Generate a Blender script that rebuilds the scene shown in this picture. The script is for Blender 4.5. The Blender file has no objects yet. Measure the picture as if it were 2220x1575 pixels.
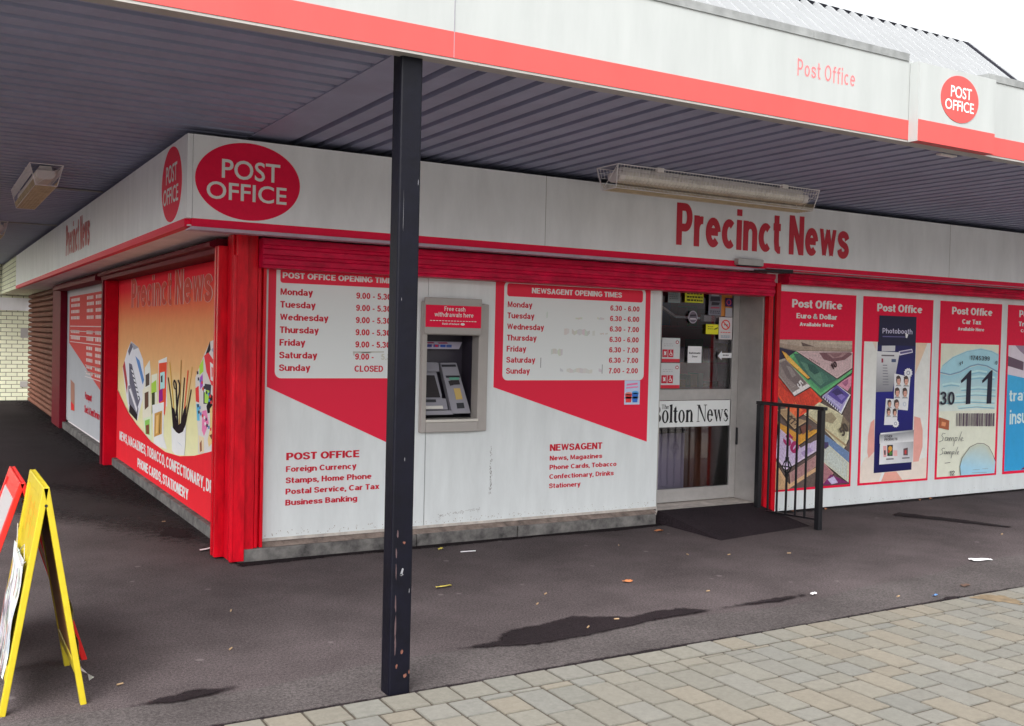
import bpy, bmesh, math, random
from mathutils import Matrix, Vector
random.seed(7)
SC = bpy.context.scene
COL = SC.collection
R = math.radians

# ------------------------------------------------------------------ camera
cam = bpy.data.objects.new('camera', bpy.data.cameras.new('camera'))
COL.objects.link(cam)
cam.data.sensor_width = 36.0
cam.data.lens = 35.37
cam.data.clip_start = 0.05
cam.data.clip_end = 2000
def cam_matrix(yaw, pitch, roll):
    f = Vector((math.sin(yaw)*math.cos(pitch), math.cos(yaw)*math.cos(pitch), math.sin(pitch)))
    r = Vector((math.cos(yaw), -math.sin(yaw), 0)); d = f.cross(r)
    r2 = math.cos(roll)*r + math.sin(roll)*d; d2 = -math.sin(roll)*r + math.cos(roll)*d
    return Matrix(((r2.x, -d2.x, -f.x), (r2.y, -d2.y, -f.y), (r2.z, -d2.z, -f.z))).to_4x4()
cam.matrix_world = Matrix.Translation((-1.781, -6.820, 1.55)) @ cam_matrix(R(30.412), R(-1.461), R(-1.361))
SC.camera = cam

# ------------------------------------------------------------------ daylight: pale overcast sky and a very soft sun
W = bpy.data.worlds.new('World'); SC.world = W; W.use_nodes = True
nt = W.node_tree; nt.nodes.clear()
SUN_EL, SUN_AZ = 52.0, 224.0          # azimuth clockwise from +Y: behind the camera, a little to the left
sky = nt.nodes.new('ShaderNodeTexSky'); sky.sky_type = 'NISHITA'; sky.sun_disc = False
sky.sun_elevation = R(SUN_EL); sky.sun_rotation = R(SUN_AZ)
sky.air_density = 1.2; sky.dust_density = 6.0; sky.ozone_density = 1.0
hs = nt.nodes.new('ShaderNodeHueSaturation'); hs.inputs['Saturation'].default_value = 0.12
bg = nt.nodes.new('ShaderNodeBackground'); bg.inputs['Strength'].default_value = 0.15
wo = nt.nodes.new('ShaderNodeOutputWorld')
nt.links.new(sky.outputs[0], hs.inputs['Color']); nt.links.new(hs.outputs[0], bg.inputs['Color']); nt.links.new(bg.outputs[0], wo.inputs['Surface'])
sun = bpy.data.objects.new('sun', bpy.data.lights.new('sun', 'SUN')); COL.objects.link(sun)
sun.data.energy = 0.7; sun.data.angle = R(40); sun.data.color = (1.0, 0.96, 0.90)
sd = Vector((math.sin(R(SUN_AZ))*math.cos(R(SUN_EL)), math.cos(R(SUN_AZ))*math.cos(R(SUN_EL)), math.sin(R(SUN_EL))))
sun.rotation_euler = sd.to_track_quat('Z', 'Y').to_euler(); sun.location = sd*30
SC.view_settings.view_transform = 'Standard'; SC.view_settings.look = 'None'
SC.view_settings.gamma = 1.0; SC.view_settings.use_curve_mapping = False
SC.view_settings.exposure = 1.32

# ------------------------------------------------------------------ materials
def s2l(c): return tuple(((v/255)/12.92 if v/255 <= .04045 else ((v/255+.055)/1.055)**2.4) for v in c)
def mat(name, c, rough=.5, metal=0., var=.0, vscale=6., bump=0., bscale=60., var2=None, coord='Object', spec=.5, stretch=None):
    m = bpy.data.materials.new(name); m.use_nodes = True; t = m.node_tree; p = t.nodes['Principled BSDF']
    p.inputs['Base Color'].default_value = (*c, 1); p.inputs['Roughness'].default_value = rough; p.inputs['Metallic'].default_value = metal
    p.inputs['Specular IOR Level'].default_value = spec
    tc = t.nodes.new('ShaderNodeTexCoord'); src = tc.outputs[coord]
    if stretch:
        mp = t.nodes.new('ShaderNodeMapping'); mp.inputs['Scale'].default_value = stretch; t.links.new(src, mp.inputs[0]); src = mp.outputs[0]
    if var:
        n = t.nodes.new('ShaderNodeTexNoise'); n.inputs['Scale'].default_value = vscale; n.inputs['Detail'].default_value = 6; n.inputs['Roughness'].default_value = .65
        t.links.new(src, n.inputs['Vector'])
        r = t.nodes.new('ShaderNodeValToRGB'); r.color_ramp.elements[0].position = .3; r.color_ramp.elements[1].position = .72
        a = tuple(max(0, v*(1-var)) for v in c) if var2 is None else var2
        r.color_ramp.elements[0].color = (*a, 1); r.color_ramp.elements[1].color = (*[min(1, v*(1+var*.5)) for v in c], 1)
        t.links.new(n.outputs['Fac'], r.inputs[0]); t.links.new(r.outputs[0], p.inputs['Base Color'])
    if bump:
        n2 = t.nodes.new('ShaderNodeTexNoise'); n2.inputs['Scale'].default_value = bscale; n2.inputs['Detail'].default_value = 5
        t.links.new(src, n2.inputs['Vector'])
        b = t.nodes.new('ShaderNodeBump'); b.inputs['Strength'].default_value = bump; b.inputs['Distance'].default_value = .01
        t.links.new(n2.outputs['Fac'], b.inputs['Height']); t.links.new(b.outputs[0], p.inputs['Normal'])
    return m
def print_mat(name, rough=.38, grain=0., gscale=90., attr='Col', spec=.25):
    m = bpy.data.materials.new(name); m.use_nodes = True; t = m.node_tree; p = t.nodes['Principled BSDF']
    p.inputs['Roughness'].default_value = rough; p.inputs['Specular IOR Level'].default_value = spec
    at = t.nodes.new('ShaderNodeAttribute'); at.attribute_name = attr
    src = at.outputs['Color']
    if grain:
        tc = t.nodes.new('ShaderNodeTexCoord')
        n = t.nodes.new('ShaderNodeTexNoise'); n.inputs['Scale'].default_value = gscale; n.inputs['Detail'].default_value = 8; n.inputs['Roughness'].default_value = .75
        t.links.new(tc.outputs['Object'], n.inputs['Vector'])
        mr = t.nodes.new('ShaderNodeMapRange'); mr.inputs[1].default_value = .3; mr.inputs[2].default_value = .7; mr.inputs[3].default_value = 1-grain; mr.inputs[4].default_value = 1+grain
        t.links.new(n.outputs['Fac'], mr.inputs[0])
        mx = t.nodes.new('ShaderNodeMix'); mx.data_type = 'RGBA'; mx.blend_type = 'MULTIPLY'; mx.inputs[0].default_value = 1
        t.links.new(src, mx.inputs[6]); t.links.new(mr.outputs[0], mx.inputs[7]); src = mx.outputs[2]
    t.links.new(src, p.inputs['Base Color'])
    return m
M = {}
M['white'] = mat('white_sheet', (.74, .775, .785), .4, var=.10, vscale=3.2, bump=.02, bscale=3, stretch=(2.4, 2.4, .5))
M['fascia_white'] = mat('fascia_white', (.85, .85, .87), .5, var=.10, vscale=2.6, bump=.04, bscale=2.5, stretch=(2.2, 2.2, .6))
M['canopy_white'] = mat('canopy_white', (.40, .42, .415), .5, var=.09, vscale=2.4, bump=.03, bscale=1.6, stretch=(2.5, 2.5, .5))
M['red'] = mat('vinyl_red', (.86, .010, .062), .5, var=.06, vscale=30, spec=.15)
M['red_paint'] = mat('red_gloss_paint', (.72, .003, .017), .38, var=.42, vscale=5, bump=.16, bscale=22, spec=.22, stretch=(3, 3, .7))
M['red_dark'] = mat('red_shutter_paint', (.66, .004, .055), .45, var=.45, vscale=5, bump=.10, bscale=30, spec=.2, stretch=(1.2, 3, 3))
M['canopy_red'] = mat('flare_paled_red', (.60, .074, .068), .5, var=.10, vscale=2.5, stretch=(1.5, 1.5, .6))  # paleness of flare and overexposure put into the base colour
M['letter_red'] = mat('letter_red', (.58, .020, .045), .4)
M['canopy_letter'] = mat('pale_letter_red', (.72, .17, .18), .45)
M['letter_white'] = mat('letter_white', (.80, .78, .76), .45)
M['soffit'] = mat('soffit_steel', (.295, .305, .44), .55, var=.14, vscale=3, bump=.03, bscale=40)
M['post'] = mat('navy_gloss_paint', (.0022, .0022, .0075), .5, var=.4, vscale=9, bump=.2, bscale=22, spec=.24)
M['black'] = mat('black_rail_paint', (.010, .010, .013), .35, bump=.08, bscale=60)
M['alu'] = mat('aluminium', (.48, .46, .45), .42, .35, var=.12, vscale=10)
M['silver'] = mat('silver_board', (.82, .76, .77), .5, .0, var=.2, vscale=3)
M['trim'] = mat('grey_trim', (.40, .38, .36), .5, .2, var=.15, vscale=4)
M['coping'] = mat('coping', (.27, .28, .28), .8, var=.35, vscale=7, spec=.1)
M['lilac'] = mat('flashing', (.50, .37, .46), .5, .1, var=.2, vscale=7)
M['dark'] = mat('dark_gap', (.012, .010, .014), .7)
M['roof'] = mat('roof_sheet', (.275, .285, .295), .7, var=.06, vscale=2, spec=.1)
M['roofdark'] = mat('ridge_filler', (.035, .035, .045), .8, spec=.1)
M['concrete'] = mat('plinth_concrete', (.20, .19, .182), .9, var=.55, vscale=7, bump=.6, bscale=35, var2=(.045, .042, .044), spec=.1)
M['ledge'] = mat('dirty_ledge', (.26, .205, .175), .9, var=.5, vscale=9, bump=.4, bscale=40, var2=(.06, .045, .04))
M['cream_trim'] = mat('cream_bead', (.52, .47, .43), .6, var=.4, vscale=11)
M['atm'] = mat('atm_grey', (.40, .37, .35), .45, var=.06, vscale=8)
M['atm_mid'] = mat('atm_mid_grey', (.27, .26, .30), .42)
M['atm_dark'] = mat('atm_dark', (.035, .028, .045), .4)
M['bright'] = mat('pale_metal', (.66, .63, .58), .3, .3)
M['screen'] = mat('screen', (.045, .04, .042), .12)
M['gold'] = mat('gold_label', (.55, .38, .12), .4)
M['black_plastic'] = mat('black_plastic', (.012, .012, .018), .35)
M['green_print'] = mat('green_print', (.12, .36, .26), .4)
M['wire'] = mat('white_wire', (.82, .77, .78), .5)
M['diffuser'] = mat('diffuser', (.86, .80, .74), .25, var=.12, vscale=5)
M['lamp_body'] = mat('lamp_body', (.80, .74, .72), .4, var=.1, vscale=6)
M['cage_dirty'] = mat('yellowed_wire', (.60, .47, .30), .6, var=.3, vscale=14)
M['brown_shutter'] = mat('brown_shutter', (.19, .078, .055), .7, var=.3, vscale=4, spec=.1)
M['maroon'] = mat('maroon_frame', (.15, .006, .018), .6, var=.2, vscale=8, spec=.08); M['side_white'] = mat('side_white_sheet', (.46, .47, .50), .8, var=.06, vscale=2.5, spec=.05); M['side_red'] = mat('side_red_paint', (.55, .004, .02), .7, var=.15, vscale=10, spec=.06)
M['yellow'] = mat('yellow_paint', (.52, .41, .018), .4, var=.1, vscale=16, bump=.05, bscale=40)
M['yellow_in'] = mat('hardboard_brown', (.26, .11, .03), .7, var=.25, vscale=12)
M['board_red'] = mat('red_board_paint', (.66, .015, .012), .4, var=.1, vscale=14)
M['wood'] = mat('brown_wood', (.36, .15, .075), .5, var=.12, vscale=3, stretch=(5, 5, .6))
M['grey_box'] = mat('grey_cabinet', (.62, .60, .72), .5)
M['room'] = mat('room_wall', (.78, .72, .74), .8)
M['room_red'] = mat('red_display', (.70, .08, .10), .6)
M['carpet'] = mat('carpet', (.10, .10, .08), .95)
M['green'] = mat('green_mat', (.12, .25, .10), .8)
M['leaf_y'] = mat('leaf_yellow', (.50, .42, .08), .7); M['leaf_o'] = mat('leaf_orange', (.48, .17, .06), .7); M['leaf_g'] = mat('leaf_green', (.40, .50, .16), .7)
M['paper'] = mat('paper', (.74, .72, .74), .7); M['cig'] = mat('cork', (.34, .23, .13), .8); M['blue_bit'] = mat('blue_wrapper', (.08, .20, .45), .5); M['brown_bit'] = mat('dead_leaf', (.09, .05, .035), .8)
M['side_print'] = print_mat('side_print', rough=.85, grain=.05, gscale=8, spec=.04); M['print'] = print_mat('print'); M['print_note'] = print_mat('print_engraved', grain=.34, gscale=55)
M['poster_print'] = print_mat('print_soft', grain=.07, gscale=8)
# glass: clear pane with a fresnel reflection
g = bpy.data.materials.new('door_glass'); g.use_nodes = True; t = g.node_tree; t.nodes.clear()
o_ = t.nodes.new('ShaderNodeOutputMaterial'); mx = t.nodes.new('ShaderNodeMixShader'); tr = t.nodes.new('ShaderNodeBsdfTransparent'); gl = t.nodes.new('ShaderNodeBsdfGlossy'); fr = t.nodes.new('ShaderNodeFresnel')
fr.inputs['IOR'].default_value = 1.48; gl.inputs['Roughness'].default_value = .02; tr.inputs['Color'].default_value = (.82, .80, .84, 1)
t.links.new(fr.outputs[0], mx.inputs[0]); t.links.new(tr.outputs[0], mx.inputs[1]); t.links.new(gl.outputs[0], mx.inputs[2]); t.links.new(mx.outputs[0], o_.inputs[0])
M['glass'] = g
# tarmac: fine aggregate, gum spots, damp mottling
def tarmac(name, c0, c1, spots=.0, rough=.9, fade=False):
    m = bpy.data.materials.new(name); m.use_nodes = True; t = m.node_tree; p = t.nodes['Principled BSDF']; p.inputs['Roughness'].default_value = rough; p.inputs['Specular IOR Level'].default_value = .12
    tc = t.nodes.new('ShaderNodeTexCoord')
    n = t.nodes.new('ShaderNodeTexNoise'); n.inputs['Scale'].default_value = 210; n.inputs['Detail'].default_value = 3; n.inputs['Roughness'].default_value = .8
    b = t.nodes.new('ShaderNodeTexNoise'); b.inputs['Scale'].default_value = 1.6; b.inputs['Detail'].default_value = 7; b.inputs['Roughness'].default_value = .62
    for q in (n, b): t.links.new(tc.outputs['Object'], q.inputs['Vector'])
    r1 = t.nodes.new('ShaderNodeValToRGB'); r1.color_ramp.elements[0].position = .3; r1.color_ramp.elements[1].position = .75
    r1.color_ramp.elements[0].color = (*c0, 1); r1.color_ramp.elements[1].color = (*c1, 1)
    t.links.new(n.outputs['Fac'], r1.inputs[0])
    mr = t.nodes.new('ShaderNodeMapRange'); mr.inputs[1].default_value = .3; mr.inputs[2].default_value = .7; mr.inputs[3].default_value = .68; mr.inputs[4].default_value = 1.22
    t.links.new(b.outputs['Fac'], mr.inputs[0])
    mx = t.nodes.new('ShaderNodeMix'); mx.data_type = 'RGBA'; mx.blend_type = 'MULTIPLY'; mx.inputs[0].default_value = 1
    t.links.new(r1.outputs[0], mx.inputs[6]); t.links.new(mr.outputs[0], mx.inputs[7]); src = mx.outputs[2]
    k = t.nodes.new('ShaderNodeTexNoise'); k.inputs['Scale'].default_value = 75; k.inputs['Detail'].default_value = 4; k.inputs['Roughness'].default_value = .9
    t.links.new(tc.outputs['Object'], k.inputs['Vector'])
    kr = t.nodes.new('ShaderNodeMapRange'); kr.inputs[1].default_value = .35; kr.inputs[2].default_value = .65; kr.inputs[3].default_value = .50; kr.inputs[4].default_value = 1.55
    t.links.new(k.outputs['Fac'], kr.inputs[0])
    mk_ = t.nodes.new('ShaderNodeMix'); mk_.data_type = 'RGBA'; mk_.blend_type = 'MULTIPLY'; mk_.inputs[0].default_value = 1
    t.links.new(src, mk_.inputs[6]); t.links.new(kr.outputs[0], mk_.inputs[7]); src = mk_.outputs[2]
    if spots:
        v = t.nodes.new('ShaderNodeTexVoronoi'); v.inputs['Scale'].default_value = 3.2; v.inputs['Randomness'].default_value = 1
        t.links.new(tc.outputs['Object'], v.inputs['Vector'])
        r2 = t.nodes.new('ShaderNodeValToRGB'); r2.color_ramp.elements[0].position = .045; r2.color_ramp.elements[1].position = .075
        r2.color_ramp.elements[0].color = (spots, spots, spots, 1); r2.color_ramp.elements[1].color = (0, 0, 0, 1)
        t.links.new(v.outputs['Distance'], r2.inputs[0])
        m2 = t.nodes.new('ShaderNodeMix'); m2.data_type = 'RGBA'; m2.inputs[7].default_value = (.19, .165, .165, 1)
        t.links.new(r2.outputs[0], m2.inputs[0]); t.links.new(src, m2.inputs[6]); src = m2.outputs[2]
    t.links.new(src, p.inputs['Base Color'])
    bp = t.nodes.new('ShaderNodeBump'); bp.inputs['Strength'].default_value = .55; bp.inputs['Distance'].default_value = .006
    t.links.new(n.outputs['Fac'], bp.inputs['Height']); t.links.new(bp.outputs[0], p.inputs['Normal'])
    if fade:            # real moisture and painted passage shade both run out unevenly at the edge
        at = t.nodes.new('ShaderNodeAttribute'); at.attribute_name = 'Col'; en = t.nodes.new('ShaderNodeTexNoise'); en.inputs['Scale'].default_value = 16; en.inputs['Detail'].default_value = 6; en.inputs['Roughness'].default_value = .7
        t.links.new(tc.outputs['Object'], en.inputs['Vector'])
        ad = t.nodes.new('ShaderNodeMath'); ad.operation = 'ADD'; t.links.new(at.outputs['Fac'], ad.inputs[0]); t.links.new(en.outputs['Fac'], ad.inputs[1])
        er = t.nodes.new('ShaderNodeMapRange'); er.interpolation_type = 'SMOOTHSTEP'; er.inputs[1].default_value = .72; er.inputs[2].default_value = 1.25; t.links.new(ad.outputs[0], er.inputs[0])
        tr = t.nodes.new('ShaderNodeBsdfTransparent'); ms = t.nodes.new('ShaderNodeMixShader'); out = t.nodes['Material Output']
        t.links.new(er.outputs[0], ms.inputs[0]); t.links.new(tr.outputs[0], ms.inputs[1]); t.links.new(p.outputs[0], ms.inputs[2]); t.links.new(ms.outputs[0], out.inputs['Surface'])
    return m
M['tarmac'] = tarmac('tarmac', (.024, .019, .020), (.142, .118, .121), .55)
M['strip'] = tarmac('worn_tarmac', (.050, .044, .044), (.110, .096, .096))
M['ramp'] = tarmac('ramp_tarmac', (.014, .010, .013), (.036, .027, .032))
M['wet_shade'] = tarmac('damp_shade_tarmac', (.006, .004, .005), (.026, .019, .022), rough=.85, fade=True)  # also paints the deeper shade down the passage
M['darkening'] = tarmac('shade_tarmac', (.010, .008, .009), (.052, .043, .045), rough=.9, fade=True)  # tarmac colour carrying the painted shade of the passage
# white painted brick
def brick(name, c1, c2, mortar, scale):
    m = bpy.data.materials.new(name); m.use_nodes = True; t = m.node_tree; p = t.nodes['Principled BSDF']; p.inputs['Roughness'].default_value = .7
    tc = t.nodes.new('ShaderNodeTexCoord'); sp = t.nodes.new('ShaderNodeSeparateXYZ'); cb = t.nodes.new('ShaderNodeCombineXYZ'); ad = t.nodes.new('ShaderNodeMath')
    t.links.new(tc.outputs['Object'], sp.inputs[0]); t.links.new(sp.outputs[0], ad.inputs[0]); t.links.new(sp.outputs[1], ad.inputs[1])
    t.links.new(ad.outputs[0], cb.inputs[0]); t.links.new(sp.outputs[2], cb.inputs[1])
    b = t.nodes.new('ShaderNodeTexBrick'); b.inputs['Scale'].default_value = scale; b.inputs['Color1'].default_value = (*c1, 1); b.inputs['Color2'].default_value = (*c2, 1); b.inputs['Mortar'].default_value = (*mortar, 1)
    b.inputs['Mortar Size'].default_value = .02; b.inputs['Brick Width'].default_value = .62; b.inputs['Row Height'].default_value = .25; b.inputs['Bias'].default_value = -.3
    t.links.new(cb.outputs[0], b.inputs['Vector']); t.links.new(b.outputs['Color'], p.inputs['Base Color'])
    bp = t.nodes.new('ShaderNodeBump'); bp.inputs['Strength'].default_value = .5; bp.inputs['Distance'].default_value = .01; bp.invert = True
    t.links.new(b.outputs['Fac'], bp.inputs['Height']); t.links.new(bp.outputs[0], p.inputs['Normal'])
    return m
M['brick'] = brick('white_brick', (.76, .77, .58), (.66, .68, .50), (.20, .20, .14), 3.0)
# pavers: colour of each block from its own attribute plus grain
M['paver'] = print_mat('paver', rough=.85, grain=.16, gscale=40)

# ------------------------------------------------------------------ mesh helpers
class MB:
    """collects shapes; build() links them as ONE mesh object"""
    def __init__(s): s.v = []; s.f = []; s.c = []
    def face(s, pts, c=None):
        i = len(s.v); s.v += [tuple(p) for p in pts]; s.f.append(list(range(i, i+len(pts)))); s.c.append(c)
    def mesh(s, vs, fs, c=None):
        i = len(s.v); s.v += [tuple(p) for p in vs]
        for f in fs: s.f.append([i+k for k in f]); s.c.append(c)
    def box(s, x0, x1, y0, y1, z0, z1, c=None):
        v = [(x0,y0,z0),(x1,y0,z0),(x1,y1,z0),(x0,y1,z0),(x0,y0,z1),(x1,y0,z1),(x1,y1,z1),(x0,y1,z1)]
        s.mesh(v, [(0,3,2,1),(4,5,6,7),(0,1,5,4),(1,2,6,5),(2,3,7,6),(3,0,4,7)], c)
    def prism(s, prof, axis, a, b, c=None):
        """extrude a closed 2D profile along axis from a to b; profile is in the other two axes (in order)"""
        def P(u, v, w): return {'x': (w,u,v), 'y': (u,w,v), 'z': (u,v,w)}[axis]
        n = len(prof); v = [P(u,w,a) for u,w in prof] + [P(u,w,b) for u,w in prof]
        s.mesh(v, [tuple(range(n))[::-1], tuple(range(n,2*n))] + [(i,(i+1)%n,n+(i+1)%n,n+i) for i in range(n)], c)
    def bar(s, p, q, w, h=None, up=(0,0,1), c=None):
        p = Vector(p); q = Vector(q); h = h or w; d = (q-p).normalized(); u = Vector(up)
        if abs(d.dot(u)) > .95: u = Vector((1,0,0))
        r = d.cross(u).normalized()*w/2; t = r.cross(d).normalized()*h/2
        v = [p-r-t,p+r-t,p+r+t,p-r+t,q-r-t,q+r-t,q+r+t,q-r+t]
        s.mesh(v, [(0,3,2,1),(4,5,6,7),(0,1,5,4),(1,2,6,5),(2,3,7,6),(3,0,4,7)], c)
    def tube(s, pts, r, n=8, c=None):
        pts = [Vector(p) for p in pts]; rings = []
        for i, p in enumerate(pts):
            d = (pts[min(i+1,len(pts)-1)] - pts[max(i-1,0)]).normalized(); u = Vector((0,0,1)) if abs(d.z) < .9 else Vector((1,0,0))
            a = d.cross(u).normalized(); b = a.cross(d)
            rings.append([p + r*(math.cos(k*2*math.pi/n)*a + math.sin(k*2*math.pi/n)*b) for k in range(n)])
        v = [q for g_ in rings for q in g_]; f = []
        for i in range(len(pts)-1):
            for k in range(n): f.append((i*n+k, i*n+(k+1)%n, (i+1)*n+(k+1)%n, (i+1)*n+k))
        f += [tuple(range(n))[::-1], tuple(range((len(pts)-1)*n, len(pts)*n))]
        s.mesh(v, f, c)
    def build(s, name, m, parent=None, bevel=0, smooth=False):
        me = bpy.data.meshes.new(name); me.from_pydata(s.v, [], s.f); me.update()
        if any(c is not None for c in s.c):
            at = me.color_attributes.new('Col', 'FLOAT_COLOR', 'CORNER'); k = 0
            for f, c in zip(s.f, s.c):
                per = isinstance(c, list)
                for j in range(len(f)):
                    q = (c[j % len(c)] if per else c) or (1,1,1)
                    at.data[k].color = (*q[:3], 1); k += 1
        o = bpy.data.objects.new(name, me); COL.objects.link(o)
        me.materials.append(M[m] if isinstance(m, str) else m)
        if smooth:
            for p in me.polygons: p.use_smooth = True
        if bevel:
            b = o.modifiers.new('bevel', 'BEVEL'); b.width = bevel; b.segments = 2; b.limit_method = 'ANGLE'; b.angle_limit = R(40)
        if parent:
            o.parent = parent; root = parent
            off = parent.get('base')
            if off is None and parent.parent is not None: off = None
            o.matrix_parent_inverse = Matrix.Translation(-Vector(BASE.get(parent.name, (0,0,0))))
        return o
BASE = {}
def thing(name, label, cat, loc=(0,0,0), group=None):
    o = bpy.data.objects.new(name, None); COL.objects.link(o); o.location = loc; o.empty_display_size = .1
    BASE[o.name] = tuple(loc); o['label'] = label; o['category'] = cat
    if group: o['group'] = group
    return o
def tag(o, label, cat, group=None):
    o['label'] = label; o['category'] = cat
    if group: o['group'] = group
    return o
def struct(o): o['kind'] = 'structure'; return o

# ------------------------------------------------------------------ lettering
_tc = {}
def text_raw(s, bold=0., outline=0.):
    k = (s, bold, outline)
    if k in _tc: return _tc[k]
    cu = bpy.data.curves.new('t', 'FONT'); cu.body = s; cu.size = 1; cu.offset = bold; cu.resolution_u = 4
    if outline: cu.fill_mode = 'NONE'; cu.bevel_depth = outline; cu.bevel_resolution = 0
    else: cu.fill_mode = 'FRONT'
    ob = bpy.data.objects.new('t', cu); COL.objects.link(ob)
    dg = bpy.context.evaluated_depsgraph_get(); dg.update()
    me = bpy.data.meshes.new_from_object(ob.evaluated_get(dg))
    r = ([(v.co.x, v.co.y) for v in me.vertices], [tuple(p.vertices) for p in me.polygons])
    bpy.data.objects.remove(ob); bpy.data.curves.remove(cu); bpy.data.meshes.remove(me)
    _tc[k] = r
    return r
_hv = text_raw('H')[0]; CAP = max(p[1] for p in _hv) - min(p[1] for p in _hv)
def FY(Y): return lambda u, v, d=0: (u, Y-d, v)          # front facade, seen from -Y
def SX(X): return lambda u, v, d=0: (X-d, -u, v)         # side wall, seen from -X, u = -Y
def letter(mb, s, fr, u0, u1, base, cap, bold=.02, d=.0015, c=None, shear=0., rot=0., outline=0., vb=None, centre=None, aspect=1.):
    vs, fs = text_raw(s, bold, outline)
    x0 = min(p[0] for p in vs); x1 = max(p[0] for p in vs); sy = cap/CAP
    if u1 is None:
        w = (x1-x0)*sy*aspect
        if centre is not None: u0 = centre - w/2
        u1 = u0 + w
    sx = (u1-u0)/(x1-x0); slope = 0 if vb is None else (vb-base)/(u1-u0)
    out = []
    for x, y in vs:
        px = (x-x0)*sx + shear*y*sy; py = y*sy
        if rot: px, py = px*math.cos(rot)-py*math.sin(rot), px*math.sin(rot)+py*math.cos(rot)
        out.append(fr(u0+px, base+py+slope*px, d))
    mb.mesh(out, fs, c)
    return u1
def pc(c, k=1.35):
    if c and isinstance(c, list): return [pc(q, k) for q in c]
    return tuple(min(.86, v*k) for v in s2l(c))
def art(mb, fr, items, d0=.001, dd=.00018, k=1.35):
    d = d0
    for c, pts in items:
        mb.face([fr(u, v, d) for u, v in pts], pc(c, k)); d += dd
    return d
def rrect(u0, u1, v0, v1, r, n=5):
    p = []
    for cx, cy, a in ((u1-r, v1-r, 0), (u0+r, v1-r, 90), (u0+r, v0+r, 180), (u1-r, v0+r, 270)):
        for i in range(n+1): p.append((cx+r*math.cos(R(a+90*i/n)), cy+r*math.sin(R(a+90*i/n))))
    return p
def ell(cx, cy, rx, ry, n=64): return [(cx+rx*math.cos(2*math.pi*i/n), cy+ry*math.sin(2*math.pi*i/n)) for i in range(n)]
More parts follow.
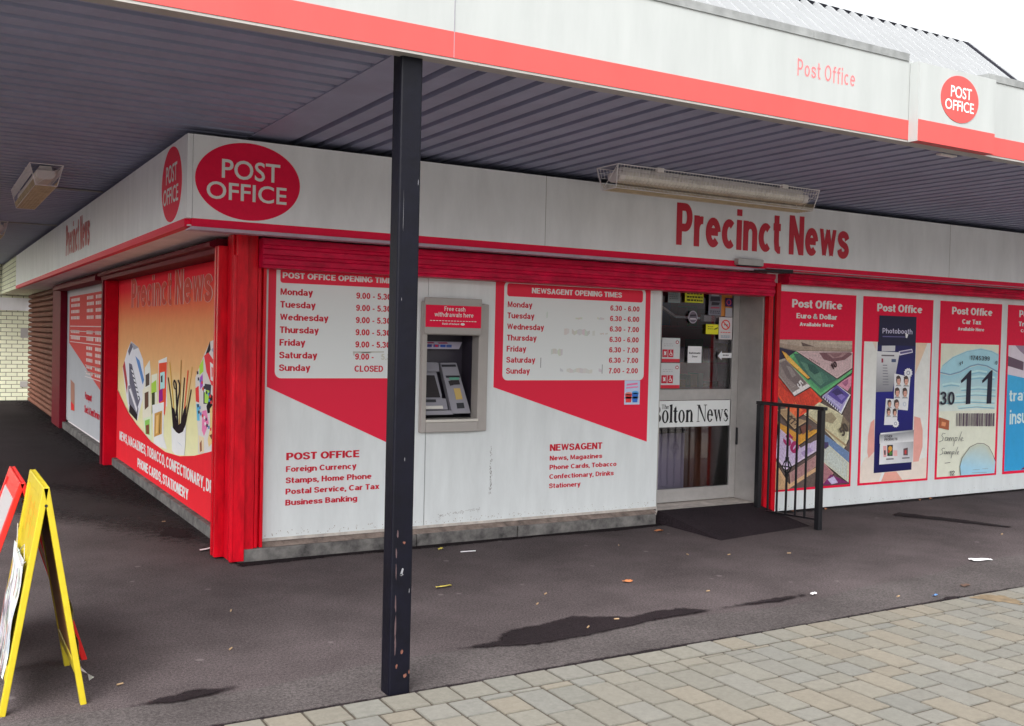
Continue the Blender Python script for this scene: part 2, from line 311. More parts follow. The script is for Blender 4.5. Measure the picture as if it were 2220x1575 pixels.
# plain bold sans lettering drawn as strokes (cap height 1); used for the printed signs
def _arc(cx, cy, rx, ry, a0, a1, n=None):
    n = n or max(4, int(abs(a1-a0)/15)); return [(cx+rx*math.cos(R(a0+(a1-a0)*i/n)), cy+ry*math.sin(R(a0+(a1-a0)*i/n))) for i in range(n+1)]
def _cr(p, n=4):
    q = [p[0]] + list(p) + [p[-1]]; o = []
    for i in range(1, len(q)-2):
        for k in range(n):
            t_ = k/n; o.append(tuple(.5*(2*q[i][j]+(q[i+1][j]-q[i-1][j])*t_+(2*q[i-1][j]-5*q[i][j]+4*q[i+1][j]-q[i+2][j])*t_*t_+(3*q[i][j]-q[i-1][j]-3*q[i+1][j]+q[i+2][j])*t_**3) for j in (0,1)))
    return o + [p[-1]]
def _font():
    F = {}; bowl = _arc(.33,.37,.23,.27,0,360); st = lambda x, a, b: [(x,a),(x,b)]; arch = _arc(.33,.43,.23,.21,180,0) + [(.56,0)]
    s6 = [(.49,.74),(.43,.87),(.31,.91),(.18,.83),(.11,.64),(.10,.34)]
    F['o'] = (.66,[bowl]); F['c'] = (.60,[_arc(.33,.37,.23,.27,48,312)]); F['e'] = (.65,[[(.12,.385),(.56,.385)],_arc(.33,.37,.23,.27,4,318)])
    F['a'] = (.64,[st(.53,0,.46),_arc(.32,.46,.21,.18,0,155),_arc(.32,.225,.21,.135,80,360)+[(.53,.36)] if False else _arc(.315,.225,.205,.135,0,360)])
    F['d'] = (.66,[bowl,st(.56,0,1)]); F['b'] = (.66,[bowl,st(.10,0,1)]); F['p'] = (.66,[bowl,st(.10,-.28,.74)])
    F['g'] = (.66,[bowl,[(.56,.74),(.56,-.02)]+_arc(.33,-.02,.23,.17,0,-155)])
    F['h'] = (.66,[st(.10,0,1),arch]); F['n'] = (.66,[st(.10,0,.74),arch]); F['m'] = (.98,[st(.10,0,.74),_arc(.295,.46,.195,.18,180,0)+[(.49,0)],_arc(.685,.46,.195,.18,180,0)+[(.88,0)]])
    F['i'] = (.20,[st(.10,0,.74),st(.10,.84,1)]); F['l'] = (.20,[st(.10,0,1)]); F['r'] = (.43,[st(.10,0,.74),_arc(.35,.40,.25,.24,180,78)])
    F['s'] = (.58,[_cr([(.51,.51),(.44,.61),(.29,.645),(.15,.61),(.10,.53),(.16,.43),(.30,.375),(.44,.32),(.50,.22),(.43,.13),(.29,.095),(.14,.13),(.08,.24)])])
    F['t'] = (.40,[[(.17,.95),(.17,.30),(.20,.13),(.27,.085),(.38,.085)],[(.0,.66),(.38,.66)]]); F['f'] = (.40,[[(.17,0),(.17,.72),(.20,.87),(.27,.915),(.40,.915)],[(.0,.66),(.38,.66)]])
    F['u'] = (.66,[[(.10,.74),(.10,.31)]+_arc(.33,.31,.23,.21,180,360),st(.56,0,.74)])
    F['v'] = (.62,[[(.09,.78),(.31,.04),(.53,.78)]]); F['w'] = (.92,[[(.08,.78),(.26,.06),(.46,.72),(.66,.06),(.84,.78)]]); F['x'] = (.62,[[(.08,.78),(.54,-.04)],[(.54,.78),(.08,-.04)]])
    F['y'] = (.62,[[(.09,.78),(.33,.04)],[(.55,.80),(.30,-.06)]+_arc(.19,-.06,.11,.13,0,-110)]); F['z'] = (.54,[[(.04,.64),(.44,.64),(.08,.10),(.52,.10)]]); F['k'] = (.62,[st(.10,0,1),[(.54,.80),(.14,.34)],[(.24,.45),(.58,-.06)]])
    F['A'] = (.78,[[(.08,-.06),(.39,.97),(.70,-.06)],[(.20,.30),(.58,.30)]])
    F['B'] = (.72,[st(.11,0,1),[(.11,.91),(.40,.91)]+_arc(.40,.725,.17,.185,90,-90)+[(.11,.54)],[(.11,.525),(.42,.525)]+_arc(.42,.305,.19,.215,90,-90)+[(.11,.09)]])
    F['C'] = (.78,[_arc(.42,.5,.32,.41,42,318)]); F['D'] = (.76,[st(.11,0,1),[(.11,.91),(.34,.91)]+_arc(.34,.5,.31,.41,90,-90)+[(.11,.09)]])
    F['E'] = (.66,[st(.11,0,1),[(.11,.91),(.64,.91)],[(.11,.53),(.60,.53)],[(.11,.09),(.66,.09)]]); F['F'] = (.62,[st(.11,0,1),[(.11,.91),(.62,.91)],[(.11,.50),(.54,.50)]])
    F['G'] = (.82,[_arc(.42,.5,.32,.41,42,300)+[(.72,.22),(.72,.46)],[(.44,.45),(.80,.45)]]); F['H'] = (.74,[st(.11,0,1),st(.63,0,1),[(.11,.53),(.63,.53)]]); F['I'] = (.22,[st(.11,0,1)])
    F['K'] = (.76,[st(.11,0,1),[(.68,1.06),(.13,.36)],[(.28,.54),(.72,-.06)]]); F['L'] = (.64,[st(.11,0,1),[(.11,.09),(.62,.09)]]); F['M'] = (.88,[st(.10,0,1),st(.78,0,1),[(.13,1.02),(.44,.06),(.75,1.02)]])
    F['N'] = (.74,[st(.10,0,1),st(.64,0,1),[(.09,1.02),(.65,-.02)]]); F['O'] = (.84,[_arc(.42,.5,.32,.41,0,360)]); F['P'] = (.70,[st(.11,0,1),[(.11,.91),(.38,.91)]+_arc(.38,.665,.21,.245,90,-90)+[(.11,.42)]])
    F['R'] = (.76,[st(.11,0,1),[(.11,.91),(.40,.91)]+_arc(.40,.685,.21,.225,90,-90)+[(.11,.46)],[(.36,.46),(.68,-.06)]])
    F['S'] = (.70,[_cr([(.60,.70),(.53,.85),(.35,.915),(.17,.86),(.11,.73),(.18,.60),(.36,.525),(.53,.45),(.60,.28),(.52,.14),(.34,.085),(.16,.14),(.09,.31)])])
    F['T'] = (.66,[st(.33,0,1),[(.0,.91),(.66,.91)]]); F['U'] = (.74,[[(.11,1),(.11,.36)]+_arc(.37,.36,.26,.27,180,360)+[(.63,1)]]); F['W'] = (1.06,[[(.08,1.06),(.30,.08),(.53,.96),(.76,.08),(.98,1.06)]])
    F['Y'] = (.74,[[(.06,1.06),(.37,.46),(.68,1.06)],st(.37,0,.48)]); F['Z'] = (.66,[[(.06,.91),(.56,.91),(.08,.09),(.64,.09)]])
    F['0'] = (.60,[_arc(.30,.5,.20,.41,0,360)]); F['1'] = (.46,[st(.34,0,1),[(.36,.92),(.26,.80),(.08,.72)]]); F['2'] = (.60,[_cr([(.10,.68),(.14,.84),(.30,.91),(.46,.84),(.49,.69),(.40,.50),(.20,.28),(.10,.10)]),[(.06,.09),(.58,.09)]])
    F['3'] = (.60,[_cr([(.10,.74),(.16,.87),(.29,.91),(.42,.85),(.46,.72),(.40,.58),(.26,.525)]),_cr([(.26,.525),(.42,.47),(.49,.31),(.43,.15),(.29,.09),(.15,.13),(.09,.27)])]); F['4'] = (.62,[st(.44,0,1),[(.42,.94),(.06,.30),(.62,.30)]])
    F['5'] = (.60,[[(.52,.90),(.18,.90),(.13,.50)],_cr([(.13,.50),(.28,.57),(.43,.51),(.49,.34),(.43,.16),(.29,.09),(.15,.13),(.09,.27)])]); F['6'] = (.60,[_arc(.30,.32,.20,.23,0,360),_cr(s6)]); F['7'] = (.58,[[(.04,.90),(.50,.90)],_cr([(.50,.92),(.34,.62),(.24,.30),(.22,-.04)])])
    F['8'] = (.60,[_arc(.30,.72,.17,.19,0,360),_arc(.30,.31,.20,.22,0,360)]); F['9'] = (.60,[_arc(.30,.68,.20,.23,0,360),[(.60-x,1-y) for x, y in _cr(s6)]])
    F['.'] = (.20,[st(.10,0,.18)]); F[','] = (.20,[[(.10,.18),(.10,.02),(.05,-.14)]]); F['-'] = (.36,[[(.02,.36),(.34,.36)]])
    F['&'] = (.80,[_cr([(.74,.02),(.50,.30),(.26,.62),(.24,.80),(.36,.90),(.48,.80),(.44,.66),(.18,.44),(.10,.26),(.20,.11),(.36,.09),(.54,.22),(.68,.46)])])
    return F
FONT = _font(); _CLIP = set('AKMNWYRvwxk')
def _ribbon(pts, w, wy=None):
    wy = wy or w; q_ = [pts[0]]
    for a in pts[1:]:
        if abs(a[0]-q_[-1][0]) + abs(a[1]-q_[-1][1]) > 1e-5: q_.append(a)
    pts = q_
    closed = len(pts) > 3 and abs(pts[0][0]-pts[-1][0]) + abs(pts[0][1]-pts[-1][1]) < 1e-6
    p = pts[:-1] if closed else pts; n = len(p); L = []
    for i in range(n):
        a = p[i-1] if (i or closed) else None; c = p[(i+1) % n] if (i < n-1 or closed) else None
        d0 = d1 = None
        if a: d0 = Vector((p[i][0]-a[0], p[i][1]-a[1])).normalized()
        if c: d1 = Vector((c[0]-p[i][0], c[1]-p[i][1])).normalized()
        d0 = d0 or d1; d1 = d1 or d0; t_ = d0+d1; t_ = t_.normalized() if t_.length > .2 else d0
        k = min(2.2, 1/max(.2, t_.dot(d0))); nx, ny = -t_.y*w/2*k, t_.x*wy/2*k
        L.append(((p[i][0]+nx, p[i][1]+ny), (p[i][0]-nx, p[i][1]-ny)))
    m = n if closed else n-1
    return [[L[i][0], L[(i+1) % n][0], L[(i+1) % n][1], L[i][1]] for i in range(m)]
def _split(strokes):
    o = []
    for st in strokes:
        cur = [st[0]]
        for i in range(1, len(st)-1):
            cur.append(st[i]); a = Vector((st[i][0]-st[i-1][0], st[i][1]-st[i-1][1])); c = Vector((st[i+1][0]-st[i][0], st[i+1][1]-st[i][1]))
            if a.length > 1e-5 and c.length > 1e-5 and a.normalized().dot(c.normalized()) < -.1: o.append(cur); cur = [st[i]]
        o.append(cur+[st[-1]])
    return o
def _clipy(q, lo, hi):
    for s, val in ((1, lo), (-1, hi)):
        o = []
        for i in range(len(q)):
            a, c = q[i], q[(i+1) % len(q)]; ia, ic = (a[1]-val)*s >= 0, (c[1]-val)*s >= 0
            if ia: o.append(a)
            if ia != ic: f = (val-a[1])/(c[1]-a[1]); o.append((a[0]+f*(c[0]-a[0]), val))
        q = o
        if len(q) < 3: return None
    return q
def sans(mb, s, fr, u0, u1, base, cap, w=.20, d=.0015, c=None, rot=0., vb=None, centre=None, aspect=1., gap=.075, space=.33):
    wd = sum(space if ch == ' ' else FONT[ch][0]+gap for ch in s) - gap; sx = cap*aspect
    if u1 is not None: sx = (u1-u0)/wd
    elif centre is not None: u0 = centre - wd*sx/2
    slope = 0 if vb is None else (vb-base)/(wd*sx); x = 0; w *= 1.12; ar = sx/cap; wx = w*ar**.62/ar*.92 if ar < .9 else w*1.06; wy = min(.185, w*.86)
    for ch in s:
        if ch == ' ': x += space; continue
        g_ = FONT[ch]
        for i, st in enumerate(_split(g_[1])):
            hi = .74 if ch in 'vwx' else 1.0
            for q in _ribbon(st, wx*(.76 if ch in 'wWM' else 1), wy):
                if ch in _CLIP or (ch == 'y' and min(p[1] for p in q) > -.05): q = _clipy(q, 0 if ch != 'y' else -1, hi if ch != 'y' else .74)
                if not q: continue
                o = []
                for px, py in q:
                    px = (x+px)*sx; py = py*cap
                    if rot: px, py = px*math.cos(rot)-py*math.sin(rot), px*math.sin(rot)+py*math.cos(rot)
                    o.append(fr(u0+px, base+py+slope*px, d+i*.00004))
                mb.face(o, c)
        x += g_[0]+gap
    return u0+wd*sx

# ---- printed artwork: flat polygons in the plane of each poster (metres)
ART={
 'banknotes':[((92,78,74),[(4.921,1.587),(5.925,1.606),(5.952,0.212),(4.933,0.21)]),((165,150,136),[(4.936,1.587),(5.926,1.592),(5.927,1.486),(5.185,1.486),(4.939,1.522)]),((150,132,118),[(4.937,1.559),(5.235,1.531),(5.925,1.518),(5.927,1.486),(5.185,1.486),(4.939,1.522)]),((122,108,98),[(4.939,1.529),(5.184,1.494),(5.926,1.496),(5.927,1.484),(5.185,1.484),(4.939,1.52)]),((92,76,72),[(5.24,1.569),(5.423,1.53),(5.262,1.532)]),((178,166,150),[(5.447,1.578),(5.922,1.577),(5.923,1.557),(5.475,1.557)]),((52,44,64),[(4.939,1.522),(5.053,1.503),(5.171,1.486),(5.125,1.336),(4.945,1.372)]),((58,48,48),[(4.942,1.258),(5.161,1.062),(5.38,1.144),(5.551,1.015),(5.509,0.977),(5.22,0.85),(5.085,0.947),(4.956,1.08)]),((216,76,52),[(4.934,1.27),(5.152,1.073),(5.372,1.155),(5.543,1.027),(5.501,0.989),(5.211,0.861),(5.076,0.959),(4.948,1.092)]),((194,68,46),[(4.962,1.248),(5.159,1.071),(5.356,1.145),(5.509,1.03),(5.472,0.995),(5.212,0.881),(5.09,0.968),(4.974,1.088)]),((186,60,46),[(4.973,1.24),(5.161,1.07),(5.35,1.141),(5.496,1.031),(5.46,0.998),(5.212,0.888),(5.095,0.972),(4.985,1.086)]),((198,69,47),[(5.04,1.188),(5.176,1.066),(5.312,1.117),(5.417,1.037),(5.391,1.014),(5.213,0.934),(5.129,0.995),(5.048,1.077)]),((189,61,46),[(5.051,1.18),(5.178,1.065),(5.305,1.112),(5.403,1.038),(5.379,1.016),(5.213,0.942),(5.134,0.998),(5.059,1.076)]),((150,52,48),[(4.938,1.241),(5.152,1.077),(5.203,1.047),(5.056,1.129)]),((232,100,62),[(5.076,0.959),(5.192,1.014),(5.288,0.936),(5.211,0.861)]),((170,60,44),[(5.137,1.062),(5.145,1.064),(5.207,0.957),(5.199,0.955)]),((170,60,44),[(5.171,1.058),(5.179,1.059),(5.239,0.953),(5.231,0.951)]),((170,60,44),[(5.206,1.054),(5.214,1.055),(5.271,0.95),(5.263,0.948)]),((170,60,44),[(5.24,1.049),(5.248,1.051),(5.303,0.946),(5.295,0.945)]),((170,60,44),[(5.275,1.045),(5.283,1.047),(5.335,0.943),(5.327,0.941)]),((170,60,44),[(5.31,1.041),(5.318,1.043),(5.368,0.94),(5.36,0.938)]),((170,60,44),[(5.345,1.037),(5.353,1.039),(5.4,0.936),(5.392,0.935)]),((170,60,44),[(5.38,1.033),(5.388,1.034),(5.433,0.933),(5.425,0.931)]),((170,60,44),[(5.415,1.028),(5.423,1.03),(5.465,0.929),(5.457,0.928)]),((58,48,48),[(5.311,0.886),(5.509,0.998),(5.819,0.879),(5.929,0.785),(5.923,0.637),(5.856,0.531),(5.575,0.745)]),((196,190,160),[(5.303,0.898),(5.5,1.01),(5.81,0.891),(5.92,0.798),(5.914,0.649),(5.847,0.543),(5.566,0.757)]),((176,171,144),[(5.341,0.888),(5.519,0.989),(5.798,0.882),(5.897,0.797),(5.892,0.664),(5.831,0.568),(5.578,0.761)]),((178,172,142),[(5.356,0.883),(5.526,0.98),(5.793,0.878),(5.888,0.797),(5.883,0.67),(5.825,0.578),(5.583,0.762)]),((180,174,147),[(5.449,0.859),(5.572,0.928),(5.765,0.854),(5.833,0.796),(5.829,0.705),(5.788,0.639),(5.613,0.771)]),((181,175,144),[(5.464,0.854),(5.58,0.92),(5.76,0.85),(5.824,0.796),(5.82,0.71),(5.781,0.649),(5.618,0.772)]),((150,128,96),[(5.316,0.898),(5.336,0.905),(5.894,0.591),(5.881,0.576)]),((120,106,88),[(5.824,0.878),(5.92,0.798),(5.917,0.719),(5.789,0.732)]),((142,130,106),[(5.56,0.893),(5.669,0.911),(5.741,0.851),(5.688,0.803),(5.59,0.825)]),((58,48,48),[(5.52,1.056),(5.735,1.167),(5.932,1.062),(5.812,0.88)]),((206,206,216),[(5.511,1.068),(5.727,1.178),(5.923,1.074),(5.803,0.892)]),((185,185,194),[(5.534,1.066),(5.728,1.166),(5.904,1.072),(5.796,0.908)]),((150,142,186),[(5.543,1.066),(5.728,1.161),(5.897,1.071),(5.794,0.914)]),((189,189,198),[(5.597,1.062),(5.731,1.131),(5.853,1.066),(5.779,0.953)]),((153,144,189),[(5.606,1.062),(5.732,1.126),(5.846,1.065),(5.776,0.96)]),((84,70,142),[(5.606,1.084),(5.727,1.173),(5.906,1.074),(5.805,0.985)]),((60,50,96),[(5.66,1.105),(5.742,1.144),(5.829,1.085),(5.746,1.056)]),((120,106,170),[(5.731,1.071),(5.801,1.085),(5.852,1.055),(5.797,1.021)]),((192,132,152),[(5.727,1.178),(5.926,1.262),(5.922,1.161),(5.877,1.112)]),((150,90,120),[(5.796,1.193),(5.879,1.227),(5.881,1.183),(5.84,1.153)]),((60,52,84),[(5.531,1.08),(5.543,1.073),(5.538,1.051),(5.525,1.058)]),((60,52,84),[(5.559,1.064),(5.572,1.057),(5.566,1.034),(5.553,1.041)]),((60,52,84),[(5.587,1.047),(5.6,1.04),(5.594,1.018),(5.581,1.025)]),((60,52,84),[(5.615,1.03),(5.628,1.023),(5.622,1.001),(5.61,1.008)]),((60,52,84),[(5.644,1.013),(5.657,1.006),(5.651,0.984),(5.638,0.991)]),((60,52,84),[(5.672,0.996),(5.685,0.989),(5.679,0.967),(5.666,0.974)]),((60,52,84),[(5.701,0.979),(5.714,0.972),(5.708,0.95),(5.695,0.957)]),((60,52,84),[(5.729,0.962),(5.742,0.955),(5.736,0.933),(5.723,0.94)]),((60,52,84),[(5.758,0.945),(5.771,0.938),(5.765,0.916),(5.752,0.923)]),((58,48,48),[(5.052,1.404),(5.18,1.472),(5.733,1.222),(5.94,1.324),(5.933,1.277),(5.52,1.058),(5.353,1.163)]),((96,168,112),[(5.044,1.415),(5.172,1.483),(5.724,1.234),(5.931,1.335),(5.924,1.289),(5.511,1.07),(5.344,1.175)]),((86,151,100),[(5.09,1.403),(5.205,1.464),(5.703,1.239),(5.888,1.331),(5.883,1.289),(5.511,1.092),(5.361,1.186)]),((78,140,98),[(5.108,1.398),(5.219,1.456),(5.695,1.241),(5.871,1.329),(5.866,1.289),(5.511,1.1),(5.368,1.19)]),((88,154,103),[(5.22,1.367),(5.301,1.409),(5.644,1.254),(5.771,1.317),(5.767,1.288),(5.513,1.152),(5.409,1.217)]),((79,142,99),[(5.239,1.362),(5.314,1.401),(5.636,1.256),(5.754,1.315),(5.75,1.288),(5.513,1.161),(5.416,1.221)]),((62,98,88),[(5.136,1.464),(5.252,1.46),(5.724,1.237),(5.759,1.237),(5.508,1.134),(5.3,1.268)]),((84,122,104),[(5.228,1.394),(5.418,1.338),(5.6,1.222),(5.507,1.164),(5.354,1.261)]),((50,82,76),[(5.322,1.375),(5.417,1.357),(5.487,1.29),(5.421,1.27),(5.352,1.309)]),((70,110,96),[(5.487,1.309),(5.584,1.261),(5.628,1.213),(5.546,1.193)]),((58,48,48),[(5.18,1.476),(5.936,1.477),(5.937,1.323),(5.733,1.222)]),((192,168,168),[(5.171,1.488),(5.926,1.488),(5.928,1.334),(5.724,1.234)]),((172,151,151),[(5.221,1.478),(5.902,1.478),(5.903,1.34),(5.72,1.249)]),((182,156,158),[(5.241,1.474),(5.892,1.474),(5.893,1.342),(5.718,1.255)]),((176,154,154),[(5.362,1.45),(5.833,1.449),(5.834,1.355),(5.708,1.292)]),((185,159,161),[(5.382,1.446),(5.823,1.445),(5.824,1.357),(5.706,1.298)]),((112,78,84),[(5.472,1.475),(5.537,1.411),(5.647,1.391),(5.814,1.408),(5.922,1.466),(5.895,1.484)]),((150,118,120),[(5.575,1.469),(5.66,1.422),(5.785,1.437),(5.853,1.477)]),((126,92,96),[(5.616,1.465),(5.68,1.431),(5.749,1.447),(5.783,1.472)]),((140,110,112),[(5.346,1.428),(5.363,1.421),(5.358,1.408),(5.342,1.415)]),((140,110,112),[(5.371,1.418),(5.387,1.411),(5.383,1.398),(5.366,1.404)]),((140,110,112),[(5.396,1.407),(5.412,1.401),(5.407,1.387),(5.391,1.394)]),((140,110,112),[(5.42,1.397),(5.437,1.391),(5.432,1.377),(5.415,1.384)]),((140,110,112),[(5.445,1.387),(5.462,1.38),(5.457,1.367),(5.44,1.373)]),((140,110,112),[(5.47,1.376),(5.487,1.37),(5.482,1.356),(5.465,1.363)]),((58,48,48),[(4.997,1.474),(5.05,1.456),(5.37,1.228),(5.337,1.219),(5.066,1.386)]),((216,150,62),[(4.989,1.485),(5.042,1.467),(5.361,1.24),(5.328,1.23),(5.058,1.397)]),((194,135,55),[(5.006,1.473),(5.053,1.457),(5.34,1.252),(5.311,1.244),(5.067,1.394)]),((226,166,84),[(5.012,1.468),(5.057,1.453),(5.332,1.257),(5.304,1.249),(5.071,1.392)]),((198,138,57),[(5.052,1.44),(5.084,1.428),(5.282,1.288),(5.262,1.282),(5.094,1.385)]),((230,169,85),[(5.058,1.435),(5.089,1.424),(5.274,1.293),(5.255,1.287),(5.098,1.383)]),((58,48,48),[(4.943,1.385),(5.039,1.407),(5.38,1.149),(5.171,1.062),(4.942,1.268)]),((152,142,136),[(4.935,1.396),(5.031,1.418),(5.372,1.16),(5.163,1.074),(4.934,1.279)]),((136,127,122),[(4.95,1.383),(5.036,1.403),(5.342,1.171),(5.155,1.093),(4.949,1.278)]),((128,116,114),[(4.956,1.378),(5.038,1.397),(5.331,1.175),(5.152,1.101),(4.955,1.277)]),((139,130,125),[(4.992,1.347),(5.052,1.361),(5.262,1.201),(5.133,1.147),(4.991,1.274)]),((130,118,116),[(4.998,1.342),(5.054,1.354),(5.25,1.205),(5.13,1.155),(4.997,1.274)]),((108,96,96),[(4.968,1.371),(5.045,1.401),(5.31,1.196),(5.226,1.145),(5.064,1.242)]),((132,122,120),[(5.046,1.354),(5.112,1.336),(5.181,1.261),(5.129,1.242)]),((204,198,198),[(5.372,1.16),(5.163,1.072),(5.138,1.102),(5.324,1.184)]),((58,48,48),[(5.577,0.697),(5.929,0.508),(5.93,0.404),(5.565,0.503)]),((108,130,162),[(5.568,0.709),(5.92,0.521),(5.921,0.417),(5.556,0.515)]),((97,117,145),[(5.585,0.692),(5.902,0.523),(5.903,0.429),(5.574,0.517)]),((96,118,154),[(5.592,0.685),(5.895,0.523),(5.895,0.434),(5.582,0.518)]),((99,119,149),[(5.633,0.645),(5.851,0.528),(5.852,0.464),(5.625,0.525)]),((97,120,157),[(5.64,0.638),(5.844,0.529),(5.844,0.469),(5.633,0.526)]),((58,48,48),[(5.563,0.542),(5.636,0.597),(5.93,0.407),(5.934,0.216),(5.533,0.456)]),((186,186,166),[(5.554,0.554),(5.627,0.609),(5.921,0.42),(5.925,0.228),(5.524,0.468)]),((167,167,149),[(5.57,0.544),(5.636,0.594),(5.899,0.423),(5.903,0.251),(5.542,0.466)]),((170,176,170),[(5.576,0.54),(5.639,0.588),(5.891,0.425),(5.895,0.26),(5.55,0.466)]),((171,171,152),[(5.613,0.517),(5.658,0.552),(5.84,0.434),(5.842,0.316),(5.594,0.463)]),((173,179,173),[(5.619,0.513),(5.661,0.545),(5.831,0.435),(5.834,0.325),(5.601,0.463)]),((66,56,90),[(5.571,0.631),(5.627,0.629),(5.637,0.59),(5.588,0.564),(5.557,0.588)]),((58,48,48),[(4.956,0.935),(5.085,0.947),(5.22,0.85),(5.354,0.826),(5.184,0.754)]),((172,146,112),[(4.948,0.946),(5.076,0.959),(5.211,0.861),(5.345,0.838),(5.176,0.765)]),((154,131,100),[(4.968,0.939),(5.084,0.95),(5.205,0.863),(5.326,0.841),(5.173,0.776)]),((150,124,96),[(4.976,0.936),(5.087,0.947),(5.203,0.863),(5.318,0.843),(5.172,0.78)]),((158,134,103),[(5.024,0.919),(5.104,0.927),(5.188,0.866),(5.271,0.852),(5.166,0.807)]),((153,126,97),[(5.032,0.916),(5.107,0.923),(5.186,0.867),(5.263,0.853),(5.165,0.811)]),((70,58,52),[(5.066,0.893),(5.144,0.891),(5.152,0.872),(5.082,0.817),(5.071,0.826),(5.126,0.871)]),((70,58,52),[(5.119,0.871),(5.185,0.866),(5.192,0.85),(5.132,0.808),(5.121,0.818),(5.168,0.849)]),((70,58,52),[(5.172,0.849),(5.226,0.84),(5.233,0.829),(5.182,0.799),(5.172,0.809),(5.212,0.827)]),((58,48,48),[(4.967,0.827),(5.026,0.797),(5.287,0.674),(5.486,0.748),(5.487,0.719),(5.205,0.584),(4.976,0.761)]),((202,150,62),[(4.959,0.838),(5.018,0.809),(5.279,0.686),(5.477,0.759),(5.478,0.73),(5.196,0.595),(4.968,0.772)]),((181,135,55),[(4.982,0.829),(5.035,0.802),(5.27,0.692),(5.448,0.758),(5.449,0.732),(5.196,0.61),(4.99,0.769)]),((186,132,54),[(4.991,0.825),(5.042,0.8),(5.267,0.694),(5.437,0.757),(5.438,0.732),(5.196,0.616),(4.999,0.768)]),((185,138,57),[(5.047,0.802),(5.084,0.784),(5.246,0.707),(5.368,0.753),(5.369,0.735),(5.196,0.651),(5.053,0.761)]),((189,134,55),[(5.057,0.798),(5.091,0.781),(5.243,0.71),(5.357,0.752),(5.358,0.735),(5.195,0.657),(5.062,0.76)]),((110,70,60),[(5.254,0.784),(5.347,0.811),(5.402,0.781),(5.284,0.707)]),((58,48,48),[(4.975,0.78),(5.285,0.569),(5.497,0.651),(5.488,0.543),(5.083,0.378),(4.959,0.498)]),((192,176,198),[(4.967,0.791),(5.276,0.581),(5.488,0.662),(5.479,0.554),(5.074,0.389),(4.95,0.51)]),((172,158,178),[(4.99,0.77),(5.269,0.581),(5.459,0.654),(5.451,0.557),(5.087,0.409),(4.975,0.517)]),((176,160,188),[(5.0,0.762),(5.266,0.581),(5.448,0.651),(5.44,0.558),(5.092,0.416),(4.985,0.52)]),((176,161,182),[(5.056,0.712),(5.249,0.581),(5.379,0.631),(5.373,0.565),(5.123,0.462),(5.046,0.537)]),((179,163,191),[(5.065,0.704),(5.246,0.581),(5.367,0.628),(5.362,0.566),(5.128,0.47),(5.056,0.54)]),((150,130,170),[(5.265,0.545),(5.383,0.589),(5.425,0.558),(5.306,0.505)]),((58,48,48),[(5.136,0.349),(5.49,0.506),(5.488,0.397),(5.154,0.241)]),((166,130,126),[(5.128,0.36),(5.481,0.518),(5.479,0.409),(5.145,0.253)]),((149,117,113),[(5.145,0.363),(5.463,0.504),(5.462,0.407),(5.161,0.266)]),((150,112,112),[(5.153,0.364),(5.456,0.499),(5.455,0.406),(5.168,0.271)]),((152,119,115),[(5.195,0.369),(5.414,0.467),(5.413,0.4),(5.206,0.303)]),((153,114,114),[(5.202,0.37),(5.407,0.461),(5.406,0.399),(5.213,0.308)]),((188,152,116),[(4.941,0.491),(5.126,0.256),(5.479,0.402),(5.472,0.361),(5.127,0.216),(4.947,0.407)]),((64,50,48),[(4.954,0.482),(5.125,0.266),(5.132,0.251),(4.969,0.443)]),((176,142,108),[(4.944,0.407),(5.127,0.216),(5.141,0.208),(4.946,0.209)]),((58,48,48),[(5.561,0.445),(5.718,0.318),(5.571,0.219),(5.475,0.224)]),((166,120,120),[(5.552,0.457),(5.709,0.331),(5.562,0.231),(5.466,0.236)]),((149,108,108),[(5.554,0.442),(5.696,0.329),(5.563,0.239),(5.477,0.244)]),((146,100,106),[(5.555,0.437),(5.69,0.328),(5.563,0.242),(5.481,0.247)]),((152,110,110),[(5.559,0.402),(5.657,0.324),(5.566,0.262),(5.506,0.265)]),((148,102,108),[(5.56,0.397),(5.651,0.323),(5.566,0.265),(5.51,0.268)]),((110,42,92),[(5.671,0.323),(5.925,0.229),(5.562,0.226)]),((176,166,196),[(5.629,0.276),(5.711,0.301),(5.772,0.239),(5.686,0.226)])],
 'banknote_text':[('10',[(5.64,1.31),(5.719,1.339)]),('5',[(5.178,1.175),(5.239,1.137)]),('50',[(5.82,0.672),(5.908,0.61)]),('50',[(5.024,0.658),(5.186,0.529)])],
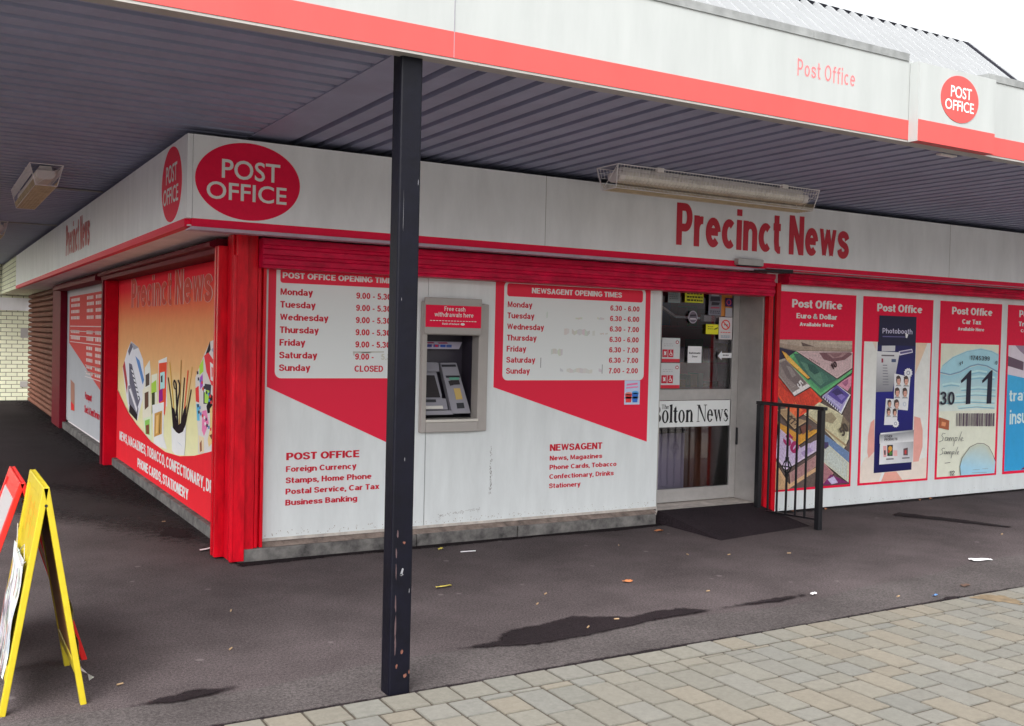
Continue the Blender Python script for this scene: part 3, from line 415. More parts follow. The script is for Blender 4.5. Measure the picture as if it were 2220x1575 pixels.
 'booth':[((206,206,202),[(6.082,1.599),(7.094,1.605),(7.081,0.188),(6.073,0.212)]),((216,182,158),[(6.859,1.599),(7.031,1.59),(6.858,1.277)]),((216,192,178),[(6.206,1.598),(6.276,1.599),(6.269,1.504)]),((232,196,186),[(6.076,0.212),(6.094,0.361),(6.153,0.456),(6.278,0.506),(6.29,0.418),(6.878,0.393),(7.079,0.43),(7.081,0.188)]),((224,150,140),[(6.275,0.834),(6.223,0.802),(6.19,0.672),(6.188,0.509),(6.207,0.452),(6.29,0.516)]),((224,150,140),[(6.863,0.85),(6.958,0.831),(7.003,0.705),(7.008,0.535),(6.955,0.39),(6.87,0.388)]),((226,150,136),[(6.449,0.301),(6.622,0.303),(6.736,0.195),(6.397,0.202)]),((220,214,210),[(6.409,0.302),(6.449,0.301),(6.397,0.215),(6.364,0.214)]),([(28,26,56),(28,26,56),(30,30,112),(30,30,112)],[(6.288,1.845),(6.851,1.843),(6.851,1.08),(6.282,1.085)]),([(30,30,112),(30,30,112),(24,24,74),(24,24,74)],[(6.282,1.085),(6.851,1.08),(6.848,0.31),(6.288,0.301)]),((186,186,190),[(6.347,1.554),(6.543,1.558),(6.542,1.503),(6.347,1.5)]),([(202,202,204),(202,202,204),(120,120,126),(120,120,126)],[(6.278,1.499),(6.612,1.492),(6.524,1.103),(6.281,1.099)]),((110,110,118),[(6.368,1.367),(6.433,1.366),(6.433,1.358),(6.368,1.359)]),((110,110,118),[(6.369,1.339),(6.437,1.339),(6.438,1.331),(6.37,1.332)]),((110,110,118),[(6.37,1.312),(6.442,1.311),(6.442,1.303),(6.371,1.304)]),((110,110,118),[(6.372,1.285),(6.447,1.284),(6.447,1.276),(6.372,1.277)]),((110,110,118),[(6.373,1.257),(6.451,1.256),(6.452,1.249),(6.374,1.25)]),((110,110,118),[(6.374,1.23),(6.456,1.229),(6.456,1.221),(6.375,1.222)]),((110,110,118),[(6.376,1.202),(6.46,1.201),(6.461,1.193),(6.376,1.195)]),((110,110,118),[(6.377,1.175),(6.465,1.174),(6.465,1.166),(6.378,1.167)]),((90,84,92),[(6.344,1.465),(6.531,1.465),(6.532,1.452),(6.344,1.452)]),((130,40,60),[(6.345,1.429),(6.37,1.429),(6.372,1.389),(6.347,1.388)]),((70,80,110),[(6.492,1.425),(6.558,1.425),(6.559,1.394),(6.493,1.394)]),((196,190,206),[(6.595,1.503),(6.794,1.53),(6.808,1.493),(6.609,1.461)]),((84,76,120),[(6.612,1.497),(6.786,1.519),(6.794,1.499),(6.621,1.475)]),((206,206,210),[(6.54,1.282),(6.784,1.246),(6.759,0.911),(6.549,0.928)]),((206,206,210),[(6.43,1.034),(6.545,1.027),(6.607,0.927),(6.604,0.769),(6.413,0.773)]),((206,206,210),[(6.803,1.288),(6.814,1.275),(6.797,1.267),(6.797,1.251),(6.777,1.251),(6.768,1.238),(6.75,1.246),(6.733,1.238),(6.722,1.251),(6.702,1.251),(6.701,1.267),(6.684,1.274),(6.693,1.288),(6.682,1.301),(6.699,1.309),(6.698,1.324),(6.718,1.324),(6.728,1.337),(6.746,1.33),(6.763,1.337),(6.773,1.324),(6.794,1.324),(6.795,1.309),(6.812,1.301)]),((120,120,140),[(6.775,1.288),(6.77,1.275),(6.757,1.267),(6.741,1.267),(6.727,1.275),(6.721,1.288),(6.725,1.301),(6.738,1.309),(6.755,1.309),(6.769,1.301)]),((206,206,210),[(6.765,1.288),(6.762,1.279),(6.754,1.273),(6.743,1.273),(6.734,1.279),(6.73,1.288),(6.733,1.297),(6.742,1.302),(6.752,1.302),(6.761,1.297)]),((206,206,210),[(6.627,0.782),(6.635,0.771),(6.622,0.765),(6.622,0.753),(6.606,0.753),(6.599,0.743),(6.585,0.75),(6.571,0.744),(6.563,0.755),(6.547,0.755),(6.546,0.767),(6.533,0.774),(6.54,0.784),(6.532,0.795),(6.545,0.801),(6.544,0.813),(6.56,0.813),(6.567,0.823),(6.581,0.817),(6.595,0.822),(6.603,0.812),(6.619,0.811),(6.62,0.799),(6.634,0.792)]),((120,120,140),[(6.604,0.783),(6.601,0.772),(6.591,0.766),(6.577,0.766),(6.567,0.773),(6.562,0.784),(6.565,0.794),(6.576,0.8),(6.589,0.8),(6.6,0.793)]),((206,206,210),[(6.597,0.783),(6.595,0.776),(6.588,0.771),(6.579,0.772),(6.572,0.776),(6.569,0.783),(6.572,0.79),(6.578,0.795),(6.587,0.794),(6.594,0.79)]),((150,150,150),[(6.565,1.155),(6.577,1.172),(6.637,1.172),(6.651,1.154)]),((60,48,48),[(6.641,1.216),(6.639,1.199),(6.632,1.183),(6.621,1.173),(6.607,1.17),(6.593,1.173),(6.58,1.184),(6.572,1.199),(6.568,1.216),(6.57,1.234),(6.577,1.249),(6.588,1.259),(6.602,1.263),(6.616,1.259),(6.629,1.249),(6.637,1.234)]),((196,150,134),[(6.635,1.203),(6.634,1.189),(6.629,1.176),(6.62,1.168),(6.61,1.165),(6.6,1.168),(6.591,1.177),(6.585,1.189),(6.582,1.203),(6.583,1.218),(6.588,1.23),(6.597,1.238),(6.607,1.241),(6.617,1.238),(6.626,1.23),(6.632,1.218)]),((70,54,52),[(6.63,1.243),(6.628,1.237),(6.621,1.232),(6.611,1.229),(6.599,1.228),(6.587,1.229),(6.576,1.232),(6.569,1.237),(6.567,1.243),(6.569,1.249),(6.575,1.254),(6.585,1.257),(6.597,1.259),(6.609,1.257),(6.62,1.254),(6.627,1.249)]),((90,64,60),[(6.592,1.21),(6.601,1.21),(6.602,1.205),(6.592,1.205)]),((90,64,60),[(6.615,1.21),(6.625,1.21),(6.625,1.205),(6.615,1.205)]),((150,90,84),[(6.598,1.185),(6.621,1.185),(6.616,1.181),(6.601,1.181)]),((150,150,150),[(6.678,1.152),(6.69,1.17),(6.75,1.169),(6.765,1.151)]),((60,48,48),[(6.755,1.214),(6.753,1.196),(6.746,1.181),(6.734,1.171),(6.72,1.167),(6.706,1.171),(6.694,1.181),(6.685,1.196),(6.681,1.214),(6.683,1.232),(6.69,1.247),(6.702,1.257),(6.716,1.261),(6.73,1.257),(6.742,1.247),(6.751,1.232)]),((196,150,134),[(6.749,1.201),(6.748,1.186),(6.742,1.174),(6.734,1.166),(6.724,1.163),(6.713,1.166),(6.704,1.174),(6.698,1.186),(6.695,1.201),(6.696,1.215),(6.702,1.228),(6.71,1.236),(6.72,1.239),(6.73,1.236),(6.74,1.228),(6.746,1.215)]),((70,54,52),[(6.743,1.241),(6.741,1.235),(6.735,1.23),(6.724,1.226),(6.712,1.225),(6.7,1.226),(6.69,1.23),(6.682,1.235),(6.68,1.241),(6.682,1.247),(6.688,1.252),(6.699,1.255),(6.711,1.256),(6.723,1.255),(6.734,1.252),(6.741,1.247)]),((90,64,60),[(6.705,1.207),(6.715,1.207),(6.715,1.203),(6.705,1.203)]),((90,64,60),[(6.728,1.207),(6.738,1.207),(6.739,1.203),(6.729,1.203)]),((150,90,84),[(6.711,1.183),(6.735,1.183),(6.73,1.178),(6.715,1.178)]),((150,150,150),[(6.551,1.036),(6.563,1.054),(6.623,1.053),(6.637,1.035)]),((60,48,48),[(6.627,1.098),(6.625,1.08),(6.618,1.065),(6.607,1.055),(6.593,1.051),(6.579,1.055),(6.566,1.065),(6.558,1.08),(6.554,1.098),(6.556,1.116),(6.563,1.131),(6.574,1.141),(6.588,1.144),(6.602,1.141),(6.615,1.131),(6.623,1.116)]),((196,150,134),[(6.621,1.084),(6.62,1.07),(6.615,1.058),(6.606,1.05),(6.596,1.047),(6.586,1.05),(6.577,1.058),(6.571,1.07),(6.568,1.085),(6.569,1.099),(6.574,1.111),(6.583,1.119),(6.593,1.122),(6.603,1.119),(6.612,1.111),(6.618,1.099)]),((70,54,52),[(6.616,1.124),(6.614,1.118),(6.607,1.113),(6.597,1.11),(6.585,1.109),(6.573,1.11),(6.563,1.114),(6.556,1.119),(6.553,1.125),(6.555,1.131),(6.561,1.136),(6.572,1.139),(6.583,1.14),(6.596,1.139),(6.606,1.135),(6.613,1.13)]),((90,64,60),[(6.578,1.091),(6.588,1.091),(6.588,1.087),(6.578,1.087)]),((90,64,60),[(6.601,1.091),(6.611,1.091),(6.611,1.087),(6.601,1.087)]),((150,90,84),[(6.584,1.067),(6.607,1.067),(6.602,1.062),(6.587,1.062)]),((150,150,150),[(6.664,1.033),(6.676,1.051),(6.736,1.05),(6.751,1.032)]),((60,48,48),[(6.741,1.095),(6.739,1.077),(6.732,1.062),(6.72,1.051),(6.706,1.048),(6.692,1.052),(6.68,1.062),(6.671,1.077),(6.667,1.095),(6.669,1.113),(6.676,1.128),(6.688,1.138),(6.701,1.142),(6.716,1.138),(6.728,1.128),(6.737,1.113)]),((196,150,134),[(6.735,1.081),(6.733,1.067),(6.728,1.054),(6.72,1.046),(6.71,1.044),(6.699,1.047),(6.69,1.055),(6.684,1.067),(6.681,1.082),(6.682,1.096),(6.688,1.108),(6.696,1.117),(6.706,1.119),(6.716,1.116),(6.726,1.108),(6.732,1.096)]),((70,54,52),[(6.729,1.121),(6.727,1.116),(6.721,1.111),(6.71,1.107),(6.698,1.106),(6.686,1.107),(6.676,1.111),(6.668,1.116),(6.666,1.122),(6.668,1.128),(6.674,1.133),(6.685,1.136),(6.697,1.137),(6.709,1.136),(6.719,1.133),(6.727,1.127)]),((90,64,60),[(6.691,1.088),(6.701,1.088),(6.701,1.084),(6.691,1.084)]),((90,64,60),[(6.714,1.088),(6.724,1.088),(6.725,1.084),(6.714,1.084)]),((150,90,84),[(6.697,1.064),(6.721,1.064),(6.716,1.059),(6.701,1.059)]),((150,150,150),[(6.545,0.919),(6.557,0.937),(6.617,0.936),(6.631,0.918)]),((60,48,48),[(6.621,0.98),(6.619,0.962),(6.612,0.947),(6.601,0.937),(6.587,0.934),(6.573,0.938),(6.561,0.948),(6.552,0.963),(6.548,0.981),(6.55,0.999),(6.557,1.014),(6.569,1.024),(6.583,1.027),(6.597,1.023),(6.609,1.013),(6.618,0.998)]),((196,150,134),[(6.615,0.967),(6.614,0.952),(6.609,0.94),(6.601,0.932),(6.591,0.929),(6.58,0.932),(6.571,0.941),(6.565,0.953),(6.562,0.967),(6.564,0.982),(6.569,0.994),(6.577,1.002),(6.587,1.005),(6.597,1.002),(6.606,0.994),(6.613,0.981)]),((70,54,52),[(6.61,1.007),(6.608,1.001),(6.601,0.996),(6.591,0.993),(6.579,0.992),(6.567,0.993),(6.557,0.996),(6.55,1.002),(6.547,1.008),(6.549,1.013),(6.556,1.018),(6.566,1.022),(6.578,1.023),(6.59,1.021),(6.6,1.018),(6.607,1.013)]),((90,64,60),[(6.572,0.974),(6.582,0.974),(6.582,0.969),(6.572,0.97)]),((90,64,60),[(6.595,0.974),(6.605,0.974),(6.605,0.969),(6.595,0.969)]),((150,90,84),[(6.578,0.95),(6.601,0.949),(6.597,0.945),(6.582,0.945)]),((150,150,150),[(6.446,0.938),(6.456,0.952),(6.503,0.951),(6.514,0.937)]),((60,48,48),[(6.506,0.987),(6.505,0.973),(6.499,0.961),(6.49,0.953),(6.479,0.95),(6.468,0.953),(6.459,0.961),(6.452,0.973),(6.449,0.988),(6.45,1.002),(6.456,1.014),(6.465,1.022),(6.476,1.024),(6.487,1.021),(6.497,1.013),(6.504,1.001)]),((196,150,134),[(6.502,0.976),(6.501,0.965),(6.497,0.955),(6.49,0.949),(6.482,0.946),(6.474,0.949),(6.467,0.955),(6.462,0.965),(6.46,0.977),(6.461,0.988),(6.465,0.998),(6.471,1.004),(6.479,1.007),(6.487,1.004),(6.495,0.998),(6.5,0.988)]),((70,54,52),[(6.498,1.008),(6.496,1.003),(6.491,0.999),(6.483,0.997),(6.473,0.996),(6.464,0.997),(6.455,1.0),(6.45,1.004),(6.448,1.009),(6.449,1.013),(6.455,1.017),(6.463,1.02),(6.472,1.021),(6.482,1.02),(6.49,1.017),(6.495,1.013)]),((90,64,60),[(6.467,0.982),(6.475,0.982),(6.475,0.978),(6.468,0.978)]),((90,64,60),[(6.486,0.982),(6.494,0.982),(6.494,0.978),(6.486,0.978)]),((150,90,84),[(6.472,0.963),(6.491,0.962),(6.487,0.959),(6.475,0.959)]),((150,150,150),[(6.437,0.855),(6.447,0.869),(6.494,0.868),(6.505,0.853)]),((60,48,48),[(6.497,0.903),(6.496,0.889),(6.49,0.877),(6.481,0.869),(6.47,0.866),(6.459,0.869),(6.45,0.878),(6.443,0.89),(6.44,0.904),(6.441,0.918),(6.447,0.93),(6.456,0.938),(6.467,0.941),(6.478,0.938),(6.488,0.929),(6.495,0.917)]),((196,150,134),[(6.493,0.892),(6.492,0.881),(6.488,0.871),(6.481,0.865),(6.473,0.863),(6.465,0.865),(6.458,0.872),(6.453,0.882),(6.451,0.893),(6.452,0.905),(6.456,0.914),(6.462,0.921),(6.47,0.923),(6.478,0.92),(6.486,0.914),(6.491,0.904)]),((70,54,52),[(6.489,0.924),(6.487,0.92),(6.482,0.916),(6.474,0.913),(6.464,0.912),(6.455,0.913),(6.447,0.916),(6.441,0.92),(6.439,0.925),(6.44,0.93),(6.446,0.934),(6.454,0.936),(6.463,0.937),(6.473,0.936),(6.481,0.933),(6.486,0.929)]),((90,64,60),[(6.458,0.898),(6.466,0.898),(6.466,0.895),(6.459,0.895)]),((90,64,60),[(6.477,0.898),(6.485,0.898),(6.485,0.894),(6.477,0.895)]),((150,90,84),[(6.463,0.879),(6.482,0.879),(6.478,0.875),(6.466,0.875)]),((150,150,150),[(6.527,0.848),(6.537,0.862),(6.585,0.862),(6.596,0.847)]),((60,48,48),[(6.588,0.897),(6.587,0.883),(6.581,0.871),(6.572,0.863),(6.561,0.86),(6.55,0.863),(6.54,0.872),(6.533,0.884),(6.53,0.898),(6.532,0.912),(6.537,0.924),(6.546,0.932),(6.557,0.935),(6.569,0.932),(6.578,0.924),(6.585,0.911)]),((196,150,134),[(6.584,0.886),(6.583,0.875),(6.578,0.865),(6.572,0.859),(6.564,0.857),(6.556,0.859),(6.549,0.866),(6.543,0.876),(6.541,0.887),(6.542,0.899),(6.546,0.908),(6.553,0.915),(6.561,0.917),(6.569,0.915),(6.576,0.908),(6.581,0.898)]),((70,54,52),[(6.579,0.918),(6.578,0.914),(6.572,0.91),(6.564,0.907),(6.555,0.906),(6.545,0.908),(6.537,0.91),(6.531,0.914),(6.529,0.919),(6.531,0.924),(6.536,0.928),(6.544,0.93),(6.554,0.931),(6.563,0.93),(6.572,0.927),(6.577,0.923)]),((90,64,60),[(6.549,0.892),(6.557,0.892),(6.557,0.889),(6.549,0.889)]),((90,64,60),[(6.567,0.892),(6.575,0.892),(6.576,0.888),(6.568,0.888)]),((150,90,84),[(6.554,0.873),(6.572,0.872),(6.569,0.869),(6.557,0.869)]),((170,176,190),[(6.723,0.975),(6.722,0.967),(6.717,0.96),(6.71,0.955),(6.701,0.953),(6.692,0.955),(6.684,0.96),(6.679,0.967),(6.676,0.976),(6.678,0.984),(6.683,0.992),(6.69,0.996),(6.699,0.998),(6.708,0.996),(6.716,0.991),(6.721,0.984)]),((206,206,210),[(6.715,0.975),(6.714,0.969),(6.711,0.964),(6.706,0.961),(6.701,0.96),(6.695,0.961),(6.69,0.965),(6.686,0.97),(6.685,0.976),(6.686,0.982),(6.689,0.987),(6.693,0.99),(6.699,0.991),(6.705,0.99),(6.71,0.987),(6.713,0.981)]),([(206,206,208),(130,132,136),(180,180,184),(206,206,208)],[(6.357,0.695),(6.853,0.715),(6.848,0.389),(6.351,0.384)]),([(130,132,136),(130,132,136),(206,206,208),(206,206,208)],[(6.343,0.679),(6.851,0.698),(6.851,0.597),(6.348,0.591)]),((34,30,34),[(6.46,0.574),(6.544,0.573),(6.546,0.462),(6.467,0.465)]),((196,140,60),[(6.536,0.535),(6.534,0.525),(6.528,0.516),(6.519,0.511),(6.508,0.509),(6.496,0.512),(6.486,0.518),(6.48,0.527),(6.477,0.537),(6.479,0.547),(6.485,0.555),(6.494,0.561),(6.505,0.563),(6.517,0.56),(6.526,0.554),(6.533,0.545)]),((70,120,60),[(6.538,0.49),(6.537,0.483),(6.531,0.477),(6.523,0.473),(6.513,0.471),(6.503,0.473),(6.494,0.478),(6.488,0.485),(6.486,0.492),(6.487,0.5),(6.493,0.506),(6.501,0.51),(6.511,0.511),(6.521,0.51),(6.53,0.505),(6.536,0.498)]),((180,60,50),[(6.503,0.508),(6.502,0.502),(6.499,0.498),(6.494,0.494),(6.489,0.493),(6.483,0.495),(6.478,0.498),(6.475,0.503),(6.473,0.509),(6.474,0.515),(6.477,0.52),(6.482,0.523),(6.487,0.524),(6.493,0.523),(6.498,0.52),(6.501,0.514)]),((90,70,74),[(6.702,0.529),(6.769,0.538),(6.773,0.459),(6.706,0.462)]),((180,60,60),[(6.723,0.511),(6.75,0.513),(6.752,0.475),(6.725,0.473)]),((200,150,150),[(6.4,0.567),(6.449,0.566),(6.455,0.455),(6.412,0.457)]),((210,160,160),[(6.553,0.518),(6.611,0.515),(6.614,0.458),(6.556,0.462)]),((60,56,60),[(6.414,0.523),(6.438,0.522),(6.441,0.478),(6.421,0.478)]),((110,104,110),[(6.451,0.44),(6.561,0.44),(6.561,0.426),(6.451,0.426)]),((110,104,110),[(6.687,0.441),(6.799,0.441),(6.8,0.428),(6.687,0.428)]),((220,220,226),[(6.677,1.693),(6.721,1.681),(6.706,1.643),(6.686,1.644)]),((90,84,130),[(6.347,1.649),(6.662,1.652),(6.663,1.642),(6.348,1.64)])],
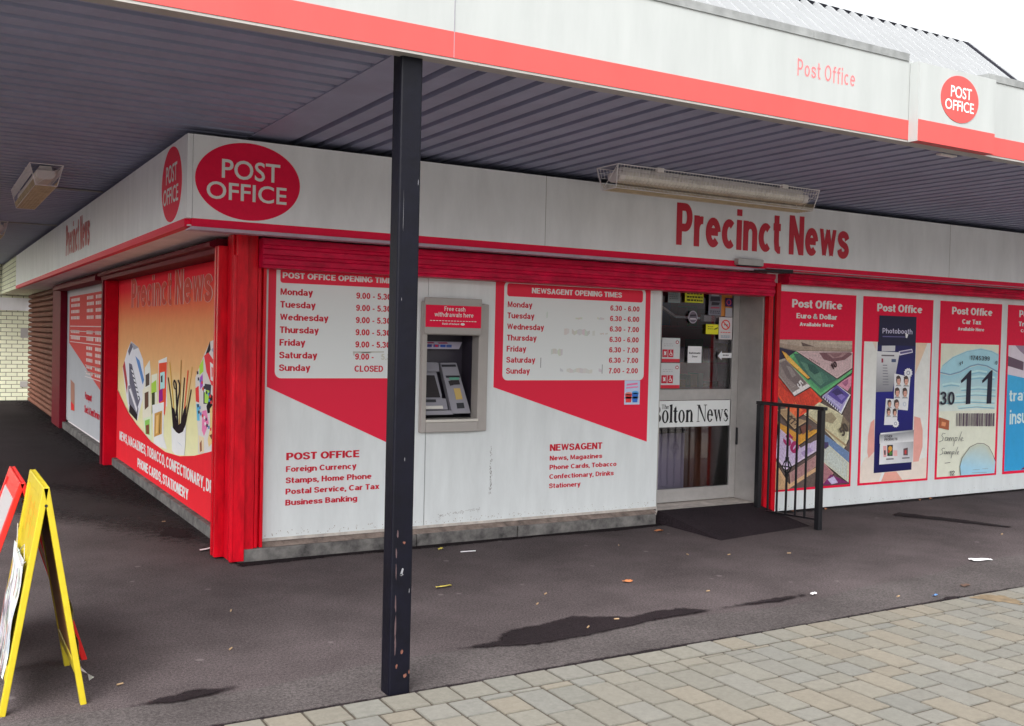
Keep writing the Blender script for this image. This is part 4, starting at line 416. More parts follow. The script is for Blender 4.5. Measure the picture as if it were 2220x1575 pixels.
 'disc':[((202,204,188),[(7.225,1.603),(8.207,1.599),(8.201,0.217),(7.211,0.201)]),((150,192,204),[(7.241,1.307),(7.288,1.374),(7.443,1.457),(7.668,1.522),(7.899,1.552),(8.087,1.528),(8.21,1.492),(8.205,1.283),(8.012,1.363),(7.858,1.38),(7.726,1.356),(7.565,1.298),(7.405,1.269),(7.241,1.289)]),([(140,184,198),(140,184,198),(140,184,198),(140,184,198),(140,184,198),(140,184,198),(140,184,198),(196,204,196),(196,204,196)],[(7.242,1.281),(7.406,1.261),(7.566,1.29),(7.727,1.347),(7.859,1.371),(8.012,1.355),(8.202,1.279),(8.193,0.897),(7.237,0.892)]),((112,142,166),[(7.246,1.287),(7.403,1.264),(7.407,1.278),(7.25,1.301)]),((112,142,166),[(7.408,1.264),(7.569,1.294),(7.562,1.308),(7.402,1.278)]),((112,142,166),[(7.571,1.294),(7.732,1.353),(7.72,1.366),(7.559,1.307)]),((112,142,166),[(7.729,1.353),(7.862,1.375),(7.855,1.389),(7.723,1.367)]),((112,142,166),[(7.857,1.374),(8.01,1.358),(8.013,1.373),(7.86,1.389)]),((112,142,166),[(8.006,1.359),(8.191,1.298),(8.202,1.311),(8.017,1.372)]),((120,160,180),[(7.275,1.357),(7.438,1.443),(7.434,1.447),(7.271,1.36)]),((120,160,180),[(7.437,1.443),(7.67,1.51),(7.667,1.514),(7.434,1.447)]),((120,160,180),[(7.669,1.51),(7.9,1.538),(7.899,1.542),(7.668,1.514)]),((120,160,180),[(7.899,1.538),(8.087,1.515),(8.089,1.52),(7.9,1.542)]),((120,160,180),[(8.086,1.516),(8.201,1.479),(8.204,1.482),(8.09,1.519)]),((176,206,208),[(7.733,1.288),(7.874,1.307),(7.867,1.324),(7.727,1.304)]),((176,206,208),[(7.869,1.307),(8.013,1.293),(8.017,1.309),(7.872,1.324)]),((118,168,184),[(7.749,1.272),(7.874,1.289),(7.87,1.299),(7.745,1.282)]),((118,168,184),[(7.871,1.289),(8.002,1.277),(8.004,1.287),(7.873,1.299)]),((176,206,208),[(7.653,1.23),(7.901,1.249),(7.897,1.266),(7.648,1.247)]),((176,206,208),[(7.898,1.249),(8.155,1.234),(8.156,1.251),(7.9,1.266)]),((118,168,184),[(7.669,1.214),(7.901,1.231),(7.899,1.241),(7.667,1.225)]),((118,168,184),[(7.9,1.231),(8.142,1.218),(8.143,1.229),(7.901,1.241)]),((176,206,208),[(7.286,1.158),(7.429,1.176),(7.423,1.193),(7.28,1.174)]),((176,206,208),[(7.424,1.176),(7.571,1.161),(7.574,1.178),(7.427,1.193)]),((118,168,184),[(7.302,1.143),(7.429,1.159),(7.425,1.169),(7.298,1.153)]),((118,168,184),[(7.426,1.159),(7.559,1.146),(7.561,1.156),(7.428,1.169)]),((176,206,208),[(7.577,1.115),(7.874,1.133),(7.87,1.15),(7.573,1.132)]),((176,206,208),[(7.871,1.133),(8.179,1.116),(8.18,1.133),(7.873,1.15)]),((118,168,184),[(7.593,1.1),(7.874,1.115),(7.872,1.125),(7.591,1.11)]),((118,168,184),[(7.873,1.115),(8.167,1.1),(8.167,1.111),(7.873,1.125)]),((176,206,208),[(7.499,1.054),(7.835,1.07),(7.832,1.086),(7.495,1.07)]),((176,206,208),[(7.833,1.07),(8.183,1.052),(8.184,1.069),(7.834,1.086)]),((118,168,184),[(7.515,1.038),(7.836,1.052),(7.834,1.062),(7.513,1.048)]),((118,168,184),[(7.835,1.052),(8.17,1.036),(8.171,1.047),(7.835,1.062)]),((176,206,208),[(7.294,0.983),(7.723,0.997),(7.72,1.014),(7.291,1.0)]),((176,206,208),[(7.721,0.997),(8.17,0.977),(8.171,0.994),(7.721,1.014)]),((118,168,184),[(7.31,0.968),(7.723,0.979),(7.722,0.99),(7.308,0.978)]),((118,168,184),[(7.722,0.979),(8.158,0.961),(8.158,0.972),(7.722,0.99)]),((176,206,208),[(7.538,0.928),(7.851,0.943),(7.847,0.96),(7.535,0.945)]),((176,206,208),[(7.849,0.943),(8.173,0.923),(8.174,0.94),(7.85,0.96)]),((118,168,184),[(7.555,0.913),(7.851,0.925),(7.849,0.935),(7.553,0.923)]),((118,168,184),[(7.85,0.925),(8.161,0.907),(8.161,0.918),(7.851,0.935)]),((30,28,46),[(7.578,1.209),(7.732,1.319),(7.748,1.319),(7.748,0.965),(7.671,0.962),(7.677,1.232),(7.588,1.182)]),((30,28,46),[(7.932,1.209),(8.082,1.32),(8.106,1.321),(8.103,0.963),(8.021,0.962),(8.029,1.232),(7.939,1.181)]),((92,78,90),[(7.524,0.868),(7.532,0.87),(7.533,0.735),(7.525,0.733)]),((92,78,90),[(7.543,0.868),(7.55,0.87),(7.551,0.735),(7.544,0.733)]),((92,78,90),[(7.566,0.868),(7.584,0.869),(7.585,0.734),(7.567,0.732)]),((92,78,90),[(7.592,0.867),(7.599,0.869),(7.6,0.733),(7.593,0.731)]),((92,78,90),[(7.605,0.867),(7.612,0.869),(7.613,0.733),(7.606,0.731)]),((92,78,90),[(7.628,0.866),(7.658,0.868),(7.659,0.732),(7.629,0.731)]),((92,78,90),[(7.67,0.866),(7.676,0.868),(7.677,0.731),(7.671,0.73)]),((92,78,90),[(7.684,0.865),(7.714,0.867),(7.715,0.731),(7.685,0.729)]),((92,78,90),[(7.726,0.865),(7.737,0.867),(7.738,0.73),(7.727,0.728)]),((92,78,90),[(7.746,0.864),(7.752,0.866),(7.753,0.73),(7.747,0.728)]),((92,78,90),[(7.764,0.864),(7.772,0.866),(7.773,0.729),(7.765,0.727)]),((92,78,90),[(7.779,0.864),(7.79,0.866),(7.792,0.729),(7.78,0.727)]),((92,78,90),[(7.802,0.863),(7.811,0.865),(7.812,0.728),(7.803,0.726)]),((92,78,90),[(7.819,0.863),(7.831,0.865),(7.832,0.728),(7.82,0.726)]),((92,78,90),[(7.842,0.863),(7.854,0.865),(7.855,0.727),(7.843,0.725)]),((92,78,90),[(7.861,0.862),(7.891,0.864),(7.892,0.726),(7.862,0.725)]),((92,78,90),[(7.903,0.862),(7.921,0.863),(7.922,0.726),(7.904,0.724)]),((92,78,90),[(7.93,0.861),(7.938,0.863),(7.939,0.725),(7.931,0.723)]),((92,78,90),[(7.947,0.861),(7.965,0.863),(7.966,0.724),(7.948,0.723)]),((92,78,90),[(7.977,0.86),(7.984,0.862),(7.985,0.724),(7.979,0.722)]),((92,78,90),[(7.996,0.86),(8.003,0.862),(8.004,0.724),(7.997,0.722)]),((92,78,90),[(8.015,0.86),(8.045,0.861),(8.047,0.723),(8.016,0.721)]),((92,78,90),[(8.058,0.859),(8.088,0.86),(8.089,0.721),(8.059,0.72)]),((92,78,90),[(8.097,0.858),(8.116,0.86),(8.117,0.721),(8.098,0.719)]),((92,78,90),[(8.133,0.858),(8.164,0.859),(8.165,0.72),(8.134,0.718)]),((152,84,58),[(7.228,0.838),(7.408,0.796),(7.406,0.697),(7.23,0.728)]),((196,130,92),[(7.287,0.788),(7.36,0.776),(7.346,0.735),(7.282,0.747)]),([(148,188,208),(148,188,208),(178,184,170),(178,184,170),(178,184,170),(178,184,170),(178,184,170),(178,184,170),(148,188,208),(148,188,208)],[(7.625,0.215),(7.607,0.311),(7.639,0.401),(7.766,0.509),(7.889,0.544),(7.991,0.539),(8.078,0.504),(8.151,0.421),(8.205,0.338),(8.195,0.211)]),((84,76,74),[(7.629,0.215),(7.611,0.311),(7.603,0.311),(7.621,0.215)]),((84,76,74),[(7.611,0.31),(7.643,0.401),(7.635,0.402),(7.603,0.311)]),((84,76,74),[(7.643,0.4),(7.769,0.507),(7.762,0.511),(7.636,0.403)]),((84,76,74),[(7.767,0.507),(7.891,0.542),(7.887,0.547),(7.764,0.512)]),((84,76,74),[(7.889,0.541),(7.991,0.536),(7.991,0.541),(7.889,0.547)]),((84,76,74),[(7.989,0.536),(8.076,0.501),(8.08,0.506),(7.993,0.541)]),((84,76,74),[(8.074,0.503),(8.148,0.419),(8.155,0.422),(8.082,0.505)]),((84,76,74),[(8.147,0.42),(8.201,0.337),(8.209,0.339),(8.155,0.421)]),((90,84,84),[(7.359,0.352),(7.447,0.356),(7.446,0.362),(7.357,0.358)]),((130,140,150),[(7.821,0.262),(7.939,0.262),(7.938,0.266),(7.821,0.266)]),((130,140,150),[(7.981,0.265),(8.083,0.266),(8.082,0.27),(7.98,0.269)]),((130,140,150),[(7.806,0.231),(8.06,0.226),(8.059,0.231),(7.806,0.235)]),((76,74,78),[(7.353,0.663),(7.315,0.67),(7.314,0.666),(7.352,0.659)]),((76,74,78),[(7.311,0.669),(7.287,0.646),(7.292,0.644),(7.317,0.667)]),((76,74,78),[(7.287,0.644),(7.315,0.622),(7.32,0.624),(7.292,0.646)]),((76,74,78),[(7.314,0.624),(7.306,0.593),(7.313,0.592),(7.321,0.623)]),((76,74,78),[(7.308,0.595),(7.25,0.58),(7.253,0.576),(7.311,0.591)]),((76,74,78),[(7.391,0.623),(7.357,0.627),(7.356,0.623),(7.391,0.619)]),((76,74,78),[(7.353,0.625),(7.341,0.592),(7.347,0.591),(7.36,0.624)]),((76,74,78),[(7.344,0.59),(7.379,0.589),(7.378,0.593),(7.344,0.594)]),((76,74,78),[(7.382,0.59),(7.398,0.62),(7.392,0.622),(7.376,0.591)]),((76,74,78),[(7.392,0.621),(7.388,0.588),(7.394,0.587),(7.398,0.621)]),((76,74,78),[(7.409,0.62),(7.409,0.584),(7.416,0.584),(7.416,0.62)]),((76,74,78),[(7.416,0.583),(7.433,0.619),(7.427,0.621),(7.41,0.585)]),((76,74,78),[(7.43,0.618),(7.443,0.617),(7.443,0.621),(7.43,0.622)]),((76,74,78),[(7.44,0.62),(7.44,0.583),(7.446,0.583),(7.446,0.619)]),((76,74,78),[(7.446,0.582),(7.468,0.618),(7.462,0.62),(7.44,0.584)]),((76,74,78),[(7.464,0.617),(7.481,0.613),(7.483,0.617),(7.466,0.621)]),((76,74,78),[(7.479,0.616),(7.479,0.582),(7.486,0.582),(7.485,0.615)]),((76,74,78),[(7.51,0.621),(7.482,0.529),(7.488,0.528),(7.517,0.62)]),((76,74,78),[(7.513,0.615),(7.544,0.614),(7.544,0.618),(7.513,0.619)]),((76,74,78),[(7.541,0.617),(7.524,0.584),(7.53,0.582),(7.547,0.616)]),((76,74,78),[(7.527,0.585),(7.501,0.589),(7.5,0.585),(7.526,0.581)]),((76,74,78),[(7.565,0.578),(7.616,0.676),(7.61,0.677),(7.558,0.58)]),((76,74,78),[(7.605,0.585),(7.638,0.604),(7.633,0.607),(7.6,0.588)]),((76,74,78),[(7.638,0.606),(7.626,0.618),(7.621,0.616),(7.633,0.604)]),((76,74,78),[(7.621,0.618),(7.597,0.602),(7.602,0.599),(7.626,0.615)]),((76,74,78),[(7.596,0.6),(7.602,0.578),(7.609,0.578),(7.603,0.601)]),((76,74,78),[(7.606,0.576),(7.647,0.58),(7.645,0.584),(7.605,0.58)]),((76,74,78),[(7.346,0.511),(7.315,0.516),(7.314,0.512),(7.345,0.507)]),((76,74,78),[(7.312,0.516),(7.292,0.498),(7.297,0.495),(7.317,0.513)]),((76,74,78),[(7.292,0.495),(7.314,0.478),(7.318,0.48),(7.297,0.497)]),((76,74,78),[(7.313,0.479),(7.305,0.455),(7.312,0.454),(7.319,0.478)]),((76,74,78),[(7.307,0.456),(7.26,0.445),(7.263,0.441),(7.31,0.453)]),((76,74,78),[(7.375,0.479),(7.348,0.482),(7.347,0.478),(7.374,0.475)]),((76,74,78),[(7.344,0.481),(7.333,0.454),(7.339,0.453),(7.351,0.479)]),((76,74,78),[(7.336,0.451),(7.364,0.45),(7.364,0.454),(7.336,0.456)]),((76,74,78),[(7.367,0.452),(7.381,0.476),(7.375,0.477),(7.361,0.453)]),((76,74,78),[(7.375,0.477),(7.371,0.45),(7.377,0.449),(7.381,0.476)]),((76,74,78),[(7.389,0.476),(7.388,0.447),(7.394,0.447),(7.395,0.476)]),((76,74,78),[(7.394,0.446),(7.409,0.475),(7.403,0.476),(7.388,0.448)]),((76,74,78),[(7.406,0.473),(7.417,0.473),(7.416,0.477),(7.406,0.477)]),((76,74,78),[(7.413,0.475),(7.412,0.446),(7.418,0.446),(7.42,0.475)]),((76,74,78),[(7.418,0.445),(7.437,0.473),(7.431,0.475),(7.412,0.447)]),((76,74,78),[(7.433,0.472),(7.447,0.47),(7.448,0.474),(7.435,0.476)]),((76,74,78),[(7.444,0.472),(7.443,0.445),(7.45,0.445),(7.451,0.471)]),((76,74,78),[(7.469,0.476),(7.443,0.403),(7.45,0.401),(7.476,0.475)]),((76,74,78),[(7.472,0.471),(7.497,0.47),(7.497,0.474),(7.472,0.475)]),((76,74,78),[(7.494,0.473),(7.479,0.447),(7.485,0.445),(7.5,0.471)]),((76,74,78),[(7.482,0.448),(7.462,0.451),(7.461,0.447),(7.481,0.444)]),((76,74,78),[(7.513,0.441),(7.557,0.519),(7.551,0.52),(7.506,0.443)]),((76,74,78),[(7.545,0.446),(7.572,0.461),(7.567,0.464),(7.54,0.45)]),((76,74,78),[(7.572,0.464),(7.563,0.473),(7.558,0.471),(7.567,0.462)]),((76,74,78),[(7.558,0.474),(7.538,0.461),(7.543,0.458),(7.563,0.47)]),((76,74,78),[(7.537,0.459),(7.541,0.441),(7.548,0.441),(7.544,0.459)]),((76,74,78),[(7.545,0.439),(7.578,0.442),(7.576,0.446),(7.544,0.443)])],
 'disc_text':[('11',[(7.521,1.36),(7.585,1.386),(7.508,1.391)]),('1745399',[(7.706,1.427),(8.034,1.419),(7.7,1.476)]),('9',[(8.134,1.379),(8.168,1.38),(8.128,1.422)]),('30',[(7.234,0.959),(7.474,0.955),(7.226,1.102)]),('12',[(7.427,0.22),(7.514,0.221),(7.43,0.272)])],
 'travel':[((46,142,192),[(8.362,1.278),(9.191,1.173),(9.175,0.218),(8.365,0.22)]),([(60,160,205),(40,120,175),(46,142,192),(46,142,192)],[(8.362,1.278),(9.191,1.173),(9.189,0.904),(8.365,0.938)]),((196,186,196),[(8.364,1.608),(9.202,1.6),(9.21,1.173),(8.673,1.238),(8.362,1.278)]),((92,72,88),[(8.361,1.478),(8.657,1.414),(8.656,1.319),(8.368,1.37)]),((140,120,140),[(8.485,1.599),(8.701,1.598),(8.708,1.471),(8.578,1.535)]),((110,30,60),[(8.675,0.228),(9.162,0.433),(9.171,0.218)])],
 'travel_text':[('travel',[(8.419,0.98),(8.921,0.997),(8.411,1.105)]),('insurance',[(8.441,0.73),(9.18,0.747),(8.431,0.888)])],
 'side_curve':[(-4.981,0.796),(-4.481,0.651),(-3.987,0.566),(-3.229,0.47),(-2.565,0.442),(-1.979,0.47),(-1.457,0.533),(-0.952,0.62),(-0.801,0.651)],
 'side_art':[((190,190,196),[(-4.607,1.317),(-4.398,1.413),(-3.982,1.356),(-3.726,1.239),(-3.634,1.017),(-3.715,0.845),(-3.977,0.606),(-4.468,0.668),(-4.623,0.786),(-4.906,1.112)]),((96,92,104),[(-4.576,1.305),(-4.425,1.395),(-4.254,1.375),(-4.514,1.255)]),((140,140,150),[(-4.397,1.408),(-3.982,1.356),(-4.251,1.325)]),((150,62,66),[(-4.892,1.126),(-4.775,1.195),(-4.578,0.957),(-4.598,0.839)]),((92,90,104),[(-4.508,1.178),(-4.343,1.171),(-3.844,0.836),(-4.0,0.728),(-4.462,0.963)]),((192,192,196),[(-4.39,1.132),(-4.304,1.122),(-3.878,0.859),(-3.94,0.818)]),((86,120,170),[(-4.143,1.265),(-3.906,1.223),(-3.648,1.04),(-3.726,0.989)]),((110,108,120),[(-4.547,0.932),(-4.397,0.953),(-3.934,0.733),(-3.992,0.63),(-4.474,0.744)]),((190,188,192),[(-4.486,0.897),(-4.387,0.916),(-4.0,0.728),(-4.037,0.69)]),((40,34,38),[(-4.431,0.747),(-4.203,0.713),(-3.982,0.668),(-4.004,0.602),(-4.467,0.658)]),((58,56,66),[(-4.448,1.142),(-4.304,1.122),(-4.289,1.108),(-4.432,1.125)]),((58,56,66),[(-4.366,1.094),(-4.231,1.077),(-4.216,1.063),(-4.35,1.077)]),((58,56,66),[(-4.284,1.047),(-4.159,1.033),(-4.144,1.019),(-4.269,1.03)]),((58,56,66),[(-4.205,1.001),(-4.087,0.989),(-4.073,0.975),(-4.189,0.984)]),((58,56,66),[(-4.126,0.955),(-4.017,0.946),(-4.002,0.932),(-4.111,0.938)]),((58,56,66),[(-4.048,0.91),(-3.947,0.903),(-3.933,0.889),(-4.033,0.893)]),((58,56,66),[(-3.971,0.865),(-3.878,0.861),(-3.864,0.847),(-3.956,0.849)]),((196,196,190),[(-3.62,1.161),(-3.376,1.245),(-3.326,1.137),(-3.325,0.963),(-3.628,0.946)]),((78,66,60),[(-3.577,1.091),(-3.385,1.123),(-3.376,1.007),(-3.568,0.973)]),((196,192,176),[(-3.723,0.941),(-3.327,0.998),(-3.271,0.712),(-3.699,0.63)]),((86,62,52),[(-3.613,0.911),(-3.413,0.941),(-3.402,0.795),(-3.588,0.746)]),((200,206,180),[(-3.276,1.105),(-3.003,1.134),(-2.982,0.847),(-3.254,0.805)]),((146,180,70),[(-3.27,1.024),(-3.043,1.07),(-3.024,0.958),(-3.263,0.92)]),((60,60,40),[(-3.252,0.933),(-3.103,0.953),(-3.095,0.84),(-3.236,0.726)]),((206,204,200),[(-2.956,1.254),(-2.585,1.3),(-2.543,0.856),(-2.924,0.807)]),((206,72,50),[(-2.932,1.23),(-2.582,1.253),(-2.596,0.874),(-2.64,0.762),(-2.918,0.874)]),((150,190,190),[(-2.871,1.145),(-2.669,1.164),(-2.658,1.012),(-2.86,0.99)]),((60,48,50),[(-2.836,1.113),(-2.762,1.128),(-2.757,1.062),(-2.832,1.058)]),((130,30,120),[(-2.914,0.975),(-2.753,1.007),(-2.735,0.898),(-2.906,0.864)]),((188,200,170),[(-3.638,0.659),(-3.247,0.714),(-3.229,0.473),(-3.594,0.495)]),((120,170,80),[(-3.574,0.64),(-3.333,0.678),(-3.322,0.521),(-3.533,0.513)]),((110,62,50),[(-3.527,0.597),(-3.359,0.623),(-3.34,0.531),(-3.497,0.516)]),((206,206,198),[(-3.22,0.819),(-2.681,0.885),(-2.679,0.572),(-2.515,0.469),(-3.112,0.45)]),((172,128,68),[(-3.099,0.748),(-2.749,0.803),(-2.755,0.587),(-3.106,0.524)]),((200,160,100),[(-3.019,0.732),(-2.909,0.752),(-2.94,0.581),(-3.029,0.561)]),((110,84,50),[(-2.855,0.767),(-2.812,0.775),(-2.831,0.584),(-2.885,0.575)]),((180,140,60),[(-2.477,1.258),(-2.2,0.692),(-2.167,0.695),(-2.442,1.26)]),((150,110,60),[(-2.015,1.288),(-2.058,0.705),(-2.026,0.708),(-1.983,1.289)]),((196,84,60),[(-1.759,1.213),(-1.927,0.717),(-1.882,0.72),(-1.716,1.213)]),((176,140,84),[(-1.604,1.248),(-1.876,0.742),(-1.845,0.744),(-1.575,1.248)]),((70,50,40),[(-2.531,1.116),(-2.252,0.708),(-2.214,0.712),(-2.49,1.119)]),((60,44,40),[(-1.886,1.146),(-1.993,0.711),(-1.952,0.714),(-1.846,1.148)]),((60,44,36),[(-1.632,1.06),(-1.859,0.724),(-1.815,0.726),(-1.59,1.061)]),((40,32,38),[(-2.287,1.104),(-2.212,1.076),(-2.161,1.084),(-2.235,1.112)]),((40,32,38),[(-2.215,1.078),(-2.193,0.965),(-2.136,0.969),(-2.158,1.082)]),((40,32,38),[(-2.193,0.964),(-2.148,0.801),(-2.091,0.806),(-2.136,0.969)]),((40,32,38),[(-2.148,0.801),(-2.115,0.679),(-2.059,0.684),(-2.091,0.806)]),((40,32,38),[(-2.134,1.112),(-2.066,1.074),(-2.014,1.081),(-2.081,1.118)]),((40,32,38),[(-2.068,1.076),(-2.073,1.014),(-2.017,1.017),(-2.012,1.079)]),((40,32,38),[(-2.072,1.015),(-2.124,0.95),(-2.069,0.951),(-2.017,1.016)]),((40,32,38),[(-2.124,0.949),(-2.195,0.798),(-2.138,0.801),(-2.068,0.951)]),((40,32,38),[(-2.28,1.108),(-2.307,1.075),(-2.268,1.075),(-2.242,1.108)]),((40,32,38),[(-2.307,1.073),(-2.265,1.033),(-2.227,1.037),(-2.269,1.077)]),((40,32,38),[(-2.257,1.031),(-2.194,1.024),(-2.171,1.032),(-2.234,1.039)]),((36,28,32),[(-2.362,0.869),(-2.243,0.856),(-2.09,0.723),(-1.975,0.753),(-1.87,0.874),(-1.775,0.921),(-1.791,0.769),(-1.902,0.678),(-2.085,0.651),(-2.28,0.685)]),((206,208,212),[(-2.35,0.7),(-2.181,0.662),(-2.038,0.655),(-1.88,0.69),(-1.781,0.76),(-1.786,0.629),(-1.821,0.494),(-2.167,0.461),(-2.305,0.481)]),((176,180,186),[(-2.128,0.584),(-1.893,0.557),(-1.986,0.578)]),((186,182,180),[(-1.466,1.166),(-1.191,1.357),(-1.007,1.463),(-0.833,1.484),(-0.786,0.639),(-1.336,0.563),(-1.347,0.73),(-1.444,0.954)]),((50,46,48),[(-1.133,1.368),(-1.008,1.468),(-0.984,1.399),(-1.076,1.36)]),((140,150,170),[(-0.966,1.4),(-0.841,1.439),(-0.832,1.358)]),((204,60,66),[(-1.19,1.348),(-1.058,1.379),(-0.829,1.304),(-0.816,1.115),(-0.949,1.135),(-1.105,1.229)]),((206,190,190),[(-0.997,1.307),(-0.867,1.284),(-0.859,1.158),(-0.97,1.17)]),((196,110,110),[(-0.958,1.272),(-0.902,1.265),(-0.897,1.192),(-0.942,1.195)]),((150,190,70),[(-1.342,1.258),(-1.208,1.328),(-1.201,1.225),(-1.33,1.191)]),((150,80,170),[(-1.312,1.173),(-1.227,1.205),(-1.213,1.111),(-1.298,1.078)]),((196,60,60),[(-1.461,1.079),(-1.352,1.104),(-1.323,0.972),(-1.437,0.974)]),((90,160,190),[(-1.419,0.955),(-1.322,0.962),(-1.298,0.83),(-1.386,0.823)]),((60,56,66),[(-1.195,1.131),(-0.949,1.135),(-0.976,0.986),(-1.185,0.972)]),((150,190,80),[(-1.153,1.086),(-1.001,1.086),(-1.032,0.982),(-1.147,0.984)]),((34,28,32),[(-1.087,0.96),(-0.944,1.062),(-0.833,1.032),(-0.935,0.925),(-1.046,0.907)]),((220,110,150),[(-1.22,0.913),(-1.086,0.932),(-1.004,0.836),(-1.149,0.721),(-1.222,0.761)]),((216,172,120),[(-0.974,0.949),(-0.817,1.015),(-0.799,0.728),(-0.992,0.653),(-1.033,0.704),(-0.964,0.803)]),((110,60,50),[(-0.979,0.746),(-0.802,0.781),(-0.797,0.71),(-0.922,0.724)]),((210,180,150),[(-1.326,0.713),(-1.148,0.711),(-1.14,0.595),(-1.297,0.577)]),((130,80,60),[(-1.282,0.651),(-1.224,0.685),(-1.211,0.601),(-1.265,0.586)]),((52,50,60),[(-1.421,1.216),(-1.372,1.222),(-1.362,1.199),(-1.411,1.191)]),((200,200,200),[(-1.203,1.134),(-1.157,1.14),(-1.148,1.118),(-1.194,1.11)]),((190,60,60),[(-0.995,1.055),(-0.951,1.061),(-0.943,1.04),(-0.987,1.031)]),((80,120,170),[(-1.325,0.942),(-1.278,0.949),(-1.268,0.927),(-1.316,0.918)]),((52,50,60),[(-1.112,0.866),(-1.067,0.874),(-1.058,0.852),(-1.103,0.843)]),((200,200,200),[(-0.908,0.794),(-0.865,0.802),(-0.856,0.781),(-0.899,0.771)]),((190,60,60),[(-1.263,1.145),(-1.216,1.151),(-1.207,1.129),(-1.253,1.121)]),((80,120,170),[(-1.053,1.065),(-1.008,1.072),(-0.999,1.05),(-1.043,1.042)]),((52,50,60),[(-1.387,0.952),(-1.338,0.959),(-1.329,0.937),(-1.377,0.928)]),((200,200,200),[(-1.171,0.876),(-1.125,0.883),(-1.115,0.861),(-1.161,0.852)]),((190,60,60),[(-0.964,0.803),(-0.92,0.811),(-0.912,0.789),(-0.955,0.78)]),((80,120,170),[(-1.323,1.156),(-1.276,1.162),(-1.266,1.14),(-1.314,1.132)]),((52,50,60),[(-1.11,1.076),(-1.065,1.082),(-1.056,1.06),(-1.101,1.052)]),((200,200,200),[(-0.907,0.999),(-0.863,1.006),(-0.855,0.985),(-0.898,0.976)]),((190,60,60),[(-1.23,0.885),(-1.183,0.893),(-1.174,0.871),(-1.22,0.861)]),((80,120,170),[(-1.021,0.812),(-0.976,0.819),(-0.968,0.798),(-1.012,0.789)]),((52,50,60),[(-1.385,1.168),(-1.337,1.174),(-1.327,1.151),(-1.375,1.143)]),((200,200,200),[(-1.169,1.087),(-1.123,1.093),(-1.114,1.071),(-1.16,1.063)]),((190,60,60),[(-0.963,1.009),(-0.919,1.016),(-0.91,0.994),(-0.954,0.986)]),((80,120,170),[(-1.29,0.895),(-1.243,0.902),(-1.233,0.88),(-1.28,0.871)]),((52,50,60),[(-1.078,0.821),(-1.033,0.828),(-1.024,0.807),(-1.069,0.797)]),((200,200,200),[(-0.905,1.204),(-0.862,1.209),(-0.854,1.188),(-0.897,1.18)]),((190,60,60),[(-1.228,1.097),(-1.182,1.104),(-1.172,1.082),(-1.219,1.073)]),((80,120,170),[(-1.019,1.019),(-0.975,1.026),(-0.966,1.004),(-1.01,0.996)]),((52,50,60),[(-1.351,0.905),(-1.303,0.912),(-1.294,0.89),(-1.341,0.88)]),((200,200,200),[(-1.136,0.83),(-1.091,0.837),(-1.082,0.816),(-1.127,0.806)])],
 'stick':{'yellow': [(4.12,2.033),(4.336,1.902)],'greypaper': [(3.928,2.003),(4.066,1.892)],'poster': [(4.402,1.999),(4.554,1.795)],'orange': [(4.559,2.027),(4.694,1.79)],'purple': [(4.601,1.96),(4.685,1.881)],'white': [(4.605,1.869),(4.688,1.786)],'nosmoke': [(4.532,1.781),(4.693,1.578)],'round': [(4.168,1.829),(4.274,1.714)],'yellow2': [(4.377,1.712),(4.527,1.622)],'auto': [(4.172,1.509),(4.333,1.358)],'arrow': [(4.529,1.471),(4.698,1.387)],'acc1': [(3.874,1.578),(4.079,1.364)],'acc2': [(3.87,1.354),(4.085,1.129)],'closer0': [(3.918,1.853),(4.168,1.761)],'closer1': [(4.266,1.773),(4.462,1.757)],'stand': [(4.377,1.623),(4.47,1.393)]},
 'atm':{'k': [[(1.648,1.329),(1.768,1.331),(1.772,1.314),(1.651,1.311)],[(1.673,1.246),(1.791,1.247),(1.794,1.231),(1.676,1.229)],[(1.711,1.211),(1.777,1.213),(1.783,1.18),(1.72,1.177)],[(1.727,1.149),(1.782,1.151),(1.793,1.068),(1.737,1.066)],[(1.735,1.04),(1.796,1.042),(1.799,1.001),(1.738,0.999)]]},
}

# ================================================================== ground
b = MB(); b.face([(-160,-160,0),(160,-160,0),(160,160,0),(-160,160,0)]); struct(b.build('ground', 'tarmac'))
# smoother worn band of tarmac along the paving, with a wavering edge
b = MB(); xs = [-6+.25*i for i in range(65)]
def edge(x): return -2.50 + .035*math.sin(x*1.7) + .03*math.sin(x*3.9+1) + (0.0 if x < 3 else min(.22, (x-3)*.09))
for x0, x1 in zip(xs, xs[1:]): b.face([(x0,-2.93,.004),(x1,-2.93,.004),(x1,edge(x1),.004),(x0,edge(x0),.004)])
struct(b.build('worn_tarmac_strip', 'strip'))
